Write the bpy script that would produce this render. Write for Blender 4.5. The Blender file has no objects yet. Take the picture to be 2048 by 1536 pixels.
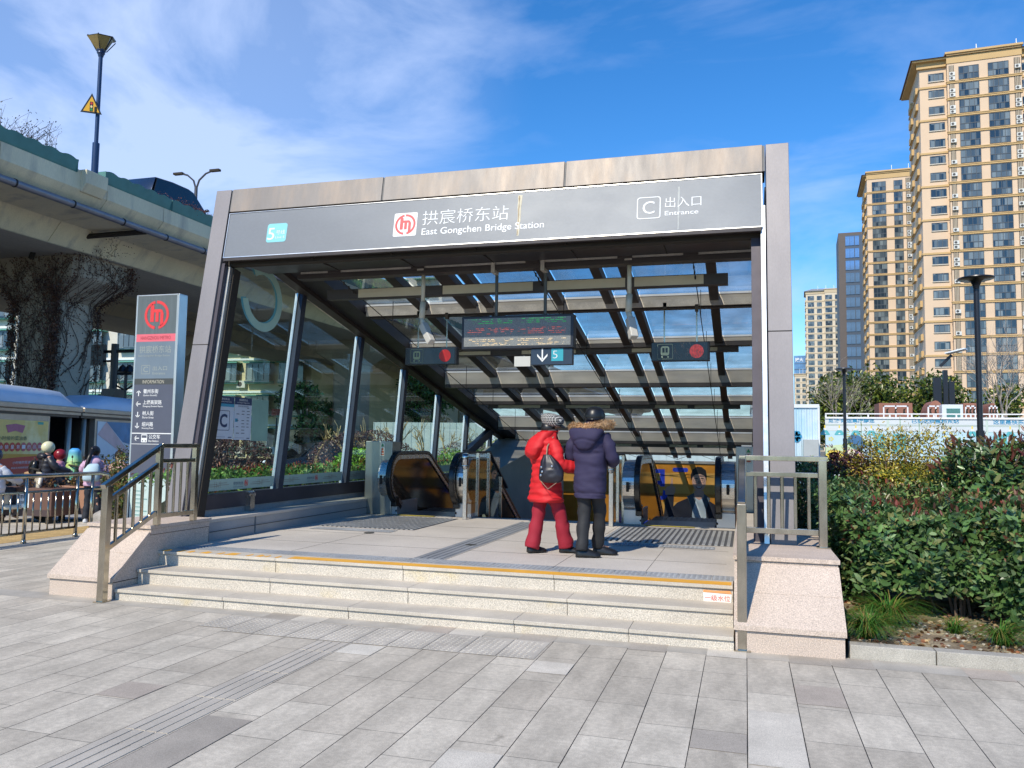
import bpy, math, random
import numpy as np
from mathutils import Vector, Matrix, noise
R = math.radians
sc = bpy.context.scene
COL = sc.collection
random.seed(7); rng = np.random.default_rng(7)

# ---------------- camera, sky, sun, exposure ----------------
cam = bpy.data.cameras.new('camera'); co = bpy.data.objects.new('camera', cam); COL.objects.link(co)
F = 1611.0
_v1 = Vector((467, 125, F)).normalized(); _v2 = Vector((5544, -38, -F)); _v2 = (_v2 - _v2.dot(_v1) * _v1).normalized()
_v3 = _v2.cross(_v1)
if _v3[1] > 0: _v3 = -_v3
WC = (_v2, _v1, _v3)                       # world axes in camera coordinates (x right, y down, z forward)
def w_of(c): return Vector((WC[0].dot(c), WC[1].dot(c), WC[2].dot(c)))
cx, cy, cz = w_of(Vector((1, 0, 0))), w_of(Vector((0, -1, 0))), w_of(Vector((0, 0, -1)))
CAMP = Vector((0, 0, 1.65))
co.matrix_world = Matrix(((cx[0], cy[0], cz[0], 0), (cx[1], cy[1], cz[1], 0), (cx[2], cy[2], cz[2], CAMP.z), (0, 0, 0, 1)))
cam.sensor_width = 36; cam.lens = F / 2048 * 36; cam.clip_start = .05; cam.clip_end = 3000
sc.camera = co
def at(px, py, Y):                         # a photo pixel put at world depth Y
    d = w_of(Vector((px - 1024, py - 768, F))); return CAMP + d * (Y / d[1])
def atz(px, py, z):
    d = w_of(Vector((px - 1024, py - 768, F))); return CAMP + d * ((z - 1.65) / d[2])
def atx(px, py, X):
    d = w_of(Vector((px - 1024, py - 768, F))); return CAMP + d * (X / d[0])
SUN_EL, SUN_AZ = R(42), R(14.5)             # sun stands behind the camera, a little left
sdir = Vector((-math.sin(SUN_AZ) * math.cos(SUN_EL), -math.cos(SUN_AZ) * math.cos(SUN_EL), math.sin(SUN_EL)))
sun = bpy.data.lights.new('sun', 'SUN'); sun.energy = 3.8; sun.angle = R(.5); sun.color = (1, .92, .77)
so = bpy.data.objects.new('sun', sun); COL.objects.link(so); so.rotation_euler = sdir.to_track_quat('Z', 'Y').to_euler()
W = bpy.data.worlds.new('World'); sc.world = W; W.use_nodes = True
nt = W.node_tree; N = nt.nodes; L = nt.links
bg = N['Background']; bg.inputs[1].default_value = .15
sky = N.new('ShaderNodeTexSky'); sky.sky_type = 'NISHITA'; sky.sun_disc = False
sky.sun_elevation = SUN_EL; sky.sun_rotation = math.pi + SUN_AZ; sky.air_density = 1.0; sky.dust_density = .0; sky.ozone_density = 2.4
tc = N.new('ShaderNodeTexCoord')
mp = N.new('ShaderNodeMapping'); mp.inputs['Scale'].default_value = (1.3, 1.3, 3.2); mp.inputs['Rotation'].default_value = (.35, .5, .2)
nz = N.new('ShaderNodeTexNoise'); nz.inputs['Scale'].default_value = 2.1; nz.inputs['Detail'].default_value = 9; nz.inputs['Roughness'].default_value = .56; nz.inputs['Distortion'].default_value = .5
rp = N.new('ShaderNodeMapRange'); rp.inputs[1].default_value = .45; rp.inputs[2].default_value = .85; rp.inputs[3].default_value = 0; rp.inputs[4].default_value = 1
L.new(tc.outputs['Generated'], mp.inputs[0]); L.new(mp.outputs[0], nz.inputs['Vector']); L.new(nz.outputs[0], rp.inputs[0])
def vdot(v, lo, hi):
    d = N.new('ShaderNodeVectorMath'); d.operation = 'DOT_PRODUCT'; L.new(tc.outputs['Generated'], d.inputs[0]); d.inputs[1].default_value = v
    m = N.new('ShaderNodeMapRange'); m.interpolation_type = 'SMOOTHSTEP'; m.inputs[1].default_value = lo; m.inputs[2].default_value = hi
    L.new(d.outputs['Value'], m.inputs[0]); return m.outputs[0]
dl = w_of(Vector((330 - 1024, 150 - 768, F))).normalized()
m1 = vdot(tuple(dl), .915, 1.0)
dr = w_of(Vector((960 - 1024, 40 - 768, F))).normalized(); m2 = vdot(tuple(dr), .978, 1.0)
dh = w_of(Vector((1640 - 1024, 600 - 768, F))).normalized(); m3 = vdot(tuple(dh), .975, .9995)
dg_ = w_of(Vector((1640 - 1024, 60 - 768, F))).normalized(); m4 = vdot(tuple(dg_), .965, .998)
def mth(op, a, b):
    m = N.new('ShaderNodeMath'); m.operation = op
    for i, v in enumerate((a, b)):
        if isinstance(v, (int, float)): m.inputs[i].default_value = v
        else: L.new(v, m.inputs[i])
    return m.outputs[0]
haze_ = mth('MULTIPLY', m1, .30)
cl = mth('MULTIPLY', rp.outputs[0], mth('ADD', mth('ADD', mth('MULTIPLY', m1, 1.15), mth('MULTIPLY', m2, .45)), mth('ADD', mth('MULTIPLY', m3, .9), mth('MULTIPLY', m4, .5))))
clf = mth('MINIMUM', mth('ADD', cl, haze_), .72)
mx = N.new('ShaderNodeMix'); mx.data_type = 'RGBA'
hs = N.new('ShaderNodeHueSaturation'); hs.inputs['Saturation'].default_value = 1.2; hs.inputs['Value'].default_value = .92
tnt = N.new('ShaderNodeMix'); tnt.data_type = 'RGBA'; tnt.blend_type = 'MULTIPLY'; tnt.inputs[0].default_value = 1; tnt.inputs[7].default_value = (.80, .95, 1.14, 1); L.new(sky.outputs[0], tnt.inputs[6]); L.new(tnt.outputs[2], hs.inputs['Color'])
L.new(clf, mx.inputs[0]); L.new(hs.outputs[0], mx.inputs[6]); mx.inputs[7].default_value = (3.9, 4.7, 6.6, 1)
L.new(mx.outputs[2], bg.inputs[0])
sc.view_settings.view_transform = 'Standard'; sc.view_settings.look = 'None'; sc.view_settings.exposure = .34; sc.view_settings.gamma = 1
sc.cycles.max_bounces = 8; sc.cycles.transparent_max_bounces = 16; sc.cycles.use_denoising = True; sc.cycles.caustics_reflective = False

# ---------------- helpers ----------------
def hx(h):
    v = [int(h[i:i + 2], 16) / 255 for i in (0, 2, 4)]
    return tuple(((c + .055) / 1.055) ** 2.4 if c > .04045 else c / 12.92 for c in v)
MATS = {}
def mat(name, col, rough=.6, metal=0., var=.12, vs=3., fine=0., fs=120., bump=0., bs=60., emit=None, spec=.5, coat=0., stretch=(1, 1, 1), col2=None, c2s=1.5, c2w=(.5, .62)):
    if name in MATS: return MATS[name]
    m = bpy.data.materials.new(name); m.use_nodes = True; t = m.node_tree; n = t.nodes; l = t.links; b = n['Principled BSDF']
    if isinstance(col, str): col = hx(col)
    b.inputs['Roughness'].default_value = rough; b.inputs['Metallic'].default_value = metal; b.inputs['Specular IOR Level'].default_value = spec
    b.inputs['Coat Weight'].default_value = coat
    tcn = n.new('ShaderNodeTexCoord'); mpn = n.new('ShaderNodeMapping'); mpn.inputs['Scale'].default_value = stretch; l.new(tcn.outputs['Object'], mpn.inputs[0])
    def noi(s, d=5):
        x = n.new('ShaderNodeTexNoise'); x.inputs['Scale'].default_value = s; x.inputs['Detail'].default_value = d; x.inputs['Roughness'].default_value = .6; l.new(mpn.outputs[0], x.inputs['Vector']); return x.outputs[0]
    src = None
    if col2 is not None:
        if isinstance(col2, str): col2 = hx(col2)
        mr = n.new('ShaderNodeMapRange'); mr.inputs[1].default_value = c2w[0]; mr.inputs[2].default_value = c2w[1]; l.new(noi(c2s, 8), mr.inputs[0])
        mm = n.new('ShaderNodeMix'); mm.data_type = 'RGBA'; l.new(mr.outputs[0], mm.inputs[0]); mm.inputs[6].default_value = (*col, 1); mm.inputs[7].default_value = (*col2, 1); src = mm.outputs[2]
    def hsv(fac, amt):
        nonlocal src
        mr = n.new('ShaderNodeMapRange'); mr.inputs[1].default_value = .3; mr.inputs[2].default_value = .7; mr.inputs[3].default_value = 1 - amt; mr.inputs[4].default_value = 1 + amt; l.new(fac, mr.inputs[0])
        h = n.new('ShaderNodeHueSaturation'); l.new(mr.outputs[0], h.inputs['Value'])
        if src is None: h.inputs['Color'].default_value = (*col, 1)
        else: l.new(src, h.inputs['Color'])
        src = h.outputs[0]
    if var: hsv(noi(vs), var)
    if fine: hsv(noi(fs, 2), fine)
    if src is None: b.inputs['Base Color'].default_value = (*col, 1)
    else: l.new(src, b.inputs['Base Color'])
    if var:
        rr = n.new('ShaderNodeMapRange'); rr.inputs[3].default_value = max(0, rough - .08); rr.inputs[4].default_value = min(1, rough + .08); l.new(noi(vs * 2.3), rr.inputs[0]); l.new(rr.outputs[0], b.inputs['Roughness'])
    if bump:
        bp = n.new('ShaderNodeBump'); bp.inputs['Strength'].default_value = bump; bp.inputs['Distance'].default_value = .01; l.new(noi(bs, 4), bp.inputs['Height']); l.new(bp.outputs[0], b.inputs['Normal'])
    if emit: b.inputs['Emission Color'].default_value = (*(hx(emit[0]) if isinstance(emit[0], str) else emit[0]), 1); b.inputs['Emission Strength'].default_value = emit[1]
    MATS[name] = m; return m
def glass(name, tint, refl=1.0, rough=.02, dirt=.0):
    if name in MATS: return MATS[name]
    m = bpy.data.materials.new(name); m.use_nodes = True; t = m.node_tree; n = t.nodes; l = t.links; n.remove(n['Principled BSDF'])
    tr = n.new('ShaderNodeBsdfTransparent'); tr.inputs[0].default_value = (*tint, 1)
    gl = n.new('ShaderNodeBsdfGlossy'); gl.inputs['Roughness'].default_value = rough; gl.inputs[0].default_value = (.9, .95, 1, 1)
    fr = n.new('ShaderNodeFresnel'); fr.inputs[0].default_value = 1.5
    ml = n.new('ShaderNodeMath'); ml.operation = 'MULTIPLY'; ml.inputs[1].default_value = refl; ml.use_clamp = True; l.new(fr.outputs[0], ml.inputs[0])
    mi = n.new('ShaderNodeMixShader'); l.new(ml.outputs[0], mi.inputs[0]); l.new(tr.outputs[0], mi.inputs[1]); l.new(gl.outputs[0], mi.inputs[2])
    out = mi
    if dirt:
        df = n.new('ShaderNodeBsdfDiffuse'); df.inputs[0].default_value = (.5, .52, .48, 1)
        tx = n.new('ShaderNodeTexCoord'); no = n.new('ShaderNodeTexNoise'); no.inputs['Scale'].default_value = 2.5; no.inputs['Detail'].default_value = 8; l.new(tx.outputs['Object'], no.inputs['Vector'])
        mr = n.new('ShaderNodeMapRange'); mr.inputs[1].default_value = .35; mr.inputs[2].default_value = .8; mr.inputs[4].default_value = dirt; l.new(no.outputs[0], mr.inputs[0])
        m2_ = n.new('ShaderNodeMixShader'); l.new(mr.outputs[0], m2_.inputs[0]); l.new(mi.outputs[0], m2_.inputs[1]); l.new(df.outputs[0], m2_.inputs[2]); out = m2_
    l.new(out.outputs[0], n['Material Output'].inputs[0]); MATS[name] = m; return m
def wloc(p):
    v = Vector((0, 0, 0))
    while p is not None: v = v + p.location; p = p.parent
    return v
def put(name, me, m, parent=None):
    o = bpy.data.objects.new(name, me)
    if m is not None:
        for x in (m if isinstance(m, (list, tuple)) else [m]): me.materials.append(x)
    COL.objects.link(o)
    if parent is not None: o.parent = parent
    return o
class MB:
    def __init__(s): s.v = []; s.f = []; s.mi = []; s.k = 0
    def add(s, vs, fs):
        b = len(s.v); s.v += [tuple(v) for v in vs]; s.f += [tuple(i + b for i in f) for f in fs]; s.mi += [s.k] * len(fs); return s
    def box(s, x0, x1, y0, y1, z0, z1, M=None):
        vs = [Vector(p) for p in ((x0, y0, z0), (x1, y0, z0), (x1, y1, z0), (x0, y1, z0), (x0, y0, z1), (x1, y0, z1), (x1, y1, z1), (x0, y1, z1))]
        if M is not None: vs = [M @ v for v in vs]
        return s.add(vs, [(0, 3, 2, 1), (4, 5, 6, 7), (0, 1, 5, 4), (1, 2, 6, 5), (2, 3, 7, 6), (3, 0, 4, 7)])
    def beam(s, p0, p1, w, h, up=(0, 0, 1)):
        p0 = Vector(p0); p1 = Vector(p1); d = (p1 - p0); L_ = d.length; d.normalize(); u = Vector(up); x = d.cross(u)
        if x.length < 1e-4: x = d.cross(Vector((1, 0, 0)))
        x.normalize(); u = x.cross(d).normalized()
        M = Matrix((x, d, u)).transposed().to_4x4(); M.translation = p0
        return s.box(-w / 2, w / 2, 0, L_, -h / 2, h / 2, M)
    def tube(s, path, r, n=8, cap=True, flat=1.0):
        path = [Vector(p) for p in path]; rs = r if isinstance(r, (list, tuple)) else [r] * len(path)
        t0 = (path[1] - path[0]).normalized(); a = t0.orthogonal().normalized(); rings = []
        for i, p in enumerate(path):
            t = (path[min(i + 1, len(path) - 1)] - path[max(i - 1, 0)]).normalized()
            a = (a - t * a.dot(t)); a = a.normalized() if a.length > 1e-5 else t.orthogonal().normalized(); b = t.cross(a)
            rings.append([p + (a * math.cos(2 * math.pi * j / n) + b * flat * math.sin(2 * math.pi * j / n)) * rs[i] for j in range(n)])
        return s.loft(rings, cap)
    def loft(s, rings, cap=True, closed=True):
        n = len(rings[0]); vs = [p for r_ in rings for p in r_]; fs = []
        for i in range(len(rings) - 1):
            for j in range(n if closed else n - 1):
                k = (j + 1) % n; fs.append((i * n + j, i * n + k, (i + 1) * n + k, (i + 1) * n + j))
        if cap and closed: fs += [tuple(reversed(range(n))), tuple(range((len(rings) - 1) * n, len(rings) * n))]
        return s.add(vs, fs)
    def lathe(s, c, prof, n=24, M=None):
        c = Vector(c); rings = [[Vector((r_ * math.cos(2 * math.pi * j / n), r_ * math.sin(2 * math.pi * j / n), z)) for j in range(n)] for r_, z in prof]
        rings = [[c + ((M @ p) if M is not None else p) for p in q] for q in rings]
        return s.loft(rings, True)
    def prism(s, poly, a, b, axis='x'):   # poly 2d, extruded from a to b along axis
        n = len(poly)
        g = {'x': lambda q, t: (t, q[0], q[1]), 'y': lambda q, t: (q[0], t, q[1]), 'z': lambda q, t: (q[0], q[1], t)}[axis]
        vs = [g(q, a) for q in poly] + [g(q, b) for q in poly]
        fs = [tuple(range(n)), tuple(reversed(range(n, 2 * n)))] + [(i, i + n, (i + 1) % n + n, (i + 1) % n) for i in range(n)]
        return s.add(vs, fs)
    def ell(s, c, r, n=16, m=10, M=None):
        rings = []
        for i in range(1, m):
            a = math.pi * i / m; rings.append([Vector((r[0] * math.sin(a) * math.cos(2 * math.pi * j / n), r[1] * math.sin(a) * math.sin(2 * math.pi * j / n), -r[2] * math.cos(a))) for j in range(n)])
        rings = [[Vector(c) + ((M @ p) if M is not None else p) for p in q] for q in rings]
        b = len(s.v); s.loft(rings, False)
        bot = Vector((0, 0, -r[2])); top = Vector((0, 0, r[2]))
        if M is not None: bot = M @ bot; top = M @ top
        s.add([Vector(c) + bot, Vector(c) + top], []); k = len(s.v)
        for j in range(n):
            s.f.append((b + (j + 1) % n, b + j, k - 2)); s.mi.append(s.k)
            s.f.append((b + (m - 2) * n + j, b + (m - 2) * n + (j + 1) % n, k - 1)); s.mi.append(s.k)
        return s
    def quad(s, *p): return s.add(p, [tuple(range(len(p)))])
    def build(s, name, m, parent=None, smooth=False, bev=0, angle=None):
        off = wloc(parent) if parent is not None else Vector((0, 0, 0))
        me = bpy.data.meshes.new(name); me.from_pydata([(v[0] - off.x, v[1] - off.y, v[2] - off.z) for v in s.v], [], s.f); 
        o = put(name, me, m, parent)
        if isinstance(m, (list, tuple)): me.polygons.foreach_set('material_index', s.mi)
        if smooth: me.polygons.foreach_set('use_smooth', [True] * len(me.polygons))
        me.update(); me.validate()
        if smooth and angle: 
            try: me.set_sharp_from_angle(angle=R(angle))
            except Exception: pass
        if bev:
            b = o.modifiers.new('bevel', 'BEVEL'); b.width = bev; b.segments = 2; b.limit_method = 'ANGLE'; b.angle_limit = R(40)
        return o
def tag(o, label=None, cat=None, group=None, kind=None):
    if label: o['label'] = label
    if cat: o['category'] = cat
    if group: o['group'] = group
    if kind: o['kind'] = kind
    return o
def thing(name, label, cat, loc=(0, 0, 0), group=None, rz=0):
    o = bpy.data.objects.new(name, None); COL.objects.link(o); o.location = loc; o.rotation_euler = (0, 0, rz); o.empty_display_size = .2
    return tag(o, label, cat, group)
def dup(o, loc=None, rz=None, label=None, parent=None, scale=None):
    c = o.copy(); COL.objects.link(c)
    if parent is not None: c.parent = parent
    if loc is not None: c.location = loc
    if rz is not None: c.rotation_euler = (0, 0, rz)
    if scale is not None: c.scale = (scale,) * 3 if isinstance(scale, (int, float)) else scale
    if label: c['label'] = label
    for ch in list(o.children): dup(ch, parent=c)
    return c
def frame(o, u, v):   # plane frame: origin, unit u (right), unit v (up) ; normal u x v
    u = Vector(u).normalized(); v = Vector(v).normalized(); n_ = u.cross(v)
    M = Matrix((u, v, n_)).transposed().to_4x4(); M.translation = Vector(o); return M
def text(body, bx, M, m, parent, name='lettering', d=.002, bold=0., mirror=False):
    c = bpy.data.curves.new('t', 'FONT'); c.body = body; c.extrude = 0; c.offset = bold; c.resolution_u = 3
    o = bpy.data.objects.new('t', c); COL.objects.link(o)
    dg = bpy.context.evaluated_depsgraph_get(); me = bpy.data.meshes.new_from_object(o.evaluated_get(dg)); bpy.data.objects.remove(o); bpy.data.curves.remove(c)
    n_ = len(me.vertices); a = np.zeros(n_ * 3); me.vertices.foreach_get('co', a); a = a.reshape(-1, 3)
    lo = a.min(0); hi = a.max(0); u0, v0, u1, v1 = bx
    uu = (a[:, 0] - lo[0]) / (hi[0] - lo[0] + 1e-9); vv = (a[:, 1] - lo[1]) / (hi[1] - lo[1] + 1e-9)
    if mirror: uu = 1 - uu
    off = wloc(parent) if parent else Vector((0, 0, 0))
    P = np.array([list((M @ Vector((u0 + x * (u1 - u0), v0 + y * (v1 - v0), d))) - off) for x, y in zip(uu, vv)])
    me.vertices.foreach_set('co', P.ravel()); me.materials.clear(); me.update()
    o = put(name, me, m, parent); return o
def flat(polys, M, m, parent, name, d=.002, th=0):
    off = wloc(parent) if parent else Vector((0, 0, 0)); vs = []; fs = []
    for p in polys:
        b = len(vs); vs += [tuple((M @ Vector((q[0], q[1], d))) - off) for q in p]; fs.append(tuple(range(b, b + len(p))))
    me = bpy.data.meshes.new(name); me.from_pydata(vs, [], fs); return put(name, me, m, parent)
def rrect(u0, v0, u1, v1, r=.02, n=4):
    out = []
    for cx_, cy_, a in ((u1 - r, v1 - r, 0), (u0 + r, v1 - r, 90), (u0 + r, v0 + r, 180), (u1 - r, v0 + r, 270)):
        out += [(cx_ + r * math.cos(R(a + 90 * i / n)), cy_ + r * math.sin(R(a + 90 * i / n))) for i in range(n + 1)]
    return out
def ringpoly(c, r0, r1, a0, a1, n=24):
    o_ = []
    for i in range(n):
        a = R(a0 + (a1 - a0) * i / n); b = R(a0 + (a1 - a0) * (i + 1) / n)
        o_.append([(c[0] + r0 * math.cos(a), c[1] + r0 * math.sin(a)), (c[0] + r1 * math.cos(a), c[1] + r1 * math.sin(a)), (c[0] + r1 * math.cos(b), c[1] + r1 * math.sin(b)), (c[0] + r0 * math.cos(b), c[1] + r0 * math.sin(b))])
    return o_
def circ(c, r_, n=24, ry=None): return [(c[0] + r_ * math.cos(2 * math.pi * i / n), c[1] + (ry or r_) * math.sin(2 * math.pi * i / n)) for i in range(n)]
def rect(u0, v0, u1, v1): return [(u0, v0), (u1, v0), (u1, v1), (u0, v1)]
def metro_logo(c, r_):      # open ring and rounded m
    k = r_; p = ringpoly(c, .80 * k, k, 100, 262, 22) + ringpoly(c, .80 * k, k, -78, 92, 22)
    q = lambda pts: [(c[0] + a * k, c[1] + b * k) for a, b in pts]
    p += [q([(-.52, -.48), (-.22, -.48), (-.22, .62), (-.40, .78), (-.52, .55)])]
    p += [q([(-.22, .18), (.30, .18), (.30, .40), (-.22, .40)]), q([(.30, .18), (.52, .18), (.44, .34), (.30, .40)])]
    p += [q([(-.09, -.48), (.17, -.48), (.17, .18), (-.09, .18)]), q([(.30, -.80), (.56, -.62), (.56, .10), (.52, .18), (.30, .18)])]
    return p
def arrow(c, s, rot):
    a = R(rot); f = lambda x, y: (c[0] + s * (x * math.cos(a) - y * math.sin(a)), c[1] + s * (x * math.sin(a) + y * math.cos(a)))
    return [[f(*q) for q in ((-.08, -.5), (.08, -.5), (.08, .45), (-.08, .45))], [f(*q) for q in ((0, .5), (0, .3), (.36, -.02), (.42, .08))], [f(*q) for q in ((0, .5), (-.42, .08), (-.36, -.02), (0, .3))]]
LEAF = None
def leafmat(name='leaf', rough=.33, trans=.22):
    if name in MATS: return MATS[name]
    m = bpy.data.materials.new(name); m.use_nodes = True; t = m.node_tree; n = t.nodes; l = t.links; b = n['Principled BSDF']
    a = n.new('ShaderNodeAttribute'); a.attribute_name = 'Col'; l.new(a.outputs['Color'], b.inputs['Base Color']); b.inputs['Roughness'].default_value = rough
    tr = n.new('ShaderNodeBsdfTranslucent'); l.new(a.outputs['Color'], tr.inputs[0]); mi = n.new('ShaderNodeMixShader'); mi.inputs[0].default_value = trans
    l.new(b.outputs[0], mi.inputs[1]); l.new(tr.outputs[0], mi.inputs[2]); l.new(mi.outputs[0], n['Material Output'].inputs[0]); MATS[name] = m; return m
def leaves(name, P, D, size, cols, parent, asp=.5, m=None, droop=.0, jit=.7, fold=.25):
    """P points, D growth directions: one folded leaf blade (4 verts) at each"""
    n_ = len(P); O_ = D / (np.linalg.norm(D, axis=1, keepdims=True) + 1e-9)
    if jit >= .6:      # blades lie like shingles: their faces look outwards, tips point up and out
        T_ = rng.normal(0, 1, (n_, 3)); T_ -= O_ * (T_ * O_).sum(1, keepdims=True); T_ /= np.linalg.norm(T_, axis=1, keepdims=True) + 1e-9
        D = T_ + O_ * .5 + np.array((0, 0, .25)); Q = O_ + rng.normal(0, .45, (n_, 3)) + np.array((0, 0, .25))
    else: D = O_ + rng.normal(0, jit, (n_, 3)); Q = rng.normal(0, 1, (n_, 3)); Q[:, 2] *= .35
    D = D / np.linalg.norm(D, axis=1, keepdims=True); S_ = np.cross(Q, D) if jit >= .6 else np.cross(D, Q); S_ /= np.linalg.norm(S_, axis=1, keepdims=True) + 1e-9; Nn = np.cross(D, S_) if jit >= .6 else np.cross(S_, D)
    sz = size * rng.uniform(.65, 1.25, (n_, 1)); w = sz * asp / 2
    up_ = Nn * w * fold
    V = np.stack([P, P + D * sz * .28 + S_ * w * .85 + up_, P + D * sz * .66 + S_ * w * .82 + up_, P + D * sz, P + D * sz * .66 - S_ * w * .82 + up_, P + D * sz * .28 - S_ * w * .85 + up_], 1).reshape(-1, 3)
    off = wloc(parent) if parent is not None else Vector((0, 0, 0)); V = V - np.array(off)
    me = bpy.data.meshes.new(name); me.vertices.add(n_ * 6); me.vertices.foreach_set('co', V.ravel())
    idx = np.arange(n_ * 6).reshape(-1, 6); qd = np.stack([idx[:, [0, 5, 4, 3]], idx[:, [0, 3, 2, 1]]], 1).reshape(-1, 4)
    me.loops.add(n_ * 8); me.loops.foreach_set('vertex_index', qd.ravel().astype(np.int32)); me.polygons.add(n_ * 2)
    me.polygons.foreach_set('loop_start', np.arange(0, n_ * 8, 4, dtype=np.int32)); me.update(calc_edges=True); me.validate()
    cols = np.array(cols); C_ = cols[rng.integers(0, len(cols), n_)] if cols.ndim == 2 and len(cols) != n_ else cols
    C_ = C_ * rng.uniform(.65, 1.35, (n_, 1)) * (1 + .55 * np.clip(fbm(P, 1.7 / max(size * 8, .3), 5.5), -.6, .6)[:, None]); ca = me.color_attributes.new('Col', 'FLOAT_COLOR', 'POINT')
    A = np.ones((n_ * 6, 4)); A[:, :3] = np.repeat(C_, 6, 0); ca.data.foreach_set('color', A.ravel())
    return put(name, me, m or leafmat(), parent)
def fbm(P, s, seed=0.):
    return np.array([noise.noise(Vector((p[0] * s + seed, p[1] * s - seed, p[2] * s + 2 * seed))) for p in P])
def box_shell(x0, x1, y0, y1, z0, z1, n_, depth=.12, lump=.1, faces='tfl'):
    ar = {'t': (x1 - x0) * (y1 - y0), 'f': (x1 - x0) * (z1 - z0), 'b': (x1 - x0) * (z1 - z0), 'l': (y1 - y0) * (z1 - z0), 'r': (y1 - y0) * (z1 - z0)}
    tot = sum(ar[c] for c in faces); P = []; D = []
    for c in faces:
        k = int(n_ * ar[c] / tot); U = rng.uniform(0, 1, (k, 2)); e = rng.exponential(depth * .5, k)
        if c == 't': p = np.stack([x0 + U[:, 0] * (x1 - x0), y0 + U[:, 1] * (y1 - y0), z1 - e], 1); d = (0, 0, 1); ax = 2; sg = 1
        elif c in 'fb': yy = y0 if c == 'f' else y1; sg = 1 if c == 'f' else -1; p = np.stack([x0 + U[:, 0] * (x1 - x0), yy + sg * e, z0 + U[:, 1] * (z1 - z0)], 1); d = (0, -sg, .5); ax = 1; sg = -sg
        else: xx = x0 if c == 'l' else x1; sg = 1 if c == 'l' else -1; p = np.stack([xx + sg * e, y0 + U[:, 0] * (y1 - y0), z0 + U[:, 1] * (z1 - z0)], 1); d = (-sg, 0, .5); ax = 0; sg = -sg
        nn = fbm(p, 2.6, 3.1) + .5 * fbm(p, 6.5, 8.7); p[:, ax] += sg * nn * lump * 1.6
        P.append(p); D.append(np.tile(np.array(d, float), (k, 1)))
    return np.concatenate(P), np.concatenate(D)
def blob(c, r_, n_, lump=.18, inner=.18, lo=-1.0):
    d = rng.normal(0, 1, (n_, 3)); d /= np.linalg.norm(d, axis=1, keepdims=True); d = d[d[:, 2] > lo]
    k = 1 + lump * 1.5 * fbm(d * 1.0, 2.4, c[0]) + lump * .8 * fbm(d, 5.5, c[1]); e = rng.exponential(inner * .5, len(d))
    return np.array(c) + d * np.array(r_) * (k - e)[:, None], d + np.array((0, 0, .35))
STEEL = mat('brushed_stainless_steel', (.62, .60, .57), .22, 1, .1, 6)
def G(*h): return np.array([hx(x) for x in h])
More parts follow.
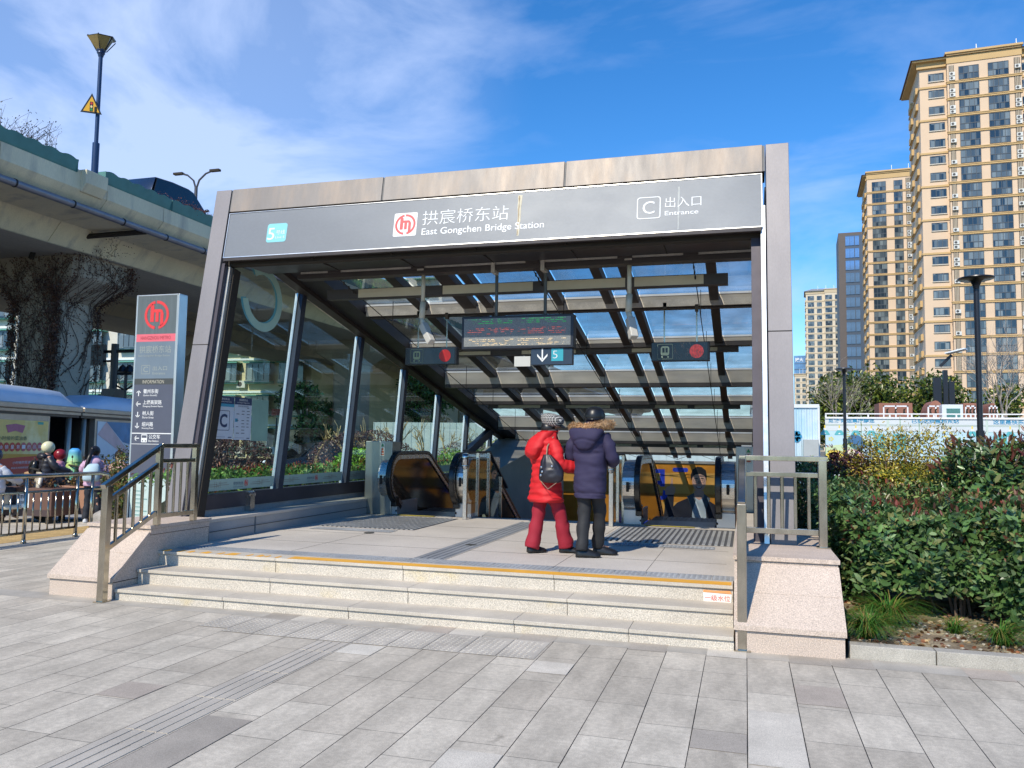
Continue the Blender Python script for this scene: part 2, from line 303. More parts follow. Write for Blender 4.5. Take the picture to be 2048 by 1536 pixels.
# ---------------- ground, paving, pit ----------------
def sheets(name, rects, z, m, kind='structure'):
    b = MB()
    for x0, x1, y0, y1 in rects: b.quad((x0, y0, z), (x1, y0, z), (x1, y1, z), (x0, y1, z))
    return tag(b.build(name, m), kind=kind)
PX0, PX1, PY0, PY1 = -6.35, .15, 12.95, 24.2
def around(X0, X1, Y0, Y1): return [(X0, PX0, Y0, Y1), (PX1, X1, Y0, Y1), (PX0, PX1, Y0, PY0), (PX0, PX1, PY1, Y1)]
sheets('ground', around(-1500, 1500, -300, 2500), -.012, mat('ground_soil', (.16, .15, .12), .95, 0, .25, .4, .2, 40))
def tilemat(name, c1, c2, w, hgt, tint, mortar=.0026, ang=0, off=.5, wear=.13):
    m = bpy.data.materials.new(name); m.use_nodes = True; t = m.node_tree; n = t.nodes; l = t.links; b = n['Principled BSDF']
    tx = n.new('ShaderNodeTexCoord'); sp = n.new('ShaderNodeSeparateXYZ'); l.new(tx.outputs['Object'], sp.inputs[0]); cb = n.new('ShaderNodeCombineXYZ')
    l.new(sp.outputs['Y'], cb.inputs[0]); l.new(sp.outputs['X'], cb.inputs[1])
    src = cb.outputs[0]
    if ang:
        mq = n.new('ShaderNodeMapping'); mq.inputs['Rotation'].default_value = (0, 0, R(ang)); l.new(src, mq.inputs[0]); src = mq.outputs[0]
    br = n.new('ShaderNodeTexBrick'); l.new(src, br.inputs['Vector']); br.inputs['Scale'].default_value = 1; br.inputs['Brick Width'].default_value = w; br.inputs['Row Height'].default_value = hgt
    br.inputs['Mortar Size'].default_value = mortar; br.inputs['Mortar Smooth'].default_value = .3; br.offset = off; br.offset_frequency = 3; br.squash = 1.7; br.squash_frequency = 4
    br.inputs['Color1'].default_value = (*c1, 1); br.inputs['Color2'].default_value = (*c2, 1); br.inputs['Mortar'].default_value = (.11, .10, .085, 1)
    def noi(s, d=6, st=None):
        x = n.new('ShaderNodeTexNoise'); x.inputs['Scale'].default_value = s; x.inputs['Detail'].default_value = d; x.inputs['Roughness'].default_value = .62
        if st: q = n.new('ShaderNodeMapping'); q.inputs['Scale'].default_value = st; l.new(tx.outputs['Object'], q.inputs[0]); l.new(q.outputs[0], x.inputs['Vector'])
        else: l.new(tx.outputs['Object'], x.inputs['Vector'])
        return x.outputs[0]
    col = br.outputs['Color']
    for f_, a, lo, hi in ((noi(.55), wear, .35, .65), (noi(5, 8, (1, .35, 1)), .14, .4, .62), (noi(28, 5), .10, .4, .62), (noi(150, 2), .16, .35, .65)):
        mr = n.new('ShaderNodeMapRange'); mr.inputs[1].default_value = lo; mr.inputs[2].default_value = hi; mr.inputs[3].default_value = 1 - a; mr.inputs[4].default_value = 1 + a * .7; l.new(f_, mr.inputs[0])
        h = n.new('ShaderNodeHueSaturation'); l.new(mr.outputs[0], h.inputs['Value']); l.new(col, h.inputs['Color']); col = h.outputs[0]
    # open joints between the long rows
    mo = n.new('ShaderNodeMath'); mo.operation = 'PINGPONG'; mo.inputs[1].default_value = hgt / 2; l.new(sp.outputs['X'], mo.inputs[0])
    wj = n.new('ShaderNodeMapRange'); wj.inputs[3].default_value = .0012; wj.inputs[4].default_value = .0045; l.new(noi(1.3, 3), wj.inputs[0])
    lt = n.new('ShaderNodeMath'); lt.operation = 'LESS_THAN'; l.new(mo.outputs[0], lt.inputs[0]); l.new(wj.outputs[0], lt.inputs[1])
    jm = n.new('ShaderNodeMix'); jm.data_type = 'RGBA'; l.new(lt.outputs[0], jm.inputs[0]); l.new(col, jm.inputs[6]); jm.inputs[7].default_value = (.03, .028, .025, 1); col = jm.outputs[2]
    # dark smudges and gum spots
    mr = n.new('ShaderNodeMapRange'); mr.inputs[1].default_value = .66; mr.inputs[2].default_value = .74; mr.inputs[4].default_value = .55; l.new(noi(3.2, 5, (1, .6, 1)), mr.inputs[0])
    mm = n.new('ShaderNodeMix'); mm.data_type = 'RGBA'; l.new(mr.outputs[0], mm.inputs[0]); l.new(col, mm.inputs[6]); mm.inputs[7].default_value = (.16, .14, .11, 1)
    l.new(mm.outputs[2], b.inputs['Base Color']); b.inputs['Roughness'].default_value = .72; b.inputs['Specular IOR Level'].default_value = .35
    bp = n.new('ShaderNodeBump'); bp.inputs['Strength'].default_value = .35; bp.inputs['Distance'].default_value = .004
    inv = n.new('ShaderNodeMath'); inv.operation = 'MULTIPLY_ADD'; inv.inputs[1].default_value = -1.5; l.new(br.outputs['Fac'], inv.inputs[0]); l.new(noi(120, 3), inv.inputs[2]); l.new(inv.outputs[0], bp.inputs['Height']); l.new(bp.outputs[0], b.inputs['Normal'])
    return m
pave = tilemat('grey_granite_paving', (.61, .55, .455), (.50, .445, .365), .62, .31, 0)
sheets('paving', [(-16, 16, -6, 6.965), (-16, -7.0, 6.965, 9.6), (-16, -8.8, 9.6, 13.2)], .0, pave)
sheets('sidewalk', [(-20.5, -8.8, 13.2, 70), (-20.5, -16, -6, 13.2)], .0, mat('pale_sidewalk', (.30, .30, .30), .85, 0, .15, 1, .12, 90))
sheets('road', [(-45, -20.5, -40, 220)], .0, mat('asphalt', (.055, .056, .06), .85, 0, .2, .6, .3, 150))
sheets('planting_soil', [(.8, 30, 7.1, 28)], .075, mat('leaf_littered_soil', (.20, .15, .095), .95, 0, .35, 3, .35, 60, .8, 30, col2=(.36, .30, .19), c2s=4, c2w=(.48, .6)))
sheets('flower_bed_soil', [(-8.85, -7.08, 9.7, 30), (-10.9, -8.85, 14.5, 34)], .05, mat('dark_bed_soil', (.10, .075, .05), .95, 0, .3, 3, .3, 60))
sheets('yellow_tactile_strip', [(-11.75, -10.95, -6, 13.1)], .004, mat('ochre_tactile', (.50, .34, .14), .8, 0, .2, 4, .25, 30))
# kerb stones of the planting bed
b = MB()
for i in range(14):
    x0 = .78 + i * .62; b.box(x0, x0 + .612, 6.97, 7.10, -.01, .105)
kb = tag(b.build('kerb', mat('grey_kerb_granite', (.42, .39, .335), .75, 0, .2, 3, .3, 160, .3, 200), bev=.006), 'grey granite kerb edging the shrub bed right of the steps', 'kerb')
b = MB()
for i in range(6): b.box(-8.95, -8.85, 9.7 + i * .8, 10.49 + i * .8, -.01, .10)
tag(b.build('kerb', MATS['grey_kerb_granite']), 'stone kerb along the flower bed left of the glass wall', 'kerb')
# band of grey slabs and blister paving at the foot of the steps
def blister(name, rects, z, m, sx=.047, r_=.016, hh=.006):
    b = MB()
    for x0, x1, y0, y1 in rects: b.quad((x0, y0, z), (x1, y0, z), (x1, y1, z), (x0, y1, z))
    for x0, x1, y0, y1 in rects:
        nx = int((x1 - x0) / sx); ny = int((y1 - y0) / sx)
        for i in range(nx):
            for j in range(ny):
                cx_ = x0 + (i + .5) * sx; cy_ = y0 + (j + .5) * sx
                if random.random() < .06: continue
                a = [(cx_ + r_ * math.cos(k * 1.571), cy_ + r_ * math.sin(k * 1.571), z + .0005) for k in range(4)]; c_ = [(cx_ + .5 * r_ * math.cos(k * 1.571), cy_ + .5 * r_ * math.sin(k * 1.571), z + hh) for k in range(4)]
                b.add(a + c_, [(0, 1, 5, 4), (1, 2, 6, 5), (2, 3, 7, 6), (3, 0, 4, 7), (4, 5, 6, 7)])
    return tag(b.build(name, m), kind='structure')
bm_ = mat('worn_blister_stone', (.46, .42, .36), .7, 0, .2, 2, .25, 200)
blister('blister_paving', [(-4.66 + .31 * i, -4.66 + .31 * i + .303, 6.1 + (.0 if i else .1), 6.66) for i in range(10)], .004, bm_)
b = MB()
for y0, y1 in ((-6, 6.09),):
    y = y0
    while y < y1:
        e = min(y + .62, y1)
        for k in range(4): b.box(-3.40 + .075 * k, -3.40 + .075 * k + .058, y + .006, e - .006, .0, .004)
        y = e
tag(b.build('tactile_guide_path', mat('ribbed_guide_stone', (.48, .435, .37), .7, 0, .25, .9, .2, 200)), kind='structure')
random.seed(3)
tones = [(.36, .32, .27), (.60, .555, .475), (.42, .36, .30), (.40, .355, .30), (.58, .53, .45)]
for k in range(5):
    bb = MB()
    for i in range(46):
        x = .31 * random.randint(-16, 6); y = random.uniform(-1.2, 6.0) if i % 3 else 6.66
        if abs(x + 3.41) < .1: continue
        if i % 5 != k: continue
        y0 = y; y1 = min(y + random.choice((.3, .62, .9)), 6.08 if i % 3 else 6.95)
        bb.quad((x + .004, y0, .002 + .0002 * (i % 5)), (x + .306, y0, .002 + .0002 * (i % 5)), (x + .306, y1, .002 + .0002 * (i % 5)), (x + .004, y1, .002 + .0002 * (i % 5)))
    tag(bb.build('paving_slabs', mat('replaced_slab_%d' % k, tones[k], .75, 0, .15, 3, .25, 220)), kind='structure')
b = MB(); b.quad((-10, 6.7, .001), (14, 6.7, .001), (14, 6.965, .001), (-10, 6.965, .001))
tag(b.build('paving_edge_band', mat('band_slab', (.42, .385, .33), .75, 0, .2, 2.5, .2, 200)), kind='structure')

# ---------------- steps and platform ----------------
gran = mat('flamed_beige_granite', (.56, .505, .425), .8, 0, .12, 1.5, .34, 100, .45, 100, col2=(.56, .46, .27), c2s=1.1, c2w=(.6, .72))
gtop = mat('grey_granite_tread', (.52, .465, .385), .75, 0, .15, 2, .25, 180)
pink = mat('pink_granite', (.56, .455, .375), .75, 0, .12, 1.5, .32, 110, .35, 110)
pinkj = mat('pink_granite_edge', (.42, .34, .29), .75, 0, .15, 3, .2, 150)
dk = mat('dark_joint', (.03, .025, .02), .9, 0, 0)
st = thing('entrance_steps', 'three broad granite steps leading up to the station platform', 'steps', (-3.16, 6.9, 0))
def step(y, z0, z1, x0, x1, joints):
    b = MB(); b.box(x0, x1, y + .022, y + .40, z0, z1 - .034)
    s_ = b.build('riser', gran, st)
    b = MB(); e = [x0] + joints + [x1]
    for a, c_ in zip(e[:-1], e[1:]): b.box(a + .0015, c_ - .0015, y, y + .42, z1 - .032, z1)
    b.build('tread', gtop, st, bev=.004)
    b = MB()
    for a in joints: b.box(a - .002, a + .002, y + .019, y + .03, z0, z1 - .034)
    b.box(x0, x1, y + .012, y + .03, z1 - .0345, z1 - .0315)
    b.build('joint', dk, st)
step(6.88, -.01, .112, -6.18, -.10, [-4.9, -3.55, -1.95, -.95])
step(7.21, .05, .262, -6.2, -.11, [-4.6, -3.1, -1.55])
step(7.54, .2, .412, -6.25, -.115, [-4.75, -3.3, -1.75])
plat = mat('platform_granite', (.54, .49, .43), .7, 0, .14, .8, .22, 170)
b = MB(); b.box(-6.95, .62, 7.90, 12.95, -.01, .408); b.box(-6.95, PX0, 12.95, 24.6, -.01, .408); b.box(PX1, .62, 12.95, 24.6, -.01, .408); b.box(PX0, PX1, 24.2, 24.6, -.01, .408)
tag(b.build('platform_floor', plat), kind='structure')
b = MB()
for x in (-4.9, -3.42, -3.06, -1.87, -.95): b.box(x - .002, x + .002, 7.97, 12.6, .4085, .4095)
for y in (8.9, 9.95, 11.3): b.box(-6.2, -.2, y - .002, y + .002, .4085, .4096)
tag(b.build('floor_joints', dk), kind='structure')
blister('blister_band', [(-6.2 + .31 * i, -6.2 + .31 * i + .305, 7.80, 8.08) for i in range(20)], .4125, mat('grey_blister', (.30, .31, .32), .7, 0, .2, 2, .2, 200), .05, .018, .006)
blister('blister_band', [(-5.9 + .31 * i, -5.9 + .31 * i + .305, 10.2, 10.48) for i in range(4)] + [(-1.6 + .31 * i, -1.6 + .31 * i + .305, 10.05, 10.32) for i in range(4)], .4125, MATS['grey_blister'], .05, .018, .006)
b = MB()
for k in range(4): b.box(-3.39 + .075 * k, -3.39 + .075 * k + .05, 8.1, 12.3, .40, .415)
b.quad((-3.42, 8.09, .4105), (-3.08, 8.09, .4105), (-3.08, 12.4, .4105), (-3.42, 12.4, .4105))
tag(b.build('platform_guide_path', mat('dark_guide_stone', (.25, .26, .27), .7, 0, .2, 1.2, .2, 200)), kind='structure')
def grille(x0, x1, y0, y1, lab):
    t = thing('drainage_mat', lab, 'mat', ((x0 + x1) / 2, y0, .41))
    b = MB(); b.quad((x0, y0, .4122), (x1, y0, .4122), (x1, y1, .4122), (x0, y1, .4122)); b.build('backing', mat('mat_dark', (.11, .11, .115), .6, .2, .1, 4), t)
    b = MB(); n_ = int((x1 - x0) / .075)
    for i in range(n_):
        for j in range(int((y1 - y0) / .3)): b.box(x0 + i * .075 + .012, x0 + i * .075 + .052, y0 + j * .3 + .006, y0 + j * .3 + .294, .412, .4195)
    b.build('slats', mat('mat_slat', (.42, .42, .41), .5, .3, .2, 2), t)
grille(-5.98, -4.48, 10.6, 12.45, 'dark slatted metal mat in front of the left escalator')
grille(-1.82, -.16, 10.45, 12.4, 'dark slatted metal mat in front of the right escalator')
yel = mat('orange_edge_paint', (.80, .40, .045), .6, 0, .12, 6, .1, 90)
b = MB(); b.quad((-4.62, 7.548, .4128), (-.13, 7.548, .4128), (-.13, 7.73, .4128), (-4.62, 7.72, .4128))
random.seed(12); x = -6.2
while x < -4.7:
    w_ = random.uniform(.04, .16); o_ = random.uniform(0, .02); b.quad((x, 7.55 + o_, .4128), (x + w_, 7.548, .4128), (x + w_ * .9, 7.70 - 3 * o_, .4128), (x + w_ * .1, 7.71, .4128)); x += w_ + random.uniform(.02, .14)
tag(b.build('edge_line', yel), 'worn orange line painted along the top step edge', 'painted line')
M_ = frame((-.34, 7.553, .25), (1, 0, 0), (0, 0, 1))
wl = thing('water_level_label', 'small white sticker with red characters on the top riser at right', 'sticker', (-.34, 7.55, .25))
flat([[(-.03, .0), (.21, -.005), (.215, .085), (-.035, .09)]], M_, mat('sticker_white', (.8, .78, .72), .6, 0, .05), wl, 'sheet', .006)
flat([[(-.036, .092), (.214, .088), (.2, .116), (.06, .108), (-.03, .114)]], M_, mat('sticker_orange', (.75, .33, .12), .6, 0, .05), wl, 'orange_band', .006)
text('一级水位', (-.02, .02, .2, .07), M_, mat('sign_red', (.6, .03, .03), .5, 0, 0), wl, 'lettering', .0075)
for x, y in ((-4.9, 10.05), (-3.2, 9.35)):
    b = MB(); b.lathe((x, y, .4125), [(.07, 0), (.07, .004)], 16); tag(b.build('floor_drain', mat('drain_dark', (.09, .08, .06), .5, .5, .1)), 'small round drain cover %s' % ('in the left floor before the slatted mat' if x < -4 else 'set in the dark guide path'), 'drain cover')

# podiums and ramps each side of the steps
def podium(x0, x1, yb, lab, sgn):
    t = thing('stair_cheek_wall', lab, 'stone wall', ((x0 + x1) / 2, 6.9, 0))
    b = MB(); b.prism([(6.9, -.01), (6.9, .175), (7.40, .60), (yb, .60), (yb, -.01)], x0 + .012, x1 - .012, 'x'); b.build('base', pink, t)
    b = MB()
    def slab(a, c_): # along the ramp
        (ya, za), (yb_, zb_) = a, c_; b.prism([(ya, za), (yb_, zb_), (yb_, zb_ + .042), (ya, za + .042)], x0, x1, 'x')
    slab((6.875, .172), (7.135, .39)); slab((7.139, .394), (7.385, .60)); b.build('ramp_slab', pink, t)
    b = MB(); b.box(x0 + .004, x1 - .004, 7.405, yb, .602, .66); b.build('plinth', pink, t)
    b = MB(); n_ = 3; e = [7.385, 7.66, 8.35, yb + .02]
    for a, c_ in zip(e[:-1], e[1:]): b.box(x0 - .012, x1 + .012, a + .0015, c_ - .0015, .664, .702)
    b.build('coping', pink, t, bev=.003)
    b = MB(); b.box(x0 + .006, x1 - .006, 7.41, yb - .01, .596, .604); b.box(x0 + .006, x1 - .006, 7.41, yb - .01, .658, .666)
    b.box(x0 + .008, x1 - .008, 6.895, 7.3, .165, .172); b.build('joint', dk, t)
    return t
podium(-7.03, -6.20, 8.40, 'pink granite sloping cheek wall at the left end of the steps', 1)
podium(-.10, .75, 9.4, 'pink granite sloping cheek wall at the right end of the steps', 1)
# low granite curbs inside the walls
def curb(xi, xo, lab, flip):
    t = thing('granite_curb', lab, 'stone curb', ((xi + xo) / 2, 8.42, .41)); a, c_ = min(xi, xo), max(xi, xo)
    e = [8.44, 9.42, 13.15] if not flip else [9.42, 11.2, 13.15]
    b = MB()
    for i, (p, q) in enumerate(zip(e[:-1], e[1:])): b.box(a + .01, c_ - .01, p + .02, q - .02, .405, .632)
    b.build('body', mat('blue_grey_granite', (.34, .345, .35), .7, 0, .1, 2, .35, 150), t)
    b = MB()
    for p, q in zip(e[:-1], e[1:]): b.box(a, c_, p, q - .004, .634, .672)
    b.build('coping', plat, t, bev=.003)
    b = MB(); s_ = xi + (.009 if xi > xo else -.009)
    b.box(min(s_, s_ - .004), max(s_, s_ - .004) + .002, 8.45 if not flip else 9.43, 13.14, .518, .524); b.build('joint', dk, t)
curb(-6.24, -6.62, 'grey granite curb at the foot of the left glass wall', False)
curb(-.12, .24, 'grey granite curb at the foot of the right glass wall', True)
# pit with stairs
conc = mat('concrete_wall', (.40, .38, .34), .85, 0, .15, 1, .15, 60)
b = MB(); b.box(PX0 - .3, PX0, 12.6, 24.6, -4.6, -.02); b.box(PX1, PX1 + .3, 12.6, 24.6, -4.6, -.02); b.box(PX0, PX1, 12.65, 12.949, -4.6, -.02); b.box(PX0 - .3, PX1 + .3, PY1, PY1 + .3, -4.6, -.02); b.box(PX0, PX1, 12.95, 24.2, -4.62, -4.5)
tag(b.build('stairwell_walls', mat('stairwell_stone', (.30, .28, .26), .6, 0, .1, 1)), 'stone lined shaft holding the escalators below the roof', 'stairwell')
b = MB()
for i in range(28): b.box(-4.2, -1.95, 12.95 + .3 * i, 13.26 + .3 * i, .41 - .165 * (i + 1) - .3, .41 - .165 * (i + 1) if i < 27 else -4.2)
tag(b.build('descending_stairs', MATS['stairwell_stone']), 'stone stairs going down between the two escalators', 'stairs')
b = MB(); b.box(-6.6, .35, 24.2, 24.5, .41, 1.13); b.box(-6.6, .35, 24.12, 24.55, 1.13, 1.2)
tag(b.build('end_wall', conc), 'low concrete wall closing the far end of the stairwell', 'wall')
# ---------------- canopy ----------------
KS = .1706; SQ = math.sqrt(1 + KS * KS); UP = Vector((0, KS / SQ, 1 / SQ)); NRM = Vector((0, -1 / SQ, KS / SQ))
def fp(x, s, o=0.): return Vector((x, 8.37, .7)) + UP * s + NRM * o   # point of the leaning front plane, s along it, o outwards
def fpz(x, z, o=0.): return fp(x, (z - .7) * SQ, o)
clad = mat('champagne_aluminium', (.225, .21, .215), .5, .25, .10, 1.2, .05, 60, stretch=(1.5, 1.5, .5))
cladw = mat('streaked_aluminium', (.205, .185, .17), .5, .2, .12, 1.5, .05, 60, stretch=(3, 3, .5), col2=(.28, .225, .18), c2s=1.2, c2w=(.45, .7))
dsteel = mat('dark_steel', (.042, .040, .048), .5, .3, .15, 2)
dbrown = mat('dark_brown_paint', (.060, .050, .048), .5, .2, .2, 2)
navy = mat('dark_blue_steel', (.05, .06, .09), .4, .4, .2, 3, stretch=(1, 1, .3))
silver = mat('silver_trim', (.75, .74, .70), .3, .8, .08, 3)
SA, SB = 4.5, -.205
def rz(y): return SA + SB * (y - 9.1)
cn = thing('station_canopy', 'leaning grey metal and glass canopy over the metro entrance', 'canopy', (-3.17, 8.4, .4))
def slabf(b, x0, x1, s0, s1, o0, o1):
    P = [fp(x, s, o) for s in (s0, s1) for x, o in ((x0, o0), (x1, o0), (x1, o1), (x0, o1))]
    b.add(P, [(0, 3, 2, 1), (4, 5, 6, 7), (0, 1, 5, 4), (1, 2, 6, 5), (2, 3, 7, 6), (3, 0, 4, 7)])
ST = (4.98 - .7) * SQ; SJ = (2.85 - .7) * SQ; SBm = (4.66 - .7) * SQ
for x0, x1 in ((-6.82, -6.59), (.234, .474)):
    b = MB(); slabf(b, x0, x1, 0, SJ - .004, 0, -.30); slabf(b, x0, x1, SJ + .004, ST, 0, -.30)
    c_ = b.build('column_cladding', clad, cn, bev=.004)
    b = MB(); slabf(b, x0 + .006, x1 - .006, 0, ST - .01, -.006, -.29); b.build('column_core', dk, cn)
b = MB(); b.k = 0
e = [-6.575, -4.36, -2.02, .21]
for a, c_ in zip(e[:-1], e[1:]): slabf(b, a + .012, c_ - .012, SBm, ST, 0, -.3)
b.build('top_beam', cladw, cn, bev=.003)
b = MB(); slabf(b, -6.58, .225, SBm + .01, ST - .006, -.012, -.29); b.build('beam_core', mat('gap_grey', (.12, .12, .12), .6, .3, .1), cn)
b = MB(); slabf(b, -6.56, .20, 3.30, SBm + .006, -.12, -.2); b.build('sign_backing', dk, cn)
plumr = mat('plum_return', (.06, .052, .066), .5, .3, .15, 3)
b = MB(); slabf(b, -6.589, -6.54, 0, 3.3, -.03, -.30); b.build('column_return', plumr, cn)
b = MB(); slabf(b, -6.54, -6.505, 0, 3.28, -.10, -.30); b.build('edge_trim', silver, cn, bev=.003)
b = MB(); slabf(b, -6.505, -6.48, 0, 3.28, -.16, -.30); b.build('edge_seal', dk, cn)
b = MB(); slabf(b, .074, .233, 0, 3.3, -.14, -.26); b.build('column_return', plumr, cn)
b = MB(); slabf(b, .172, .222, 0, 3.62, -.01, -.07); b.build('edge_trim', silver, cn, bev=.003)
# sign board
sb = MB(); slabf(sb, -6.54, .183, (4.015 - .7) * SQ, (4.622 - .7) * SQ, .012, -.09)
def signmat():
    m = mat('sign_panel', (.165, .18, .20), .5, .15, .10, .7, .03, 40, stretch=(.6, 1, 1))
    return m
sb = sb.build('sign_board', signmat(), cn)
b = MB(); s0, s1 = (4.015 - .7) * SQ, (4.622 - .7) * SQ
for a in ((-6.548, .191, s0 - .010, s0), (-6.548, .191, s1, s1 + .006), (-6.548, -6.54, s0, s1), (.183, .191, s0, s1)): slabf(b, a[0], a[1], a[2], a[3], .02, -.09)
b.build('sign_edge', silver, sb)
PM = frame(fp(0, 0, .012), (1, 0, 0), UP)
wht = mat('sign_white', (.75, .76, .76), .5, 0, .03); teal = mat('line_teal', (.20, .55, .60), .5, 0, .05); redl = mat('logo_red', (.72, .05, .055), .45, 0, .05)
flat([rrect(-5.94, 3.535, -5.65, 3.795, .035)], PM, teal, sb, 'line_badge', .002)
text('5', (-5.925, 3.57, -5.825, 3.735), PM, wht, sb, 'lettering', .004)
text('号线', (-5.805, 3.64, -5.675, 3.70), PM, wht, sb, 'lettering', .004); text('Line 5', (-5.805, 3.585, -5.675, 3.615), PM, wht, sb, 'lettering', .004)
flat([rrect(-4.152, 3.505, -3.845, 3.815, .02)], PM, mat('logo_white', (.72, .70, .68), .5, 0, .03), sb, 'logo_plate', .002)
flat(metro_logo((-3.998, 3.66), .135), PM, redl, sb, 'logo', .004)
text('拱宸桥东站', (-3.775, 3.635, -2.68, 3.822), PM, wht, sb, 'lettering', .003, bold=-.008)
text('East Gongchen Bridge Station', (-3.772, 3.478, -2.237, 3.592), PM, wht, sb, 'lettering', .003, bold=.008)
o_ = rrect(-1.162, 3.532, -.898, 3.798, .03, 5); i_ = rrect(-1.152, 3.542, -.908, 3.788, .025, 5)
flat([[o_[i], o_[(i + 1) % len(o_)], i_[(i + 1) % len(i_)], i_[i]] for i in range(len(o_))], PM, wht, sb, 'badge_outline', .003)
text('C', (-1.098, 3.592, -.965, 3.745), PM, wht, sb, 'lettering', .003); text('出入口', (-.848, 3.652, -.452, 3.778), PM, wht, sb, 'lettering', .003, bold=-.006)
text('Entrance', (-.85, 3.558, -.483, 3.612), PM, wht, sb, 'lettering', .003, bold=.01)
stain = mat('lime_stain', (.60, .54, .40), .7, 0, .3, 6); rng2 = random.Random(4)
def streak(x, s0, s1, w, nm='stain'):
    P = []; k = 14
    L_ = [(x + rng2.uniform(-.004, .004) - w / 2 * (1 - .5 * i / k), s1 + (s0 - s1) * i / k) for i in range(k + 1)]; Rr = [(x + rng2.uniform(-.004, .004) + w / 2 * (1 - .5 * i / k), s1 + (s0 - s1) * i / k) for i in range(k + 1)]
    return [[L_[i], Rr[i], Rr[i + 1], L_[i + 1]] for i in range(k)]
flat(streak(-2.548, 3.42, 3.94, .05), PM, stain, sb, 'stain', .0015)
flat(streak(-2.556, 3.43, 3.93, .016), PM, mat('rust_stain', (.34, .25, .14), .7, 0, .3, 6), sb, 'stain', .0022)
flat(streak(-.70, 3.38, 3.90, .02), PM, mat('pale_stain', (.45, .46, .44), .7, 0, .2, 6), sb, 'stain', .0014)
b = MB()
# soffit behind the sign
b.add([(-6.5, 8.93, 3.985), (.19, 8.93, 3.985), (.19, 9.75, 3.965), (-6.4, 9.75, 3.965), (-6.5, 8.93, 4.0), (.19, 8.93, 4.0), (.19, 9.75, 4.25), (-6.4, 9.75, 4.25)], [(0, 3, 2, 1), (0, 1, 5, 4), (3, 0, 4, 7), (1, 2, 6, 5), (2, 3, 7, 6)])
b.build('soffit', mat('soffit_plum', (.065, .06, .065), .4, .5, .1, 1), cn)
for x in (-5.3, -4.2, -3.1, -2.0, -.9): b = MB(); b.box(x, x + .008, 8.98, 9.74, 3.958, 3.99); b.build('soffit_joint', dk, cn)
b = MB(); b.box(-6.53, .18, 8.90, 8.945, 3.965, 4.0); b.build('soffit_lip', dbrown, cn)
# roof
galv = mat('galvanised_channel', (.52, .48, .42), .55, .3, .2, 5, .1, 60)
b = MB(); b.box(-5.95, .1, 9.84, 10.0, 3.96, 4.12); b.build('front_channel', galv, cn)
b = MB(); b.box(-6.0, .15, 9.84, 10.02, 3.89, 3.957); b.box(-6.0, .15, 10.02, 10.3, 4.1, 4.25); b.build('front_beam', dbrown, cn)
RX = [(-5.07, -4.91), (-4.30, -4.08), (-3.93, -3.80), (-2.78, -2.66), (-2.03, -1.90), (-1.64, -1.52), (-.49, -.36)]
for a, c_ in RX:
    b = MB(); y0, y1 = 9.7, 24.1; b.prism([(y0, rz(y0) - .14), (y1, rz(y1) - .14), (y1, rz(y1) - .012), (y0, rz(y0) - .012)], a, c_, 'x'); b.build('rafter', dbrown, cn)
beige = mat('beige_riser', (.50, .45, .38), .55, .15, .12, 2, .05, 60, stretch=(.5, 1, 3)); beigel = mat('cream_tube', (.60, .53, .38), .5, 0, .08, 2)
PUR = [(12.07, .10, 1), (13.95, .09, 2), (15.83, .26, 0), (17.74, .12, 2), (19.67, .27, 0), (21.3, .24, 2), (22.9, .22, 0)]
for y, hgt, kind in PUR:
    z = rz(y)
    b = MB(); b.box(-6.04, .2, y - .05, y + .05, z - hgt, z - .012); b.build('purlin', beige, cn)
    b = MB(); b.box(-6.04, .2, y - .062, y - .02, z - .022, z + .008); b.build('gutter_trim', mat('white_trim', (.95, .95, .93), .4, 0, .0), cn)
    b = MB(); b.box(-6.04, .2, y - .045, y + .2, z - hgt - .075, z - hgt - .002)
    if kind == 1: b.box(-6.0, .2, y + .05, y + .2, z - hgt - .10, z - hgt - .05)
    b.build('purlin_flange', dbrown, cn)
    if kind == 1:
        b = MB(); b.box(-6.0, .2, y - .09, y - .052, z - .19, z - .085); b.build('channel', galv, cn)
    if kind == 2:
        b = MB(); b.box(-5.75, -.1, y + .1, y + .26, z - hgt - .16, z - hgt - .075); b.build('light_trough', dbrown, cn)
        for x0, x1 in ((-5.5, -4.5), (-3.9, -2.9), (-1.9, -1.2), (-1.05, -.45)):
            b = MB(); b.box(x0, x1, y + .092, y + .1, z - hgt - .15, z - hgt - .085); b.build('light_tube', beigel, cn)
b = MB(); b.box(-5.85, -.2, 10.42, 10.56, 3.70, 3.84); b.build('light_trough', dbrown, cn)
for x0, x1 in ((-5.35, -4.35), (-4.05, -2.75), (-2.55, -1.5), (-1.38, -.5)):
    b = MB(); b.box(x0, x1, 10.412, 10.42, 3.71, 3.83); b.build('light_tube', beigel, cn)
for x in (-5.42, -4.18, -2.6, -1.42, -.62): 
    b = MB(); b.box(x - .09, x + .09, 9.80, 9.83, 3.95, 4.08); b.beam((x - .25, 9.79, 4.1), (x - .05, 9.79, 4.0), .02, .02); b.build('beam_clamp', dbrown, cn)
roofg = glass('roof_glass', (.60, .64, .66), .35, .03, .48)
bays = [(-6.04, RX[0][0])] + [(RX[i][1], RX[i + 1][0]) for i in range(6)] + [(RX[6][1], .2)]
ys = [9.9] + [p[0] for p in PUR] + [24.1]
for a, c_ in bays:
    b = MB(); w_ = .006
    for y0, y1 in zip(ys[:-1], ys[1:]): b.add([(a, y0, rz(y0) + .02), (c_, y0, rz(y0) + .02), (c_, y1, rz(y1) + .02), (a, y1, rz(y1) + .02)], [(0, 1, 2, 3)])
    b.build('roof_pane', roofg, cn)
